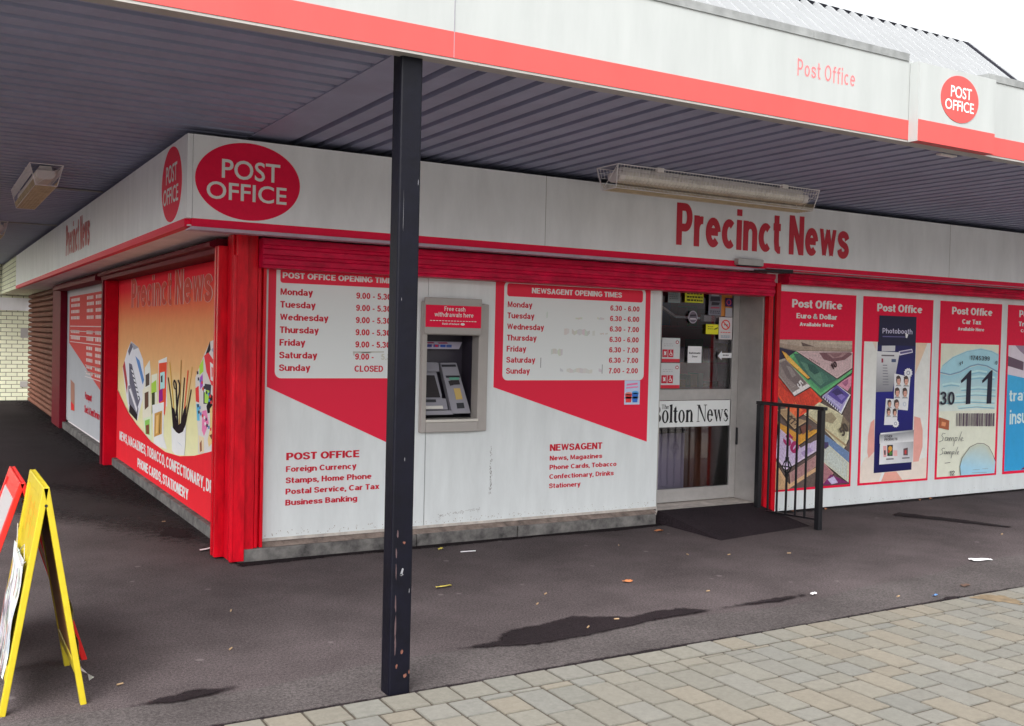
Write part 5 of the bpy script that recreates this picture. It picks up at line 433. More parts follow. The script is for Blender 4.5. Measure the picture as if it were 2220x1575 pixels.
# damp patches
def soft_sheet(b, pts, z, w):
    # a fine sheet of cells: full strength inside the outline, running out to nothing over the width w
    n = len(pts); st = max(.022, min(.14, w*.3)); P0 = [min(q[k] for q in pts)-w for k in (0,1)]; P1 = [max(q[k] for q in pts)+w for k in (0,1)]
    def strength(x, y):
        ins = False; dm = 9.
        for i in range(n):
            (ax, ay), (cx, cy) = pts[i], pts[(i+1)%n]; ex, ey = cx-ax, cy-ay; L2 = ex*ex+ey*ey or 1e-9
            f = max(0, min(1, ((x-ax)*ex+(y-ay)*ey)/L2)); dm = min(dm, (x-ax-ex*f)**2+(y-ay-ey*f)**2)
            if (ay > y) != (cy > y) and x < ax+(y-ay)/(cy-ay)*ex: ins = not ins
        d_ = math.sqrt(dm)*(1 if ins else -1); return max(0, min(1, .5+d_/w))
    nx, ny = int((P1[0]-P0[0])/st)+1, int((P1[1]-P0[1])/st)+1
    S = [[strength(P0[0]+i*st, P0[1]+j*st) for j in range(ny+1)] for i in range(nx+1)]
    for i in range(nx):
        for j in range(ny):
            q = [(i,j),(i+1,j),(i+1,j+1),(i,j+1)]
            if max(S[a][c] for a, c in q) <= 0: continue
            b.face([(P0[0]+a*st, P0[1]+c*st, z) for a, c in q], [(S[a][c],)*3 for a, c in q])
def blob(pts, z, name):
    b = MB(); soft_sheet(b, pts, z, .07); return struct(b.build(name, 'wet_shade'))
def rough_loop(pts, k=6, amp=.014, seed=1):
    rnd = random.Random(seed); o = []
    for p, q in zip(pts, pts[1:]+pts[:1]):
        for i in range(k):
            t_ = i/k; o.append((p[0]+(q[0]-p[0])*t_+rnd.uniform(-amp,amp), p[1]+(q[1]-p[1])*t_+rnd.uniform(-amp,amp)*.6))
    return o
blob(rough_loop([(.52,-2.455),(.755,-2.427),(.879,-2.30),(1.134,-2.264),(1.346,-2.217),(1.51,-2.295),(1.646,-2.37),(1.85,-2.33),(2.025,-2.351),(2.145,-2.45),(1.653,-2.484),(1.308,-2.535),(.947,-2.562),(.731,-2.516)]), .008, 'wet_patch')
blob(rough_loop([(2.223,-2.445),(2.675,-2.415),(2.955,-2.43),(2.653,-2.478)], 5, .01, 2), .008, 'wet_patch')
blob(rough_loop([(-1.02,-2.54),(-.846,-2.482),(-.748,-2.46),(-.60,-2.51),(-.83,-2.571),(-.938,-2.562)], 5, .01, 3), .008, 'wet_patch')
blob(rough_loop([(6.10,-.60),(6.16,-.80),(6.28,-1.02),(6.42,-1.5),(6.36,-1.52),(6.16,-1.15),(6.02,-.90),(5.9,-.70)], 5, .02, 4), .004, 'wet_patch')
blob(rough_loop([(-.25,.95),(-.05,.80),(.02,1.1),(-.12,1.25)], 5, .03, 5), .004, 'wet_patch')
blob(rough_loop([(3.60,-2.90),(3.72,-2.86),(3.80,-2.905),(3.70,-2.935)], 5, .012, 6), .0095, 'wet_patch')
# passage shade painted on the ground; dirt along the foot of the shop
def darkening(pts, z, m, seed, amp=.05, k=14, w=.6):
    b = MB(); soft_sheet(b, rough_loop(pts, k, amp, seed), z, w); return struct(b.build('shade_dirt_ground', m))
darkening([(-5.5,3.8),(-2.4,3.3),(-.9,2.3),(-.25,1.3),(.07,.6),(.10,5.3),(.10,16.2),(-5.5,16.2)], .003, 'darkening', 21, .06, 5, 1.1)  # outer sheet: passage shade painted as darker tarmac
darkening([(-5.5,5.6),(-2.2,5.0),(-.8,3.8),(-.2,3.0),(.08,2.4),(.11,8.0),(.11,16.2),(-5.5,16.2)], .0045, 'wet_shade', 22, .06, 5, 1.4)  # inner sheet: deeper passage shade painted over the first
darkening([(.02,-.16),(.05,-.27),(.7,-.215),(1.5,-.235),(2.4,-.205),(3.1,-.25),(3.60,-.22),(3.62,-.13),(.02,-.13)], .003, 'wet_shade', 23, .012, 4, .09)
darkening([(4.80,-.10),(4.80,-.22),(5.6,-.185),(6.6,-.20),(7.6,-.175),(9.0,-.19),(10,-.10)], .003, 'wet_shade', 24, .012, 4, .09)
darkening([(-3.9,-2.912),(-3.9,-2.895),(-1,-2.885),(.4,-2.895),(1.1,-2.88),(2.4,-2.897),(3.3,-2.885),(4.6,-2.897),(7,-2.885),(9.4,-2.912)], .0062, 'wet_shade', 25, .006, 6, .05)
# paving: header course along the edge, then courses running away from the shop
PV = [(0.1646,0.1535,0.1286),(0.1586,0.1523,0.1316),(0.1544,0.1517,0.1346),(0.17,0.1541,0.1256),(0.1568,0.1523,0.1358),(0.1724,0.1559,0.1268),(0.161,0.1523,0.1298),(0.152,0.1499,0.1358),(0.1592,0.1523,0.1304)]
b = MB(); rnd = random.Random(3)
def paver(x0, x1, y0, y1):
    gp = .0040; x0 += gp; x1 -= gp; y0 += gp; y1 -= gp; z = .0105 + rnd.uniform(-.0012, .0012); ch = .004
    k = rnd.uniform(.93, 1.06); c = tuple(v*k for v in rnd.choice(PV)); e = tuple(v*.8 for v in c)
    T = [(x0+ch,y0+ch,z+rnd.uniform(-.0006,.0006)),(x1-ch,y0+ch,z),(x1-ch,y1-ch,z),(x0+ch,y1-ch,z)]; L = [(x0,y0,.001),(x1,y0,.001),(x1,y1,.001),(x0,y1,.001)]
    b.face(T, c)
    for i in range(4): b.face([L[i], L[(i+1)%4], T[(i+1)%4], T[i]], e)
x = -4.0
while x < 9.5:
    w = rnd.choice((.155,.165,.17,.185)); paver(x, x+w, -3.08, -2.912+rnd.uniform(-.003,.003)); x += w
x = -4.0
while x < 9.5:
    w = .153; y = -3.085 - rnd.uniform(0, .2)
    paver(x, x+w, y, -3.085)
    while y > -6.4:
        l = rnd.choice((.12,.17,.20,.20,.245,.27)); paver(x, x+w, y-l, y); y -= l
    x += w
struct(b.build('paving', 'paver'))
b = MB(); b.face([(-4.0,-6.4,.0055),(9.5,-6.4,.0055),(9.5,-2.914,.0055),(-4.0,-2.914,.0055)])
M['joint'] = mat('joint_sand', (.05,.039,.028), .95, var=.4, vscale=30)
struct(b.build('paving_bed', 'joint'))
M['far_paving'] = mat('far_paving', (.16,.155,.135), .9, var=.15, vscale=1.5)
b = MB(); b.face([(-60,-60,.008),(60,-60,.008),(60,-6.4,.008),(-60,-6.4,.008)]); struct(b.build('far_paving', 'far_paving'))

# ================================================================== the shop building
shop = thing('shop_building', 'corner shop with red shutter rails, white cladding and a grooved steel canopy around it', 'building', (4, 3, 0))
PF, PR_, PS = -.08, -.13, .13                # planes: front cladding left, front cladding right, side cladding
for q in ((.16,3.66,.19,.32,0,2.85), (4.82,12,-.10,.10,0,2.85), (3.66,4.82,.30,.42,2.06,2.85), (.16,.30,.32,16.3,0,2.85), (.30,11.9,15.9,16.0,0,2.85), (11.9,12,.10,16.0,0,2.85)):
    b = MB(); b.box(*q); b.build('wall', 'room', shop)
b = MB(); b.box(.30,11.9,.42,15.9,.02,.09); b.build('interior_floor', 'carpet', shop)
b = MB(); b.box(.30,11.9,.42,15.9,2.6,2.7); b.build('interior_ceiling', 'room', shop)
b = MB(); b.box(2.6,7.0,3.6,3.7,.09,2.6); b.build('interior_partition', 'room', shop)
# concrete plinth with its dirty ledge
b = MB()
x = .04
for w in (1.32, .86, 1.36):
    b = MB(); b.box(x+.003, x+w-.003, -.152+rnd.uniform(-.004,.004), .18, 0, .088+rnd.uniform(-.003,.003)); x += w; b.build('plinth', 'concrete', shop, bevel=.006)
for q in ((.075,.16,.12,5.2,0,.088), (.075,.16,5.6,10.0,0,.10)):
    b = MB(); b.box(*q); b.build('plinth', 'concrete', shop, bevel=.006)
b = MB(); b.prism([(-.140,.0885),(-.075,.0885),(-.075,.118),(-.085,.116)], 'x', .21, 3.60); b.build('ledge', 'ledge', shop)
b = MB(); b.prism([(-.092,.118),(-.078,.118),(-.078,.137),(-.088,.137)], 'x', .20, 3.635); b.build('bottom_bead', 'cream_trim', shop)
# corner post and shutter guide rails
b = MB(); b.box(.012,.085,-.166,.10,.012,2.19); b.box(.085,.155,-.140,.10,.075,2.19); cp_ = b.build('corner_post', 'red_paint', shop, bevel=.004)
b = MB(); b.tube([(.004,-.150,.012),(.004,-.150,2.05)], .017, 12); b.box(-.004,.011,-.10,.02,.012,2.19); b.build('edge_bead', 'red_paint', cp_, bevel=.003)
def rail(x0, x1, y0, y1, z0, z1, slot):
    b = MB()
    if slot == 'front':       # a channel open to the street: two cheeks and a dark slot
        w = (x1-x0); b.box(x0,x0+w*.36,y0,y1,z0,z1); b.box(x1-w*.36,x1,y0,y1,z0,z1); b.box(x0+w*.36,x1-w*.36,y0+.03,y1,z0,z1)
    else:
        w = (y1-y0); b.box(x0,x1,y0,y0+w*.36,z0,z1); b.box(x0,x1,y1-w*.36,y1,z0,z1); b.box(x0+.03,x1,y0+w*.36,y1-w*.36,z0,z1)
    return b.build('guide_rail', 'red_paint', shop, bevel=.003)
rail(.157,.215,-.142,-.02,.09,2.02,'front')
rail(-.066,-.001,.025,.135,.012,2.12,'side')
g_r = rail(4.80,4.945,-.16,-.105,.02,2.10,'front')
b = MB(); b.box(4.853,4.892,-.1345,-.1305,.02,2.09); b.build('rail_slot', 'dark', g_r)
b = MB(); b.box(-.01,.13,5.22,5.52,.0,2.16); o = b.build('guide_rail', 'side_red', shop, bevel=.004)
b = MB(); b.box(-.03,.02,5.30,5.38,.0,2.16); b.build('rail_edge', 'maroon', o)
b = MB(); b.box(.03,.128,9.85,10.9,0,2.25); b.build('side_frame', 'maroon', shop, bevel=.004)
# shutter boxes: front one ribbed with folded laths
def lath_profile(y0, zt, zb, n=3):
    p = [(-.02, zt), (y0, zt)]; h = (zt-zb)/n
    for i in range(n):
        z = zt - i*h
        p += [(y0-.006, z-h*.12), (y0-.006, z-h*.62), (y0+.006, z-h*.72), (y0+.004, z-h*.98)]
    return p + [(-.02, zb)]
b = MB(); b.prism([(y, z) for y, z in lath_profile(-.235, 2.168, 1.972)], 'x', .158, 4.79); b.build('shutter_box', 'red_dark', shop)
b = MB(); b.prism([(y, z) for y, z in lath_profile(-.24, 2.185, 2.088, 2)], 'x', 4.955, 12); b.build('shutter_box', 'red_dark', shop)
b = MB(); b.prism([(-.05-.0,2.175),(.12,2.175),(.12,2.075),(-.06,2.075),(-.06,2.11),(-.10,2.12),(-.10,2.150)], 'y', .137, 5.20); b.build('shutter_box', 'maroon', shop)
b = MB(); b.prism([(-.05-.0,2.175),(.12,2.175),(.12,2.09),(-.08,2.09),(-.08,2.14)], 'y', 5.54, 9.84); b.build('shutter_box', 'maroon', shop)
# rolled down brown shutter at the far end of the side wall
b = MB(); p = []; z = .02
while z < 2.30:
    p += [(.150, z), (.085, z+.022), (.072, z+.05), (.095, z+.085)]; z += .094
prof = p + [(.13, z), (.155, z), (.155, .02)]
b.prism(prof, 'y', 10.92, 15.75); b.build('roller_shutter', 'brown_shutter', shop)
# underside of the overhanging fascia and drip flashing
b = MB(); b.box(-.372,.16,-.43,12.6,2.192,2.20); b.box(.16,12,-.43,.30,2.192,2.20); b.build('fascia_soffit', 'silver', shop)
b = MB(); b.prism([(-.475,2.166),(-.30,2.172),(-.30,2.178),(-.475,2.186)], 'x', -.36, 4.43); b.build('drip_flashing', 'lilac', shop)
b = MB(); b.prism([(-.47,2.192),(-.33,2.189),(-.33,2.191),(-.47,2.197)], 'x', 4.46, 12); b.build('drip_flashing', 'lilac', shop)
b = MB(); b.mesh([(4.30,-.50,2.164),(4.30,-.30,2.17),(4.735,-.30,2.172),(4.735,-.50,2.158),(4.30,-.50,2.172),(4.30,-.30,2.18),(4.735,-.30,2.195),(4.735,-.50,2.192)],
    [(0,3,2,1),(4,5,6,7),(0,1,5,4),(1,2,6,5),(2,3,7,6),(3,0,4,7)]); b.build('flashing_end', 'dark', shop)
# upper storey under a pitched sheet roof
b = MB(); b.box(.5,8.9,.35,9,2.96,4.40); b.build('upper_wall', 'canopy_white', shop)
b = MB(); pitch = .186; x = .2; XR = 8.97; yr, zr, ye, ze = 1.0, 5.15, -.05, 4.205
prof = []
while x < XR - .01:
    prof += [(x, 0), (x+pitch*.30, .0), (x+pitch*.52, .085), (x+pitch*.70, .085)]; x += pitch
prof.append((XR, 0))
v = []; n = len(prof)
ny, nz = -(zr-ze), -(ye-yr)*1.0; L_ = math.hypot(ny, nz); ny, nz = ny/L_, abs(nz)/L_
for (yy, zz) in ((ye, ze), (yr, zr)):
    for px, h in prof: v.append((px, yy+ny*h, zz+nz*h))
rf_b = MB(); rf_b.mesh(v, [(i, i+1, n+i+1, n+i) for i in range(n-1)])
v2 = []
for (yy, zz) in ((9.0, ze-.1), (yr+.10, zr-.02)):
    for px, h in prof: v2.append((px, yy, zz+h*.2))
rf_b.mesh(v2, [(i, i+1, n+i+1, n+i) for i in range(n-1)])
roof = rf_b.build('roof', 'roof', shop)
b = MB(); b.box(.2,XR-.10,yr+.012,yr+.03,zr-.12,zr+.056); b.build('ridge_filler', 'roofdark', roof)
b = MB(); NR = int((len(prof)-1)/4)
for i in range(NR-1):
    q = [prof[4*i+3], prof[4*i+4], prof[4*i+5], prof[4*i+6]]
    b.face([(px, yr+.002+ny*h, zr+.002+nz*h) for px, h in q])
b.build('ridge_closure', 'roofdark', roof)
b = MB(); b.bar((XR+.02,ye+ny*.06,ze+nz*.06),(XR+.02,yr+ny*.06,zr+nz*.06),.03,.055); b.build('verge_trim', 'roofdark', roof)
# doorway
b = MB(); b.box(4.785,4.80,-.10,.235,.10,2.03); b.build('door_jamb', 'alu', shop, bevel=.002)
b = MB(); b.box(3.638,3.648,-.075,.235,.10,2.03); b.build('door_jamb', 'alu', shop, bevel=.002)
b = MB(); b.box(3.62,4.80,-.07,.42,.0,.098); b.build('threshold', 'cream_trim', shop, bevel=.005)
DY = .20
b = MB(); zt = 2.06
b.box(4.712,4.784,DY,DY+.05,.105,zt); b.box(3.652,3.75,DY,DY+.05,.105,zt); b.box(3.75,4.712,DY+.002,DY+.048,1.02,1.118); b.box(3.75,4.712,DY+.002,DY+.048,.105,.222); b.box(3.75,4.712,DY+.002,DY+.048,2.025,zt)
door = b.build('door', 'alu', shop, bevel=.003)
for z0, z1 in ((1.118,2.025),(.222,1.02)):
    b = MB(); b.box(3.75,4.712,DY+.018,DY+.024,z0,z1); b.build('glass_pane', 'glass', door)
b = MB(); b.box(4.775,4.7845,DY-.024,DY-.001,.60,.76); b.build('door_handle', 'black_plastic', door, bevel=.004)
b = MB(); b.bar((3.90,DY+.09,1.87),(4.18,DY+.20,1.775),.026,.02); b.bar((4.18,DY+.20,1.775),(4.48,DY+.09,1.765),.026,.02); b.box(4.40,4.62,DY+.052,DY+.10,1.74,1.80); b.build('door_closer', 'bright', door)
b = MB(); b.box(4.7855,4.80,.18,.198,1.03,1.05); b.box(4.7855,4.80,.18,.198,1.93,1.96); b.build('hinge', 'dark', door)

# ------------------------------------------------------------------ fascia signs
FZ0, FZR, FZ1 = 2.188, 2.238, 2.755
FYP, FXP = -.45, -.385
fs_ = thing('fascia_sign', 'long white fascia sign over the shop front reading Precinct News, red oval at its corner', 'shop sign', (4, FYP, FZ0))
b = MB(); b.box(-.35,12,FYP,FYP+.05,FZR,FZ1); b.build('panel', 'fascia_white', fs_)
b = MB(); b.box(-.35,12,FYP-.002,FYP+.05,FZ0,FZR); b.build('red_band', 'red', fs_)
b = MB(); b.box(FXP,-.352,FYP-.003,-.42,FZR,FZ1); b.build('corner_trim', 'fascia_white', fs_, bevel=.003)
for x in (2.216, 6.9): b = MB(); b.box(x,x+.004,FYP-.001,FYP,FZR,FZ1); b.build('panel_joint', 'trim', fs_)
def post_office_logo(parent, fr, cx, cz, rx, rz, red='red', lw='letter_white'):
    b = MB(); pts = ell(cx, cz, rx, rz)
    f0 = [fr(u, v, .003) for u, v in pts]; f1 = [fr(u, v, 0) for u, v in pts]; n = len(pts)
    b.face(f0)
    for i in range(n): b.face([f1[i], f1[(i+1)%n], f0[(i+1)%n], f0[i]])
    lg = b.build('logo', red, parent)
    b = MB()
    letter(b, 'POST', fr, cx-.515*rx, cx+.60*rx, cz+.055*rz, .465*rz, .012, .005)
    letter(b, 'OFFICE', fr, cx-.79*rx, cx+.735*rx, cz-.50*rz, .425*rz, .012, .005)
    b.build('lettering', lw, lg)
post_office_logo(fs_, FY(FYP), -.004, 2.492, .333, .243)
b = MB(); sans(b, 'Precinct News', FY(FYP), 3.470, 5.465, 2.330, .340, .215, .003, gap=.13, space=.34); b.build('lettering', 'letter_red', fs_)
ss = thing('fascia_sign', 'white fascia sign running down the passage side wall under the canopy', 'shop sign', (FXP, 6, FZ0))
b = MB(); b.box(FXP,FXP+.05,-.418,12.6,FZR,FZ1); b.build('panel', 'fascia_white', ss)
b = MB(); b.box(FXP-.002,FXP+.05,-.40,12.6,FZ0,FZR); b.build('red_band', 'red', ss)
post_office_logo(ss, SX(FXP), .008, 2.492, .300, .243)
b = MB(); sans(b, 'Precinct News', SX(FXP), -5.54, -3.70, 2.345, .340, .215, .003, gap=.13, space=.34); b.build('lettering', 'letter_red', ss)

# ------------------------------------------------------------------ cladding panels with opening times
RED = (.80,.016,.058); WHT = (.76,.79,.79)
FR = FY(PF)
def layer(mb, pts, d, c, fr=FR): mb.face([fr(u, v, d) for u, v in pts], c)
p1 = thing('cladding_panel', 'white cladding panel beside the red corner post listing the Post Office opening times', 'wall panel', (.8, PF, .137))
b = MB(); b.box(.217,1.443,PF,PF+.02,.137,1.98); b.build('panel', 'white', p1)
b = MB()
layer(b, [(.245,1.98),(.245,1.174),(1.28,.70),(1.28,1.98)], .001, RED)
layer(b, rrect(.298,1.235,1.232,2.02,.045), .0016, WHT)
layer(b, rrect(.326,1.207,1.885,2.02,.02), .0022, RED)
b.build('red_shape', 'print', p1)
b = MB(); LR = RED; LWc = (.78,.76,.75)
sans(b, 'POST OFFICE OPENING TIMES', FR, .342, 1.190, 1.918, .040, .21, .003, LWc)
DAYS = 'Monday Tuesday Wednesday Thursday Friday Saturday Sunday'.split()
DK = (.58,.012,.035)
for i, d in enumerate(DAYS):
    z = 1.803 - i*.0868
    sans(b, d, FR, .328, None, z, .045, .21, .002, DK, aspect=1.13)
    if d == 'Sunday': sans(b, 'CLOSED', FR, .876, 1.095, z-.004, .045, .20, .002, DK)
    else:
        sans(b, '9.00 -' if d == 'Saturday' else '9.00 - 5.30', FR, .879, None, z-.004, .044, .19, .002, DK, aspect=1.08)
        if d == 'Saturday': sans(b, '5.30', FR, 1.078, None, z-.004, .044, .18, .002, (.60,.60,.52), aspect=1.08)
sans(b, 'POST OFFICE', FR, .391, .926, .667, .051, .22, .002, DK)
for s, u1, z in (('Foreign Currency',.904,.585),('Stamps, Home Phone',1.022,.507),('Postal Service, Car Tax',1.084,.430),('Business Banking',.915,.353)):
    sans(b, s, FR, .389, u1, z, .040, .20, .002, DK)
b.build('lettering', 'print', p1)
b = MB(); rn0 = random.Random(15)
for i in range(90):
    u = rn0.uniform(.225,1.43); z = .142+abs(rn0.gauss(0,.02)); k = rn0.uniform(.002,.007)
    layer(b, [(u,z),(u+k,z+.001),(u+k*.8,z+k*1.3),(u,z+k)], .0010, (.42,.39,.36))
b.build('splash_dirt', 'print', p1)
b = MB(); TP = (.55,.55,.50)
for q in ([(.862,1.423),(1.10,1.428),(1.10,1.418),(.862,1.412)], [(.862,1.423),(.872,1.423),(.874,1.395),(.866,1.393)], [(.92,1.418),(1.0,1.421),(1.0,1.412),(.92,1.410)]): layer(b, q, .0026, TP)
b.build('tape_residue', 'print', p1)
p2 = thing('cladding_panel', 'white cladding panel between cash machine and door listing the Newsagent opening times', 'wall panel', (2.5, PF, .137))
b = MB()
for x0, x1, z0, z1 in ((1.447,3.632,.137,.86),(1.447,3.632,1.80,1.995),(1.92,3.632,.86,1.80)): b.box(x0, x1, PF, PF+.02, z0, z1)
b.build('panel', 'white', p2)
b = MB()
layer(b, [(2.014,1.995),(2.014,1.163),(3.514,.695),(3.514,1.995)], .001, RED)
layer(b, rrect(2.090,3.462,1.216,1.985,.045), .0016, WHT)
layer(b, rrect(2.116,3.432,1.867,1.968,.022), .0022, RED)
b.build('red_shape', 'print', p2)
b = MB()
sans(b, 'NEWSAGENT OPENING TIMES', FR, 2.340, 3.212, 1.899, .043, .21, .003, LWc)
for i, (d, tm) in enumerate(zip(DAYS, ('6.30 - 6.00','6.30 - 6.00','6.30 - 7.00','6.30 - 6.00','6.30 - 7.00','6.30 - 7.00','7.00 - 2.00'))):
    z = 1.783 - i*.0860
    sans(b, d, FR, 2.123, None, z, .045, .19, .002, DK, aspect=1.10)
    sans(b, tm, FR, 3.099, 3.399, z+.006, .044, .18, .002, DK)
sans(b, 'NEWSAGENT', FR, 2.544, 3.054, .651, .054, .21, .002, DK)
for s, u1, z in (('News, Magazines',3.055,.575),('Phone Cards, Tobacco',3.203,.502),('Confectionary, Drinks',3.177,.427),('Stationery',2.846,.353)):
    sans(b, s, FR, 2.544, u1, z, .038, .19, .002, DK)
b.build('lettering', 'print', p2)
b = MB(); rn = random.Random(5)
def smear(u0, u1, z, h, n=14, c=(.63,.63,.60)):
    top = [(u0+(u1-u0)*i/n, z+h*.5+rn.uniform(-h,h)*.35) for i in range(n+1)]; bot = [(u0+(u1-u0)*i/n, z-h*.5+rn.uniform(-h,h)*.35) for i in range(n+1)]
    for i in range(n):
        if rn.random() < .85: layer(b, [top[i], top[i+1], bot[i+1], bot[i]], .0026, tuple(v*rn.uniform(.95,1.12) for v in c))
smear(2.60,2.95,1.604,.035); smear(3.0,3.08,1.597,.012,6); smear(2.62,3.06,1.292,.03); smear(2.53,2.64,1.442,.04,7); smear(2.74,2.84,1.715,.012,6); smear(2.97,3.04,1.72,.015,6); smear(2.46,2.49,1.735,.04,3)
for u, z0, z1 in ((2.432,1.315,1.395),(3.028,1.27,1.345)): layer(b, [(u,z0),(u+.008,z0),(u+.009,z1),(u+.001,z1)], .0026, (.36,.36,.37))
for i in range(60):
    u = 2.005+rn.gauss(0,.006); z = .33+.45*rn.random()*(.4+.6*rn.random())
    layer(b, [(u,z),(u+.004,z+.001),(u+.003,z+.012),(u-.001,z+.008)], .0012, (.34,.33,.33))
for i in range(70):
    u = 1.56+.36*rn.random(); z = .195+(u-1.56)*.09+rn.gauss(0,.008)
    layer(b, [(u,z),(u+.010,z+.003),(u+.008,z+.006),(u,z+.004)], .0012, (.45,.45,.45))
layer(b, [(1.447,.14),(1.4495,.14),(1.4495,.80),(1.447,.80)], .0008, (.30,.30,.30))
for i in range(150):
    u = rn.uniform(1.46,3.6); z = .142+abs(rn.gauss(0,.022)); k = rn.uniform(.002,.007)
    layer(b, [(u,z),(u+k,z+.001),(u+k*.8,z+k*1.3),(u,z+k)], .0010, (.42,.39,.36))
b.build('scuff_marks', 'print', p2)
# sticker below the newsagent times
st = thing('cup_sticker', 'pale blue sticker with red and blue cups under the newsagent opening times', 'sticker', (3.34, PF, 1.04))
b = MB(); b.box(3.265,3.425,PF-.0032,PF-.0022,1.012,1.214, pc((170,185,220))); b.build('backing', 'print', st)
b = MB(); fr2 = FY(PF-.0034)
for q, c in (([(3.28,1.03),(3.335,1.03),(3.345,1.10),(3.272,1.10)],(206,60,60)),([(3.35,1.03),(3.40,1.03),(3.412,1.11),(3.342,1.11)],(50,100,180)),(ell(3.308,1.103,.036,.014,16),(230,120,110)),(ell(3.377,1.113,.034,.014,16),(80,150,215)),([(3.275,1.062),(3.338,1.062),(3.340,1.078),(3.274,1.078)],(225,215,215)),([(3.346,1.062),(3.404,1.062),(3.406,1.078),(3.345,1.078)],(225,225,235)),([(3.285,1.170),(3.40,1.180),(3.40,1.195),(3.285,1.185)],(225,110,150)),([(3.28,1.145),(3.405,1.155),(3.405,1.166),(3.28,1.158)],(220,120,160))): layer(b, q, .0004, pc(c), fr2)
b.build('cups', 'print', st)

# right hand cladding with posters
FRr = FY(PR_)
p3 = thing('cladding_panel', 'low white cladding panel right of the doorway carrying four tall posters', 'wall panel', (7, PR_, .012))
for x0, x1 in ((4.952,6.30),(6.3015,8.0),(8.0015,12)): b = MB(); b.box(x0,x1,PR_,PR_+.025,.012,2.10); b.build('panel', 'white', p3)
b = MB(); rn4 = random.Random(16)
for i in range(140):
    u = rn4.uniform(4.96,9.2); z = .02+abs(rn4.gauss(0,.028)); k = rn4.uniform(.002,.008)
    b.face([FRr(q, v, .001) for q, v in ((u,z),(u+k,z+.001),(u+k*.8,z+k*1.3),(u,z+k))], (.42,.39,.36))
b.build('splash_dirt', 'print', p3)
def poster(label, u0, u1, name, k=1.35, head=(), texts=(), m='poster_print', tcol=(30,28,40)):
    t_ = thing('poster', label, 'poster', ((u0+u1)/2, PR_, .19))
    b = MB(); b.box(u0,u1,PR_-.004,PR_-.0005,.190,2.030); b.build('border', 'red', t_)
    fr = FY(PR_-.0042)
    lim = (u0+.028, u1-.022, .212, 1.592)
    b = MB(); d = .0004
    for c, pts in ART[name]:
        cc = clip(pts, lim, c)
        if cc: b.face([fr(u, v, d) for u, v in cc[0]], pc(cc[1], k)); d += .00012
    b.build('artwork', m, t_)
    b = MB()
    for s, a0, a1, z, cap in head: sans(b, s, fr, a0, a1, z, cap, .23, .0012, LWc, gap=.085, space=.32)
    for s, pts, col_, bold, rot in texts:
        if rot is None: sans(b, s, fr, pts[0][0], pts[1][0], pts[0][1], abs(pts[2][1]-pts[0][1]), bold, d+.0004, pc(col_), vb=pts[1][1])
        else:
            L2 = math.hypot(pts[1][0]-pts[0][0], pts[1][1]-pts[0][1]); sans(b, s, fr, pts[0][0], pts[0][0]+L2, pts[0][1], rot[1], bold, d+.0004, pc(col_), rot=rot[0])
    b.build('lettering', 'print', t_)
    return t_
def clip(pts, lim, c):
    """trim a polygon to the poster's printed area"""
    cl = c if isinstance(c, list) else None
    P_ = [(p[0], p[1], cl[i % len(cl)] if cl else c) for i, p in enumerate(pts)]
    for ax, s, val in ((0,1,lim[0]),(0,-1,lim[1]),(1,1,lim[2]),(1,-1,lim[3])):
        o = []
        for i in range(len(P_)):
            p, q = P_[i], P_[(i+1) % len(P_)]
            ip, iq = (p[ax]-val)*s >= 0, (q[ax]-val)*s >= 0
            if ip: o.append(p)
            if ip != iq:
                f = (val-p[ax])/(q[ax]-p[ax]); o.append((p[0]+f*(q[0]-p[0]), p[1]+f*(q[1]-p[1]), tuple(x+f*(y-x) for x, y in zip(p[2], q[2]))))
        P_ = o
        if len(P_) < 3: return None
    return [(p[0], p[1]) for p in P_], ([p[2] for p in P_] if cl else c)
BT = ART['banknote_text']
poster('Post Office Euro and Dollar poster showing a heap of banknotes, behind the black handrail', 4.913, 5.965, 'banknotes', 1.35,
    (('Post Office',5.113,5.769,1.887,.076),('Euro & Dollar',5.172,5.707,1.789,.048),('Available Here',5.217,5.660,1.719,.034)),
    ((BT[0][0],BT[0][1],(60,40,44),.2,(R(28),.06)),(BT[1][0],BT[1][1],(205,200,200),.16,(R(-38),.07)),(BT[2][0],BT[2][1],(74,66,60),.2,(R(40),.10)),(BT[3][0],BT[3][1],(150,40,90),.24,(R(-40),.11))), 'print_note')
poster('Post Office poster with a dark blue photobooth banner and strips of small portraits', 6.066, 7.105, 'booth', 1.35,
    (('Post Office',6.265,6.929,1.890,.076),),
    (('OTHER',[(6.413,.646),(6.531,.647),(6.412,.670)],(60,56,64),.2,None),('PRODUCTS',[(6.414,.617),(6.606,.618),(6.413,.642)],(60,56,64),.2,None)))
DT = ART['disc_text']
poster('Post Office Car Tax poster showing a pale blue tax disc', 7.218, 8.240, 'disc', 1.35,
    (('Post Office',7.404,8.069,1.898,.076),('Car Tax',7.573,7.886,1.802,.050),('Available Here',7.506,7.942,1.732,.035)),
    [(s, p, (36,34,50) if s != '12' else (76,74,78), .12 if s == '1745399' else .14, None) for s, p in DT])
TT = ART['travel_text']
poster('Post Office travel poster in bright blue, cut off by the right edge of the view', 8.348, 9.39, 'travel', 1.35,
    (('Post Office',8.548,9.20,1.902,.076),('Travel',8.541,8.86,1.804,.050),('Cover',8.585,8.78,1.738,.034)),
    [(s, p, (190,214,232), .17, None) for s, p in TT])
b = MB()
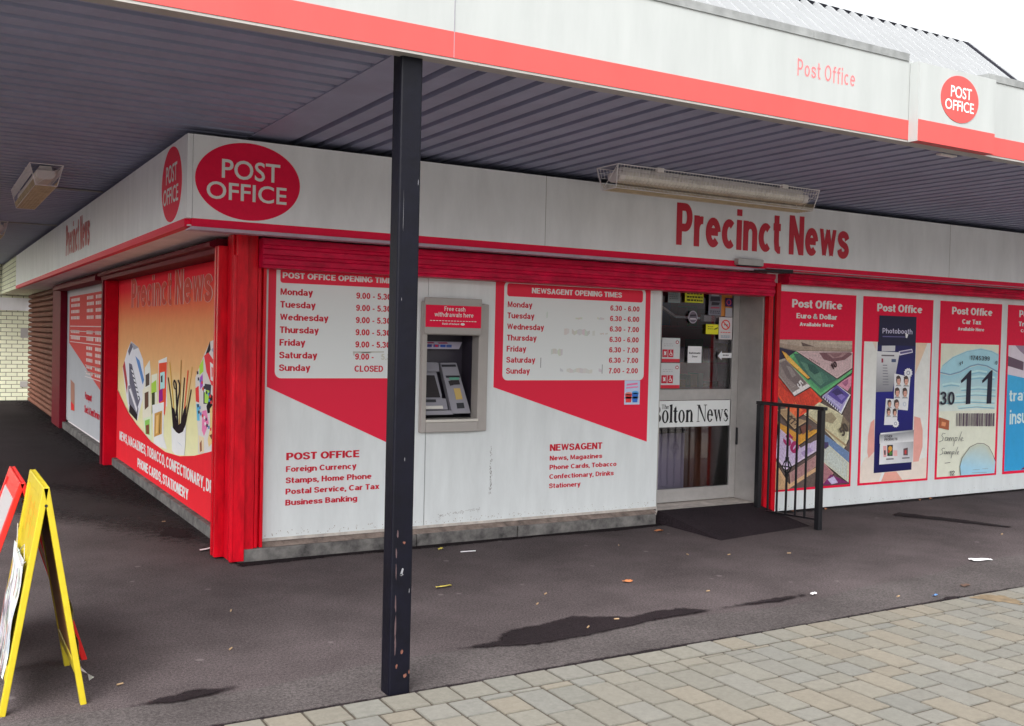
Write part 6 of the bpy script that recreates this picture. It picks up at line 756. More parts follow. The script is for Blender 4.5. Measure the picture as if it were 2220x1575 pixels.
# booth poster: its dark banner rises into the red heading
t_ = [o for o in bpy.data.objects if o.get('label', '').startswith('Post Office poster with a dark blue')][0]
b = MB(); fr = FY(PR_-.0042); b.face([fr(u, v, .0035) for u, v in ((6.296,1.850),(6.846,1.852),(6.846,1.560),(6.294,1.560))], pc((28,26,56)))
b.build('banner_top', 'poster_print', t_)
b = MB(); sans(b, 'Photobooth', fr, 6.345, 6.790, 1.676, .052, .13, .0042, pc((190,186,214))); b.face([fr(u, v, .0042) for u, v in ((6.35,1.650),(6.68,1.652),(6.68,1.642),(6.35,1.640))], pc((90,84,130)))
b.face([fr(u, v, .0044) for u, v in ((6.684,1.69),(6.728,1.672),(6.712,1.636),(6.69,1.64))], pc((220,220,226)))
b.build('banner_lettering', 'print', t_)

# ------------------------------------------------------------------ side wall panels
FS = SX(PS)
sp = thing('window_graphic', 'orange side wall graphic with magazines and brushes above a red curved foot', 'wall graphic', (PS, 2.7, .088))
b = MB(); b.box(PS,PS+.02,.14,5.215,.088,2.09); b.build('panel', 'red', sp)
b = MB(); top, bot = 2.085, .09; G_ = [(2.085,(186,26,40)),(1.95,(200,36,44)),(1.78,(214,84,60)),(1.60,(222,116,78)),(1.2,(224,138,96)),(.9,(232,170,128)),(.4,(236,184,142))]
for (z1, c1), (z0, c0) in zip(G_, G_[1:]): b.face([FS(u, z, .001) for u, z in ((-5.2,z0),(-.15,z0),(-.15,z1),(-5.2,z1))], pc([c0,c0,c1,c1], 2.0))
cv = [(-5.2,.86)] + ART['side_curve'] + [(-.45,.74),(-.15,.83)]
d = .0015
for c, pts in ART['side_art']:
    b.face([FS(u, v, d) for u, v in pts], pc(c, 1.55)); d += .00006
b.build('artwork', 'side_print', sp)
b = MB(); b.face([FS(u, v, d+.001) for u, v in [(-5.2,.09)] + cv + [(-.15,.09)]], (.84,.03,.045)); b.build('red_curve', 'side_print', sp)
b = MB(); d += .002
ue = sans(b, 'NEWS, MAGAZINES, TOBACCO, CONFECTIONARY, DR', FS, -4.985, -.825, .312, .098, .21, d, LWc, gap=.085, space=.28); sans(b, 'INKS', FS, ue+.01, ue+.33, .312, .098, .21, d, LWc, gap=.085)
sans(b, 'PHONE CARDS, STATIONERY', FS, -3.892, -1.637, .143, .092, .23, d, LWc, gap=.085, space=.28)
sans(b, 'Precinct News', FS, -4.40, -.98, 1.765, .30, .245, .004, (.86,.62,.58), gap=.085, space=.30); sans(b, 'Precinct News', FS, -4.40, -.98, 1.765, .30, .175, .0052, (.66,.10,.07), gap=.085, space=.30)
b.build('lettering', 'side_print', sp)
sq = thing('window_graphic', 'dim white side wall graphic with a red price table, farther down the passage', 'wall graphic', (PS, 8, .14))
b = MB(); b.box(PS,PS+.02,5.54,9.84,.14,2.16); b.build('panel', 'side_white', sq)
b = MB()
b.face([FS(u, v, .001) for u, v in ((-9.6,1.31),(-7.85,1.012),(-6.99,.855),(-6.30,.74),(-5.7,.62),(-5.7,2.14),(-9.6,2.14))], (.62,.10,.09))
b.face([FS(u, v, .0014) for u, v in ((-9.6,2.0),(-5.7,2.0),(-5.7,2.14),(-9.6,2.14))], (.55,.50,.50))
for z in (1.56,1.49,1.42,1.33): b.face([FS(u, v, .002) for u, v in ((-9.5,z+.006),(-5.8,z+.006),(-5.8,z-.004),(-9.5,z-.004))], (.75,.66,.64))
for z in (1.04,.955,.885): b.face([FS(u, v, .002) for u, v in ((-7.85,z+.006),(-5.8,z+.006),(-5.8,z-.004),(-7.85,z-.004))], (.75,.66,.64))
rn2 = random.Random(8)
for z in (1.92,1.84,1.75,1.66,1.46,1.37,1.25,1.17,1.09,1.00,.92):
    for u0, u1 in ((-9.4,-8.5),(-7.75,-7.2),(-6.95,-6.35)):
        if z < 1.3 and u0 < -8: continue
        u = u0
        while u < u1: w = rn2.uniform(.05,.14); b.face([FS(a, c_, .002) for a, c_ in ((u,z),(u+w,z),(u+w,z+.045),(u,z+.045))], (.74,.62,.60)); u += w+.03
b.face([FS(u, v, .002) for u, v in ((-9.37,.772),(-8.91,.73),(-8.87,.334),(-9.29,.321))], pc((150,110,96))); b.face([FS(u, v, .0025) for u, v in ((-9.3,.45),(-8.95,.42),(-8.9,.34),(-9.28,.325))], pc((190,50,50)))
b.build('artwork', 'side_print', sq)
b = MB(); sans(b, 'Passport', FS, -7.815, -7.183, .580, .10, .2, .003, DK); sans(b, 'Check & Send Service', FS, -7.858, -6.504, .398, .10, .2, .003, DK); b.build('lettering', 'side_print', sq)

# ------------------------------------------------------------------ cash machine
cm = thing('cash_machine', 'grey cash machine set into the white cladding, partly hidden by the navy post', 'cash machine', (1.66, PF, .83))
AX0, AX1, AZ0, AZ1, AY = 1.385, 1.925, .832, 1.80, -.125
OX0, OX1, OZ0, OZ1 = 1.425, 1.862, .928, 1.555
b = MB()
b.box(AX0,OX0,AY,.0,AZ0,AZ1); b.box(OX1,AX1+.02,AY+.015,.0,AZ0,AZ1-.005); b.box(OX0,OX1,AY,.0,AZ0,OZ0-.022); b.box(OX0,OX1,AY,.0,OZ1,AZ1)
b.box(1.39,1.865,AY-.02,AY-.001,1.56,1.83)
b.build('surround', 'atm', cm, bevel=.006)
b = MB(); b.box(OX0,OX1,AY-.004,.02,OZ0-.021,OZ0); b.build('shelf', 'bright', cm, bevel=.003)
b = MB(); b.box(OX0-.03,OX1+.03,.165,.175,.90,1.56); b.box(OX0-.01,OX0-.002,.0,.165,.9,1.56); b.box(OX1+.002,OX1+.01,.0,.165,.9,1.56); b.box(OX0,OX1,.0,.165,1.557,1.565); b.box(OX0,OX1,.02,.165,.90,.928); b.build('recess', 'atm_dark', cm)
b = MB(); b.box(1.395,1.856,AY-.0235,AY-.0205,1.612,1.775); hd = b.build('header_sign', 'red', cm)
b = MB(); fh = FY(AY-.0235); sans(b, 'Free cash', fh, 1.545, 1.72, 1.733, .034, .14, .001); sans(b, 'withdrawals here', fh, 1.465, 1.79, 1.690, .034, .14, .001); sans(b, 'Bank of Ireland', fh, 1.53, 1.67, 1.632, .014, .17, .001)
for i in range(16): b.face([fh(1.43+i*.0245, 1.658, .001), fh(1.448+i*.0245, 1.658, .001), fh(1.448+i*.0245, 1.663, .001), fh(1.43+i*.0245, 1.663, .001)])
n = 14; b.mesh([fh(1.70+.018*math.cos(k*.449), 1.638+.009*math.sin(k*.449), .001) for k in range(n)], [tuple(range(n))])
b.build('lettering', 'letter_white', hd)
# network logos strip, tilted at the back of the recess
def AT(u, v, d=0): return (u, .13-d-(1.5-v)*.35 if v > 1.40 else .13-d, v)
b = MB(); b.face([AT(u, v) for u, v in ((1.432,1.505),(1.846,1.505),(1.809,1.449),(1.432,1.446))], pc((165,158,175)))
for u, c in ((1.475,(60,60,74)),(1.530,(60,64,120)),(1.590,(90,70,140)),(1.648,(50,80,160)),(1.70,(70,90,150))): b.face([AT(p, q, .002) for p, q in ((u,1.461),(u+.046,1.461),(u+.05,1.482),(u+.004,1.482))], pc(c))
for u in (1.545, 1.66): b.face([AT(p, q, .002) for p, q in ((u-.03,1.497),(u+.05,1.499),(u+.06,1.490),(u-.02,1.488))], pc((150,40,80)))
b.face([AT(p, q, .003) for p, q in ((1.605,1.464),(1.63,1.464),(1.63,1.479),(1.605,1.479))], pc((190,50,70)))
b.build('logo_strip', 'print', cm)
# console: slopes from the back down to the front
def CO(u, v, d=0):            # v is height, slope from y .15 at the top to y .0 at the bottom
    return (u, .15-(1.36-v)*.33-d, v)
def slab(mb, pts, th, d0=0):
    f0 = [CO(u, v, d0+th) for u, v in pts]; f1 = [CO(u, v, d0) for u, v in pts]; n = len(pts); mb.face(f0)
    for i in range(n): mb.face([f1[i], f1[(i+1)%n], f0[(i+1)%n], f0[i]])
b = MB(); slab(b, [(1.40,.99),(1.64,.99),(1.645,1.10),(1.622,1.275),(1.634,1.285),(1.634,1.345),(1.40,1.345)], .02, -.02); slab(b, [(1.40,1.275),(1.636,1.275),(1.636,1.342),(1.40,1.342)], .028); slab(b, [(1.40,.955),(1.70,.955),(1.69,.985),(1.40,.985)], .045); slab(b, [(1.40,.99),(1.672,.99),(1.665,1.072),(1.40,1.072)], .022)
co = b.build('console', 'atm_mid', cm, bevel=.003)
b = MB(); slab(b, [(1.40,1.082),(1.628,1.080),(1.600,1.246),(1.40,1.247)], .006); b.build('screen', 'screen', cm)
b = MB()
for z in (1.165, 1.13, 1.10): slab(b, [(1.44,z),(1.52,z),(1.52,z+.014),(1.44,z+.014)], .0015, .0062)
b.build('screen_text', 'black_plastic', cm)
b = MB(); slab(b, [(1.452,1.046),(1.578,1.046),(1.578,1.067),(1.452,1.068)], .003, .022); b.build('label_bar', 'black_plastic', cm)
b = MB(); slab(b, [(1.40,.998),(1.622,.998),(1.622,1.020),(1.40,1.020)], .018, .022); b.build('cash_slot', 'bright', cm, bevel=.002)
b = MB(); slab(b, [(1.691,.962),(1.848,.962),(1.78,1.343),(1.642,1.341)], .05); cr = b.build('card_column', 'atm_mid', cm, bevel=.004)
K = ART['atm']['k']
for q in (K[0], K[1], K[4]): b = MB(); slab(b, q, .004, .05); b.build('card_slot', 'black_plastic', cr)
b = MB(); slab(b, [(1.70,1.232),(1.785,1.232),(1.782,1.214),(1.704,1.214)], .005, .05); b.build('green_light', 'green_print', cr)
b = MB(); slab(b, K[2], .012, .05); slab(b, [(1.69,1.205),(1.715,1.21),(1.725,1.175),(1.70,1.17)], .010, .05); b.build('card_mouth', 'screen', cr, bevel=.003)
b = MB(); slab(b, K[3], .003, .05); b.build('gold_label', 'gold', cr)

# ------------------------------------------------------------------ notices on the door glass
ST = ART['stick']; NY = DY-.001
def notice(name, label, key, col_, d=.0, parts=(), lets=()):
    (u0, v1), (u1, v0) = ST[key]; t_ = thing(name, label, 'notice', ((u0+u1)/2, NY, v0))
    b = MB(); b.box(u0, u1, NY-.002-d, NY-d, v0, v1, pc(col_)); b.build('sheet', 'print', t_)
    f = FY(NY-.0024-d); b = MB(); w, h = u1-u0, v1-v0
    for i, (c, pts) in enumerate(parts): b.face([f(u0+x*w, v0+y*h, i*.0002) for x, y in pts], pc(c))
    if parts: b.build('picture', 'print', t_)
    b = MB()
    for s, x0, x1, y, cap, c, bold in lets: sans(b, s, f, u0+x0*w, u0+x1*w, v0+y*h, cap*h, bold, .002, pc(c))
    if lets: b.build('lettering', 'print', t_)
    return t_
def lines(c, rows, x0=.12, x1=.88, seed=1, th=.05):
    r_ = random.Random(seed); o = []
    for y in rows:
        x = x0
        while x < x1: w = r_.uniform(.06,.18); o.append((c, [(x,y),(min(x+w,x1),y),(min(x+w,x1),y+th),(x,y+th)])); x += w+.04
    return o
notice('notice', 'bright yellow age restriction notice at the top of the door glass', 'yellow', (212,220,60), parts=lines((70,74,30), (.80,.56,.32,.10), .10, .94, 2, .12))
notice('notice', 'small grey paper notice in the top left corner of the door glass', 'greypaper', (128,136,140), parts=lines((90,92,96), (.75,.6,.45,.3), .1, .8, 3, .06))
notice('notice', 'grey poster of faces and red lettering on the upper door glass', 'poster', (112,112,124), parts=[((60,58,70),[(.1,.62),(.9,.66),(.85,.84),(.15,.84)]),((56,54,64),[(.2,.44),(.8,.46),(.86,.58),(.25,.6)]),((150,60,80),[(.15,.3),(.85,.32),(.85,.38),(.15,.37)]),((170,170,180),[(.2,.88),(.8,.88),(.8,.95),(.2,.95)])]+lines((70,70,80),(.08,.16),.1,.9,4,.05))
notice('notice', 'orange brown card behind the stickers at the hinge side of the door', 'orange', (186,120,60), -.012)
notice('notice', 'dark purple square sticker with a red ring near the door top', 'purple', (52,40,90), .001, parts=[((190,70,90), ell(.5,.5,.36,.36,20)), ((70,50,110), ell(.5,.5,.24,.24,20))])
notice('notice', 'plain pale slip between the purple and no smoking stickers', 'white', (150,148,156), .001)
ns = [((200,60,56), ell(.5,.66,.34,.23,24)), ((196,190,190), ell(.5,.66,.26,.175,24)), ((70,66,70), [(.36,.64),(.68,.64),(.68,.675),(.36,.675)]), ((200,60,56), [(.30,.76),(.36,.80),(.72,.56),(.66,.52)])]
notice('notice', 'white no smoking sign with a red barred ring on the door glass', 'nosmoke', (190,184,186), .001, parts=ns+lines((200,70,60),(.30,),.12,.9,5,.035)+lines((90,130,150),(.14,.08),.15,.85,6,.03))
(u0, v1), (u1, v0) = ST['round']
t_ = thing('notice', 'round dark sticker with pale writing in the middle of the upper glass', 'notice', ((u0+u1)/2, NY, v0))
b = MB(); f = FY(NY); pts = ell((u0+u1)/2, (v0+v1)/2, (u1-u0)/2, (v1-v0)/2, 28); b.face([f(u, v, .001) for u, v in pts], pc((150,146,156))); b.face([f(u, v, .0014) for u, v in ell((u0+u1)/2, (v0+v1)/2, (u1-u0)*.42, (v1-v0)*.42, 28)], pc((92,86,98)))
b.face([f(u0+x*(u1-u0), v0+y*(v1-v0), .0018) for x, y in ((.15,.55),(.85,.58),(.85,.72),(.2,.68))], pc((40,36,46))); b.face([f(u0+x*(u1-u0), v0+y*(v1-v0), .0018) for x, y in ((.15,.30),(.85,.30),(.8,.42),(.18,.42))], pc((176,172,180))); b.build('sheet', 'print', t_)
notice('notice', 'yellow square sticker with dark writing beside the no smoking sign', 'yellow2', (206,200,44), parts=lines((110,110,30),(.72,.5),.15,.6,7,.08)+[((60,56,20),[(.66,.45),(.95,.62),(.95,.74),(.66,.56)])])
notice('notice', 'white sheet reading Automatic Door in the middle of the glass', 'auto', (206,206,210), lets=(('Automatic',.07,.93,.54,.11,(40,40,44),.17),('Door',.30,.70,.33,.11,(40,40,44),.17)))
(u0, v1), (u1, v0) = ST['arrow']; w, h = u1-u0, v1-v0
t_ = thing('notice', 'white paper arrow pointing left, taped to the hinge side of the door glass', 'notice', ((u0+u1)/2, NY, v0))
b = MB(); b.face([f(u0+x*w, v0+y*h, .001) for x, y in ((0,.45),(.28,1),(.28,.78),(1,.78),(1,.24),(.28,.24),(.28,0))], pc((206,206,210))); b.build('sheet', 'print', t_)
b = MB(); 
for i in range(4): b.face([f(u0+x*w, v0+y*h, .0014) for x, y in ((.36+i*.11,.46),(.44+i*.11,.46),(.44+i*.11,.60),(.36+i*.11,.60))], pc((70,70,76)))
b.build('lettering', 'print', t_)
def access(label, key):
    W_ = [((176,24,50), [(.03,.20),(.32,.20),(.32,.52),(.03,.52)]), ((176,24,50), [(.35,.20),(.64,.20),(.64,.52),(.35,.52)]), ((190,40,56), [(0,0),(1,0),(1,.13),(0,.13)]), ((150,56,70), ell(.84,.83,.09,.075,16)), ((206,206,206), ell(.84,.83,.05,.04,14)),
          ((214,206,208), ell(.175,.36,.07,.07,10)), ((176,24,50), [(.05,.35),(.15,.35),(.15,.37),(.05,.37)]), ((214,206,208), [(.10,.28),(.13,.27),(.25,.44),(.22,.46)]), ((214,206,208), [(.10,.44),(.13,.46),(.25,.29),(.22,.27)]),
          ((214,206,208), ell(.485,.465,.022,.022,10)), ((214,206,208), [(.465,.44),(.50,.44),(.50,.37),(.465,.37)]), ((214,206,208), [(.465,.385),(.55,.385),(.59,.27),(.57,.26),(.54,.36),(.465,.36)]), ((214,206,208), ell(.485,.32,.075,.062,16)), ((176,24,50), ell(.485,.32,.05,.042,14))]
    return notice('notice', label, key, (184,186,188), parts=W_+lines((150,150,156),(.66,.74),.10,.6,9,.02))
access('upper white access notice with red symbols on the left of the door glass', 'acc1'); access('lower white access notice with red symbols resting above the door mid rail', 'acc2')
# newspaper bill on the lower glass, serif lettering
bn = thing('newspaper_sign', 'white sign reading The Bolton News across the lower door glass', 'sign', (4.2, NY, .78))
b = MB(); b.box(3.74,4.692,NY-.004,NY-.001,.781,1.017, (.80,.82,.82)); b.build('sheet', 'print', bn)
def serif_glyphs():
    G = {}
    def ring(cx, cy, ro, so, ri, si, a0=0, a1=360, n=28):
        q = []
        for i in range(n):
            t0, t1 = R(a0+(a1-a0)*i/n), R(a0+(a1-a0)*(i+1)/n)
            q.append([(cx+ro*math.cos(t0),cy+so*math.sin(t0)),(cx+ro*math.cos(t1),cy+so*math.sin(t1)),(cx+ri*math.cos(t1),cy+si*math.sin(t1)),(cx+ri*math.cos(t0),cy+si*math.sin(t0))])
        return q
    def rc(x0, x1, y0, y1): return [[(x0,y0),(x1,y0),(x1,y1),(x0,y1)]]
    def foot(x, w, y, up): s = .035 if up else -.035; return [[(x-.05,y),(x+w+.05,y),(x+w+.05,y+s*.5),(x+w,y+s*1.4),(x,y+s*1.4),(x-.05,y+s*.5)]]
    w = .17
    G['o'] = (.52, ring(.26,.25,.25,.27,.105,.225))
    G['l'] = (.27, rc(.06,.06+w,0,.72) + foot(.06,w,0,True) + [[(.0,.70),(.06,.74),(.06+w,.76),(.06+w,.68),(.06,.66)]])
    G['t'] = (.34, rc(.07,.07+w,.08,.60) + rc(0,.32,.445,.49) + ring(.22,.10,.15,.12,.0,.07,180,330,10) + [[(.0,.47),(.07,.52),(.16,.66),(.22,.66),(.22,.47)]])
    arch = lambda x: rc(x,x+w,0,.5) + foot(x,w,0,True) + [[(x-.06,.46),(x,.50),(x+w,.52),(x+w,.44)]] + ring(x+w+.115,.34,.19,.18,.045,.12,0,150,14) + rc(x+w+.16,x+2*w+.155,0,.36) + foot(x+w+.16,w,0,True)
    G['n'] = (.58, arch(.06)); G['h'] = (.58, arch(.06) + rc(.06,.06+w,.45,.72))
    G['e'] = (.47, ring(.235,.25,.235,.27,.095,.225,20,325) + rc(.09,.455,.265,.305) + ring(.235,.25,.235,.27,.095,.225,-5,20))
    G['w'] = (.78, [[(.04,.5),(.20,.5),(.33,.0),(.24,.0)],[(.24,.0),(.29,.0),(.42,.5),(.38,.5)],[(.34,.5),(.49,.5),(.62,0),(.53,0)],[(.53,0),(.58,0),(.73,.5),(.69,.5)]] + rc(0,.24,.475,.505) + rc(.62,.78,.475,.505))
    S_ = [(.34,.40),(.30,.47),(.20,.505),(.10,.47),(.08,.38),(.14,.31),(.26,.235),(.33,.15),(.29,.05),(.19,.0),(.08,.03),(.03,.13)]
    sw = [.02,.03,.05,.08,.11,.14,.15,.12,.08,.05,.03,.02]; q = []
    for i in range(len(S_)-1):
        (x0,y0),(x1,y1) = S_[i], S_[i+1]; dx, dy = x1-x0, y1-y0; L = math.hypot(dx,dy); nx, ny = -dy/L/2, dx/L/2
        q.append([(x0+nx*sw[i],y0+ny*sw[i]),(x1+nx*sw[i+1],y1+ny*sw[i+1]),(x1-nx*sw[i+1],y1-ny*sw[i+1]),(x0-nx*sw[i],y0-ny*sw[i])])
    G['s'] = (.40, q)
    G['N'] = (.78, rc(.10,.15,0,.72) + rc(.64,.69,0,.72) + [[(.06,.72),(.24,.72),(.69,.0),(.62,.0)]] + rc(.02,.24,0,.03) + rc(.54,.79,.69,.72) + rc(.0,.2,.69,.72))
    G['B'] = (.62, rc(.08,.23,0,.72) + rc(.02,.3,0,.03) + rc(.02,.3,.69,.72) + ring(.27,.535,.27,.185,.11,.155,-90,90,14) + ring(.29,.19,.31,.19,.13,.155,-90,90,14) + rc(.2,.3,.35,.38))
    G['T'] = (.62, rc(.23,.38,0,.72) + rc(.0,.61,.67,.72) + rc(.16,.45,0,.03) + rc(0,.03,.55,.7) + rc(.58,.61,.55,.7))
    return G
SG = serif_glyphs()
def serif(mb, s, fr, u0, u1, base, cap, d, c):
    wd = sum(.25 if ch == ' ' else SG[ch][0]+.03 for ch in s); sx = (u1-u0)/wd; x = 0
    for ch in s:
        if ch == ' ': x += .25; continue
        for i, q in enumerate(SG[ch][1]): mb.face([fr(u0+(x+px)*sx, base+py/.72*cap, d+i*.00002) for px, py in q], c)
        x += SG[ch][0]+.03
b = MB(); f = FY(NY-.004); serif(b, 'Bolton News', f, 3.792, 4.682, .822, .156, .0006, (.012,.012,.016)); serif(b, 'The', f, 3.888, 3.970, .945, .040, .0006, (.012,.012,.016)); b.build('lettering', 'print', bn)

# ------------------------------------------------------------------ things inside the shop, seen through the glass
ct = thing('counter', 'brown wooden counter behind the lower right of the door glass', 'counter', (4.9, 1.3, .09))
b = MB(); b.box(4.66,5.6,.62,1.1,.09,1.05); b.build('front', 'wood', ct, bevel=.004)
b = MB(); b.box(4.64,5.62,.60,1.12,1.052,1.09); b.build('worktop', 'wood', ct, bevel=.004)
fz = thing('freezer', 'grey ribbed chest freezer behind the lower left of the door glass', 'freezer', (4.1, 1.5, .09))
b = MB(); b.box(3.95,4.63,.75,1.35,.09,.66)
b.box(3.97,4.61,.744,.749,.14,.16); b.box(3.97,4.61,.744,.749,.55,.57)
b.build('cabinet', 'grey_box', fz); b = MB(); b.box(3.94,4.64,.74,1.36,.662,.71); b.build('lid', 'black_plastic', fz, bevel=.006)
sh = thing('display_shelf', 'red display shelving with packets standing at the back of the shop', 'shelf', (5.0, 3.3, .09))
b = MB(); b.box(4.2,6.2,2.05,2.18,.09,2.1)
for z in (.5,.9,1.3,1.7): b.box(4.2,6.2,1.8,2.05,z,z+.02)
b.build('frame', 'room_red', sh)
b = MB(); rn3 = random.Random(11)
for z in (.52,.92,1.32,1.72):
    x = 4.22
    while x < 6.1:
        w = rn3.uniform(.06,.14); b.box(x, x+w, 1.82, 2.0, z, z+rn3.uniform(.15,.28), pc(rn3.choice(((180,60,50),(200,170,60),(60,90,150),(200,200,190),(90,140,80),(120,60,110))), 1)); x += w+.012
b.build('packets', 'print', sh)
mt = MB(); mt.box(3.75,4.6,.45,1.05,.091,.10); tag(mt.build('door_mat', 'green'), 'green mat on the shop floor just inside the door', 'mat')

# ------------------------------------------------------------------ sensor box above the door
sb = thing('sensor_box', 'small grey metal box fixed to the fascia above the doorway', 'sensor', (4.24, FYP, 2.2))
b = MB(); b.box(4.095,4.382,FYP-.055,FYP-.003,2.203,2.258); b.build('housing', 'alu', sb, bevel=.004)
b = MB(); b.box(4.115,4.365,FYP-.05,FYP-.008,2.196,2.2025); b.build('lens', 'black_plastic', sb)

# ================================================================== canopy
SZ, CY, CZ0, CZR, CZ1 = 2.80, -2.95, 2.735, 2.846, 3.182
cn = thing('canopy', 'dark grooved steel canopy with a white and pale red fascia along its front edge', 'canopy', (3, -2.9, 2.73))
XL, XE = -2.4, 12.0  # unseen left edge set in so sky light reaches the side wall
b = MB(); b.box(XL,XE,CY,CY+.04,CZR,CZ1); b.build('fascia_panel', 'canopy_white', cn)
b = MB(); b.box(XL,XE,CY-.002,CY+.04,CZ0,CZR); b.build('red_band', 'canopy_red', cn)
cp = [(CY-.006,CZ1-.002),(CY+.10,CZ1-.002),(CY+.10,CZ1+.046),(CY-.006,CZ1+.040)]; 
for x0, x1 in ((XL,.62),(.625,2.30),(2.305,3.07),(3.80,XE)): b = MB(); b.prism(cp, 'x', x0, x1); b.build('coping', 'coping', cn)
b = MB(); b.box(XL,XE,CY+.001,CY+.075,CZ0-.012,CZ0-.001); b.build('edge_trim', 'trim', cn)
for x in (.165, -1.3, 4.9): b = MB(); b.box(x, x+.0025, CY-.003, CY, CZ0, CZ1); b.build('panel_joint', 'atm_mid', cn)
b = MB(); sans(b, 'Post Office', FY(CY), 2.192, 2.636, 2.968, .092, .112, .001, gap=.13); b.build('lettering', 'canopy_letter', cn)
b = MB(); b.box(XL,XE,CY+.04,.34,2.87,2.955); b.box(XL,.9,.34,12.0,2.87,2.955); b.box(-1.5,.9,12.0,16.3,2.87,2.955); b.build('canopy_roof', 'trim', cn)  # roof notched out of view to let sky light onto the end wall
# soffit with grooves: across the front run they point at the shop, over the passage they run along the front
def grooved(axis, a0, a1, l0, l1, first, pitch=.161, gw=.052, gd=.055):
    prof = [(a0, 0)]; p = first
    while p + gw + .02 < a1: prof += [(p,0),(p+.004,gd),(p+gw-.004,gd),(p+gw,0)]; p += pitch
    prof.append((a1, 0)); b = MB(); n = len(prof)
    vs = [((q,l0,SZ+h) if axis == 'x' else (l0,q,SZ+h)) for q, h in prof] + [((q,l1,SZ+h) if axis == 'x' else (l1,q,SZ+h)) for q, h in prof]
    b.mesh(vs, [(i,i+1,n+i+1,n+i) for i in range(n-1)]); return b
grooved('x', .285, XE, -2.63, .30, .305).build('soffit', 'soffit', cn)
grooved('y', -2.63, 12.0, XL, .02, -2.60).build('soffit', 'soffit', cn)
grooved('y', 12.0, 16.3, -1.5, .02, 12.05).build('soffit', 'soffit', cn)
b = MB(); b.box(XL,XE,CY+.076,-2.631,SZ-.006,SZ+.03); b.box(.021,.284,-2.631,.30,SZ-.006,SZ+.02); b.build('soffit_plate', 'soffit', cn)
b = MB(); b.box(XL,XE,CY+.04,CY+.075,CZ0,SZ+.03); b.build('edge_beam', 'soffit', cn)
b = MB(); b.box(XL,XL+.04,CY+.05,12.0,CZ0,CZ1); b.build('side_fascia', 'canopy_white', cn)
# box sign standing proud of the canopy fascia
bx = thing('box_sign', 'white box sign with a round red logo standing proud of the canopy fascia', 'shop sign', (3.44, -3.0, 2.73))
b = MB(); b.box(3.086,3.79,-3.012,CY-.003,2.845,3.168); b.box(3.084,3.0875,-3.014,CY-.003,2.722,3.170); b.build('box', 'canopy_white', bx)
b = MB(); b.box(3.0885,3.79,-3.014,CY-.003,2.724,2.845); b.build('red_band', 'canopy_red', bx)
post_office_logo(bx, FY(-3.012), 3.452, 3.004, .172, .136, 'canopy_red')
# dark steel post
pt = thing('canopy_post', 'square navy steel post with chipped paint holding up the canopy edge', 'post', (-.002, -2.855, 0))
b = MB(); b.box(-.052,.048,-2.90,-2.81,.0,SZ-.007); pp = b.build('shaft', 'post', pt, bevel=.008)
b = MB(); b.box(-.085,.081,-2.873,-2.79,SZ-.020,SZ-.0065); b.build('head_plate', 'soffit', pt)
M['rust'] = mat('rust', (.17,.065,.045), .9, var=.5, vscale=60); M['scrape'] = mat('scraped_paint', (.22,.22,.24), .8); M['primer'] = mat('worn_primer', (.075,.045,.05), .8, var=.4, vscale=40)
def chip(mb, u, v, w, h, seed, face='f'):
    r_ = random.Random(seed); n = 9; p = []
    for i in range(n): a = 2*math.pi*i/n; k = r_.uniform(.5,1); p.append((u+w*k*math.cos(a), v+h*k*math.sin(a)))
    mb.face([((x,-2.9008,z) if face == 'f' else (-.0528,-2.855+x,z)) for x, z in p])
b = MB()
for i, (u, v, w, h) in enumerate(((.005,.19,.008,.013),(-.018,.13,.007,.012),(.022,.085,.009,.014),(.006,.66,.010,.008),(.041,.10,.004,.012))): chip(b, u, v, w, h, i)
b.build('rust_chip', 'rust', pt)
b = MB()
for i, (v, h) in enumerate(((.62,.03),(.54,.045),(.40,.05),(.30,.06),(.22,.05),(.70,.02))): chip(b, -.030+i*.001, v, .005, h, 30+i)
b.build('worn_edge', 'primer', pt)
b = MB(); b.face([(-.012,-2.901,.520),(-.002,-2.901,.518),(.006,-2.901,.548),(-.001,-2.901,.553)]); b.face([(-.012,-2.901,.520),(.006,-2.901,.522),(.002,-2.901,.528),(-.010,-2.901,.528)])
for i, (u, v, w, h) in enumerate(((.0,1.02,.0015,.010),(.034,.45,.0015,.014),(-.03,1.7,.0015,.010),(-.03,2.05,.0008,.12),(.036,2.2,.0015,.016))): chip(b, u, v, w, h, 60+i)
b.build('scrape', 'scrape', pt)

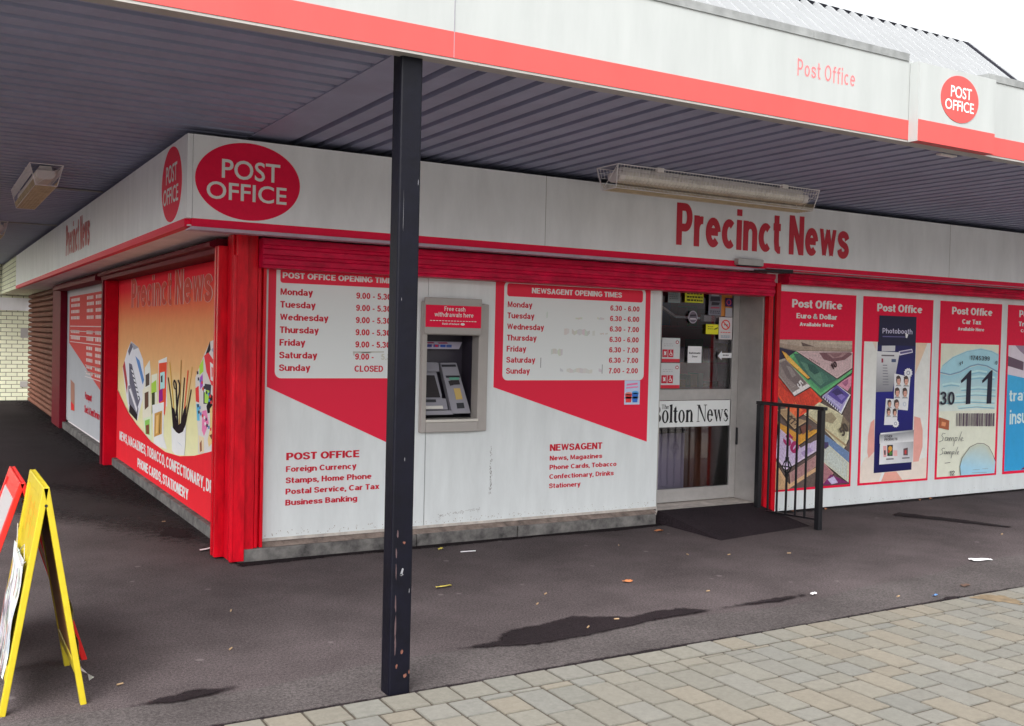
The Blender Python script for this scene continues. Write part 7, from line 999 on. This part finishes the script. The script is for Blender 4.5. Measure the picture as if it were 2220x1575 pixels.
# ------------------------------------------------------------------ caged strip lights under the soffit
def strip_light(label):
    t_ = thing('caged_light', label, 'light fitting', (0,0,0), 'caged strip lights under the canopy')
    L = 1.0; zt = SZ-.012
    b = MB(); b.prism([(-.055,zt-.035),(.055,zt-.035),(.045,zt),(-.045,zt)], 'x', -L+.10, L-.10); b.build('body', 'lamp_body', t_, bevel=.003)
    b = MB(); n = 48; x0, x1 = -L+.11, L-.11
    prof = [(-.070,zt-.036),(-.075,zt-.062),(-.066,zt-.088),(-.040,zt-.104),(0,zt-.108),(.040,zt-.104),(.066,zt-.088),(.075,zt-.062),(.070,zt-.036)]
    vs, fs_2 = [], []; m = len(prof)
    for i in range(n*2+1):
        x = x0+(x1-x0)*i/(n*2); k = 1.0 if i % 2 else .90
        for y, z in prof: vs.append((x, y*k, zt-.036+(z-zt+.036)*k))
    for i in range(n*2):
        for j in range(m-1): fs_2.append((i*m+j, i*m+j+1, (i+1)*m+j+1, (i+1)*m+j))
    b.mesh(vs, fs_2 + [tuple(range(m)), tuple(range(n*2*m, n*2*m+m))[::-1]]); b.build('diffuser', 'diffuser', t_)
    for s_ in (-1, 1):
        b = MB(); b.prism([(y*1.02, zt-.036+(z-zt+.036)*1.02) for y, z in prof], 'x', s_*(L-.112), s_*(L-.06)); b.build('end_cap', 'lamp_body', t_, bevel=.004)
    cg = MB(); cd = MB(); q0, q1 = .128, .082; zb = zt-.160; r_ = .0016
    def wire(mb, p, q, w=r_): mb.bar(p, q, w*2)
    for sy in (-1, 1):
        wire(cg, (-L,sy*q0,zt),(L,sy*q0,zt), .003); wire(cg, (-L,sy*q1,zb),(L,sy*q1,zb), .0025)
        for i in range(1, 3): f_ = i/9*2; wire(cg, (-L,sy*(q0+(q1-q0)*f_),zt+(zb-zt)*f_), (L,sy*(q0+(q1-q0)*f_),zt+(zb-zt)*f_), .0011)
        for sx in (-1, 1): wire(cg, (sx*L,sy*q0,zt),(sx*(L-.02),sy*q1,zb), .003)
        for i in range(71): x = -L+2*L*i/70; wire(cg, (x,sy*q0,zt),(x,sy*(q0+(q1-q0)*.44),zt+(zb-zt)*.44), .0013)
    for sx in (-1, 1): wire(cg, (sx*L,-q0,zt),(sx*L,q0,zt), .003); wire(cg, (sx*(L-.02),-q1,zb),(sx*(L-.02),q1,zb), .003); wire(cg, (sx*L,-q0,zt),(sx*(L-.02),q1,zb), .002)
    cgo = cg.build('cage', 'wire', t_)
    for i in range(161):
        x = -L+.02+(2*L-.04)*i/160; wire(cd, (x,-q1,zb),(x,q1,zb), .0016)
        for sy in (-1, 1): wire(cd, (x,sy*q1,zb),(x,sy*(q1+(q0-q1)*.30),zb+(zt-zb)*.30), .0014)
    for j in range(7): y = -q1+2*q1*j/6; wire(cd, (-L+.02,y,zb-.002),(L-.02,y,zb-.002), .0014)
    cd.build('cage_floor', 'cage_dirty', cgo)
    for x in (-.62, .62):
        for y in (-.132, .10): b = MB(); b.box(x-.03,x+.03,y,y+.032,zt-.02,zt+.010); b.build('bracket', 'lamp_body', t_)
    return t_
def dup(root, label):
    c_ = root.copy(); COL.objects.link(c_); c_['label'] = label
    for ch in list(root.children):
        d_ = ch.copy(); COL.objects.link(d_); d_.parent = c_
        for gch in ch.children: e_ = gch.copy(); COL.objects.link(e_); e_.parent = d_
    return c_
l1 = strip_light('long caged strip light under the canopy right of the post, above the Precinct News lettering')
l1.location = (3.43, -.925, 0)
l2 = dup(l1, 'yellowed caged strip light seen end on over the passage, the nearer of the two there'); l2.location = (-.968, 2.58, 0); l2.rotation_euler = (0,0,R(90)); l2.scale = (.92,.92,1)
l3 = dup(l1, 'caged strip light at the left edge of the view, deeper in the passage'); l3.location = (-1.02, 7.55, 0); l3.rotation_euler = (0,0,R(90)); l3.scale = (.92,.92,1)
for y, lab in ((3.08,'thin pale conduit across the soffit from the nearer passage light to the fascia'),(6.75,'thin pale conduit across the soffit deeper in the passage')):
    b = MB(); b.tube([(-.97,y,SZ-.008),(-.36,y,SZ-.008)], .009); tag(b.build('conduit', 'trim'), lab, 'conduit')
sf = MB(); sf.box(3.82,3.98,-2.625,-2.585,SZ-.018,SZ-.007); tag(sf.build('soffit_bracket', 'lamp_body', bevel=.003), 'small pale bracket on the soffit behind the box sign', 'bracket')

# ================================================================== passage end
bw = thing('brick_wall', 'white painted brick wall closing the far end of the passage', 'wall', (-2, 16.4, 0))
b = MB(); b.box(-9,.16,16.3,16.6,0,3.2); b.build('brickwork', 'brick', bw)
b = MB(); b.box(-9,.16,16.27,16.299,1.86,2.12); b.build('band', 'fascia_white', bw)
for z0, z1 in ((1.30,1.50),(.28,.40)): b = MB(); b.box(-.02,.12,16.285,16.299,z0,z1); b.build('vent', 'trim', bw)
br = MB(); br.box(-.385,.158,12.62,16.29,2.19,2.76); tag(br.build('brick_bulkhead', 'brick'), 'white painted brick bulkhead above the brown shutter at the passage end', 'wall')

# ================================================================== handrail and ramp
rp = MB(); rp.mesh([(3.62,-.06,0),(3.62,-.91,.001),(4.77,-.75,.001),(4.77,-.06,0),(3.66,-.06,.098),(4.77,-.06,.098),(3.66,-.155,.092)], [(4,6,1,2,5),(0,1,6,4),(3,5,2),(0,4,5,3),(0,3,2,1)])
tag(rp.build('ramp', 'ramp'), 'dark tarmac ramp rising to the shop doorway', 'ramp')
hr = thing('handrail', 'black painted steel handrail with upright bars beside the doorway ramp', 'railing', (4.70, -.55, 0))
HX = 4.70
b = MB(); b.box(HX-.025,HX+.025,-.945,-.16,1.003,1.032); b.build('top_rail', 'black', hr, bevel=.004)
for y0, y1, z0 in ((-.925,-.875,0),(-.215,-.165,.03)):
    b = MB(); b.box(HX-.023,HX+.023,y0,y1,z0,1.002); b.build('post', 'black', hr, bevel=.004)
b = MB(); b.bar((HX,-.216,.055),(HX,-.874,.085),.016); b.build('bottom_rail', 'black', hr)
for i in range(5):
    y = -.315-i*.108
    if i == 2: continue
    b = MB(); b.box(HX-.007,HX+.007,y-.007,y+.007,.07,1.002); b.build('bar', 'black', hr)
y = -.315-2*.108
b = MB(); b.box(HX-.007,HX+.007,y-.007,y+.007,.07,.42); b.box(HX-.007,HX+.007,y-.007,y+.007,.55,1.002)
for k in range(4):
    a = k*math.pi/2+.4; dx, dy = math.cos(a)*.042, math.sin(a)*.042
    b.tube([(HX,y,.42),(HX+dx*.55,y+dy*.55,.445),(HX+dx,y+dy,.485),(HX+dx*.55,y+dy*.55,.525),(HX,y,.55)], .0065, 6)
b.tube([(HX,y-.045,.485),(HX,y+.045,.485)], .006, 6); b.box(HX-.011,HX+.011,y-.011,y+.011,.40,.425); b.box(HX-.011,HX+.011,y-.011,y+.011,.545,.57)
b.build('bar', 'black', hr)

# ================================================================== pavement boards
def a_board(label, mt, y0, y1, xc, z, half, bill):
    t_ = thing('pavement_board', label, 'sign board', (xc, (y0+y1)/2, 0))
    for s_ in (-1, 1):
        def Lp(k, y, o=0):               # k 0 at the ridge, 1 at the foot; o offset outwards
            n_ = math.hypot(half, z); return (xc+s_*(.012+half*k) + s_*o*z/n_, y, z*(1-k) + o*half/n_)
        b = MB(); w = .036; th = .024
        def sl(k0, k1, ya, yb, o0, o1, c=None, mb=None):
            q = [Lp(k0,ya,o0),Lp(k1,ya,o0),Lp(k1,yb,o0),Lp(k0,yb,o0),Lp(k0,ya,o1),Lp(k1,ya,o1),Lp(k1,yb,o1),Lp(k0,yb,o1)]
            (mb or b).mesh(q, [(0,3,2,1),(4,5,6,7),(0,1,5,4),(1,2,6,5),(2,3,7,6),(3,0,4,7)], c)
        sl(0,1,y0,y0+w,-th,0); sl(0,1,y1-w,y1,-th,0); sl(0,.05,y0+w,y1-w,-th,0); sl(.80,.86,y0+w,y1-w,-th,0)
        fr_ = b.build('frame', mt, t_, bevel=.003)
        b = MB(); sl(.05,.80,y0+w,y1-w,-.014,-.009); b.build('panel', mt, fr_)
        b = MB(); sl(.05,.80,y0+w,y1-w,-.019,-.0145); b.build('backing', 'yellow_in', fr_)
        b = MB()
        if bill:
            def Pn(a, k, o): return Lp(k, y1-w-(y1-y0-2*w)*a if s_ < 0 else y0+w+(y1-y0-2*w)*a, o)
            if s_ < 0:
                r_ = random.Random(3); K_ = 10; rows = [.34+.52*i/K_ for i in range(K_+1)]
                for i in range(K_):
                    for j in range(6):
                        a0_, a1_ = .03+.90*j/6, .03+.90*(j+1)/6
                        wv = lambda a, k: .001+.007*abs(math.sin(9*a+5*k))+.004*math.sin(23*k)
                        b.face([Pn(a0_,rows[i],wv(a0_,rows[i])),Pn(a1_,rows[i],wv(a1_,rows[i])),Pn(a1_,rows[i+1],wv(a1_,rows[i+1])),Pn(a0_,rows[i+1],wv(a0_,rows[i+1]))], tuple(v*r_.uniform(.9,1.08) for v in (.62,.66,.68)))
                for i in range(46):
                    a0_, k0_ = r_.uniform(.08,.85), r_.uniform(.38,.82); L_2 = r_.uniform(.03,.16); c_ = r_.choice(((.10,.10,.14),(.20,.20,.25),(.45,.14,.10),(.20,.32,.18),(.10,.10,.12),(.5,.40,.36)))
                    b.face([Pn(a0_,k0_,.014),Pn(a0_+.02,k0_,.014),Pn(a0_+.05+.03*r_.random(),k0_+L_2,.014),Pn(a0_+.03,k0_+L_2,.014)], c_)
                b.build('news_sheet', 'print', fr_)
                b = MB()
                for (a0_,k0_,a1_,k1_) in ((.22,.10,.30,.26),(.34,.12,.52,.15),(.55,.10,.62,.27),(.34,.18,.50,.22),(.68,.12,.86,.15),(.70,.20,.88,.24),(.86,.08,.92,.20)): b.face([Pn(a0_,k0_,-.0082),Pn(a1_,k0_,-.0082),Pn(a1_,k1_,-.0082),Pn(a0_,k1_,-.0082)], (.62,.36,.02))
                b.build('faded_marks', 'print', fr_)
                b = MB(); b.tube([Pn(.05,.27,.004),Pn(.12,.25,.016),Pn(.5,.335,.02),Pn(.92,.36,.016),Pn(.95,.34,.004)], .0022, 6); b.tube([Pn(.60,.34,.02),Pn(.8,.28,.012),Pn(.93,.33,.01),Pn(.93,.375,.012)], .0018, 6); b.build('wire_clip', 'alu', fr_)
            else:
                for i in range(8):
                    k0_, k1_ = .50+.36*i/8, .50+.36*(i+1)/8; o0, o1 = .002+.012*math.sin(i*.9)**2, .002+.012*math.sin((i+1)*.9)**2
                    b.face([Pn(.03,k0_,o0),Pn(.95,k0_,.002),Pn(.95,k1_,.002),Pn(.03,k1_,o1)], (.62,.62,.62))
                b.face([Pn(.02,.86,.004),Pn(.2,.86,.004),Pn(.12,.90,.03),Pn(.03,.905,.05)], (.66,.66,.64)); b.face([Pn(.02,.905,.048),Pn(.12,.90,.03),Pn(.10,.93,.03)], (.66,.66,.64))
                b.build('news_sheet', 'print', fr_)
        else:
            sl(.10,.40,y0+w,y1-w,-.0088,-.006,(.42,.40,.41)); sl(.46,.80,y0+w+.03,y1-w-.03,-.0088,-.004,(.46,.45,.46)); b.build('notice_sheet', 'print', fr_)
            b = MB(); b.tube([Lp(.42,y0+w,-.004),Lp(.44,y0+w+.1,.018),Lp(.62,y0+w+.06,.02),Lp(.62,y0+w,.004)], .003, 6); b.build('wire_clip', 'bright', fr_)
    b = MB()
    b.box(xc-.008,xc+.008,y0+.002,y1-.002,z-.030,z-.012); b.build('hinge', 'dark', t_)
    b = MB(); b.mesh([(xc+.006*math.cos(k*.6283),y0-.0015,z-.075+.006*math.sin(k*.6283)) for k in range(10)], [tuple(range(10))]); b.build('bolt', 'black_plastic', t_)
    return t_
a_board('yellow pavement board with a news sheet held by wire, nearest the camera on the left', 'yellow', -2.415, -1.835, -1.346, .905, .150, True)
a_board('red pavement board standing behind the yellow one, cut by the left edge of the view', 'board_red', -1.815, -1.21, -1.385, .845, .270, False)

# ================================================================== litter on the ground
def litter(name, label, cat, x, y, l, w, m, rot=0., z=.004, kind='flat', group=None):
    b = MB(); r_ = random.Random(int(x*1000)+int(y*777)); c_, s_ = math.cos(rot), math.sin(rot)
    def T(u, v, h): return (x+u*c_-v*s_, y+u*s_+v*c_, z+h)
    if kind == 'stick':
        n = 6; ring0 = [T(-l/2, w*.5*math.cos(k*1.047), w*.5+w*.5*math.sin(k*1.047)) for k in range(n)]; ring1 = [T(l/2, w*.5*math.cos(k*1.047), w*.5+w*.5*math.sin(k*1.047)) for k in range(n)]
        b.mesh(ring0+ring1, [tuple(range(n))[::-1], tuple(range(n,2*n))]+[(k,(k+1)%n,n+(k+1)%n,n+k) for k in range(n)])
    elif kind == 'leaf':
        for sgn in (-1, 1):
            pr = [(0,0)]+[(i/6, sgn*math.sin(math.pi*i/6)**.8) for i in range(1,6)]+[(1,0)]
            b.mesh([T((u-.5)*l, v*w/2, .003+abs(v)*.012+.01*(u-.5)**2) for u, v in pr], [tuple(range(len(pr)))])
        b.bar(T(-.5*l,0,.004), T(-.68*l,0,.007), .0015)
    else:
        n = 4; g_ = [[T((i/n-.5)*l+r_.uniform(-.06,.06)*l, (j/n-.5)*w+r_.uniform(-.05,.05)*w, .002+r_.random()*.012) for j in range(n+1)] for i in range(n+1)]
        for i in range(n):
            for j in range(n): b.face([g_[i][j],g_[i+1][j],g_[i+1][j+1],g_[i][j+1]])
    return tag(b.build(name, m), label, cat, group)
litter('paper_scrap', 'crumpled white paper on the tarmac near the right edge of the view', 'litter', 4.888, -2.27, .16, .07, 'paper', -.2, .006)
litter('paper_scrap', 'white scrap lying against the side wall near the red corner post', 'litter', -.03, .33, .15, .05, 'paper', .3)
litter('paper_scrap', 'grey scrap at the right end of the thin moist streak', 'litter', 2.97, -2.46, .045, .02, 'paper', .1, .010)
litter('paper_scrap', 'tiny blue wrapper at the edge of the paving', 'litter', 3.66, -2.81, .035, .02, 'blue_bit', .1, .006)
litter('leaf', 'long yellow green leaf on the tarmac right of the post', 'leaf', 1.0, -1.32, .105, .028, 'leaf_y', .15)
litter('leaf', 'orange leaf lying mid tarmac in front of the newsagent panel', 'leaf', 2.125, -1.69, .06, .035, 'leaf_o', -.2)
litter('leaf', 'pale green leaf by the end of the plinth at the ramp', 'leaf', 3.674, -.20, .07, .05, 'leaf_g', .6, .02)
litter('leaf', 'orange brown leaf on the ground beside the ramp corner', 'leaf', 3.40, -.42, .07, .04, 'leaf_o', .1)
litter('leaf', 'small yellow leaf close to the plinth below the cash machine', 'leaf', 1.466, -.33, .05, .02, 'leaf_y', .3)
litter('lolly_stick', 'white stick lying near the plinth below the cash machine', 'litter', 1.612, -.481, .115, .008, 'paper', -.12, .004, 'stick')
litter('leaf', 'dead brown leaf beside the paving edge at the far right', 'leaf', 4.08, -2.72, .08, .04, 'brown_bit', .2, .006)
for x, y, r in ((5.55,-.22,.4),(6.9,-.20,.9),(7.1,-.19,.2),(5.15,-.19,1.6)): litter('leaf', 'withered leaf blown against the foot of the poster panel', 'leaf', x, y, .06, .035, 'leaf_o', r, .004, 'leaf', 'withered leaves along the poster panel')
GC = 'cigarette ends on the tarmac'
for x, y, r, zz in ((2.436,-2.103,.1,.004),(-.477,-1.967,.9,.004),(-.097,1.508,.2,.004),(-1.029,-2.247,.3,.004),(1.301,-2.439,.7,.010),(1.532,-2.38,-.3,.010),(1.481,-1.729,.6,.004),(1.314,-1.904,.7,.004),(3.43,-2.72,.2,.006),(3.3,-1.35,.2,.004),(3.02,-1.22,1.3,.004),(3.75,-1.5,-.4,.004),(-.3,-1.3,1.2,.004),(2.75,-.75,1.0,.004),(6.0,-1.7,.2,.004)):
    litter('cigarette_end', 'small cigarette end dropped on the ground', 'litter', x, y, .028, .008, 'cig', r, zz, 'stick', GC)
rs = MB(); rs.face([(x, y, .0135) for x, y in rough_loop([(3.80,-2.95),(3.95,-2.93),(4.05,-3.02),(4.02,-3.15),(3.93,-3.20),(3.88,-3.05)], 5, .02, 9)])
M['rust_stain'] = mat('rust_stain', (.17,.125,.075), .9, var=.4, vscale=20); struct(rs.build('rust_stain', 'rust_stain'))
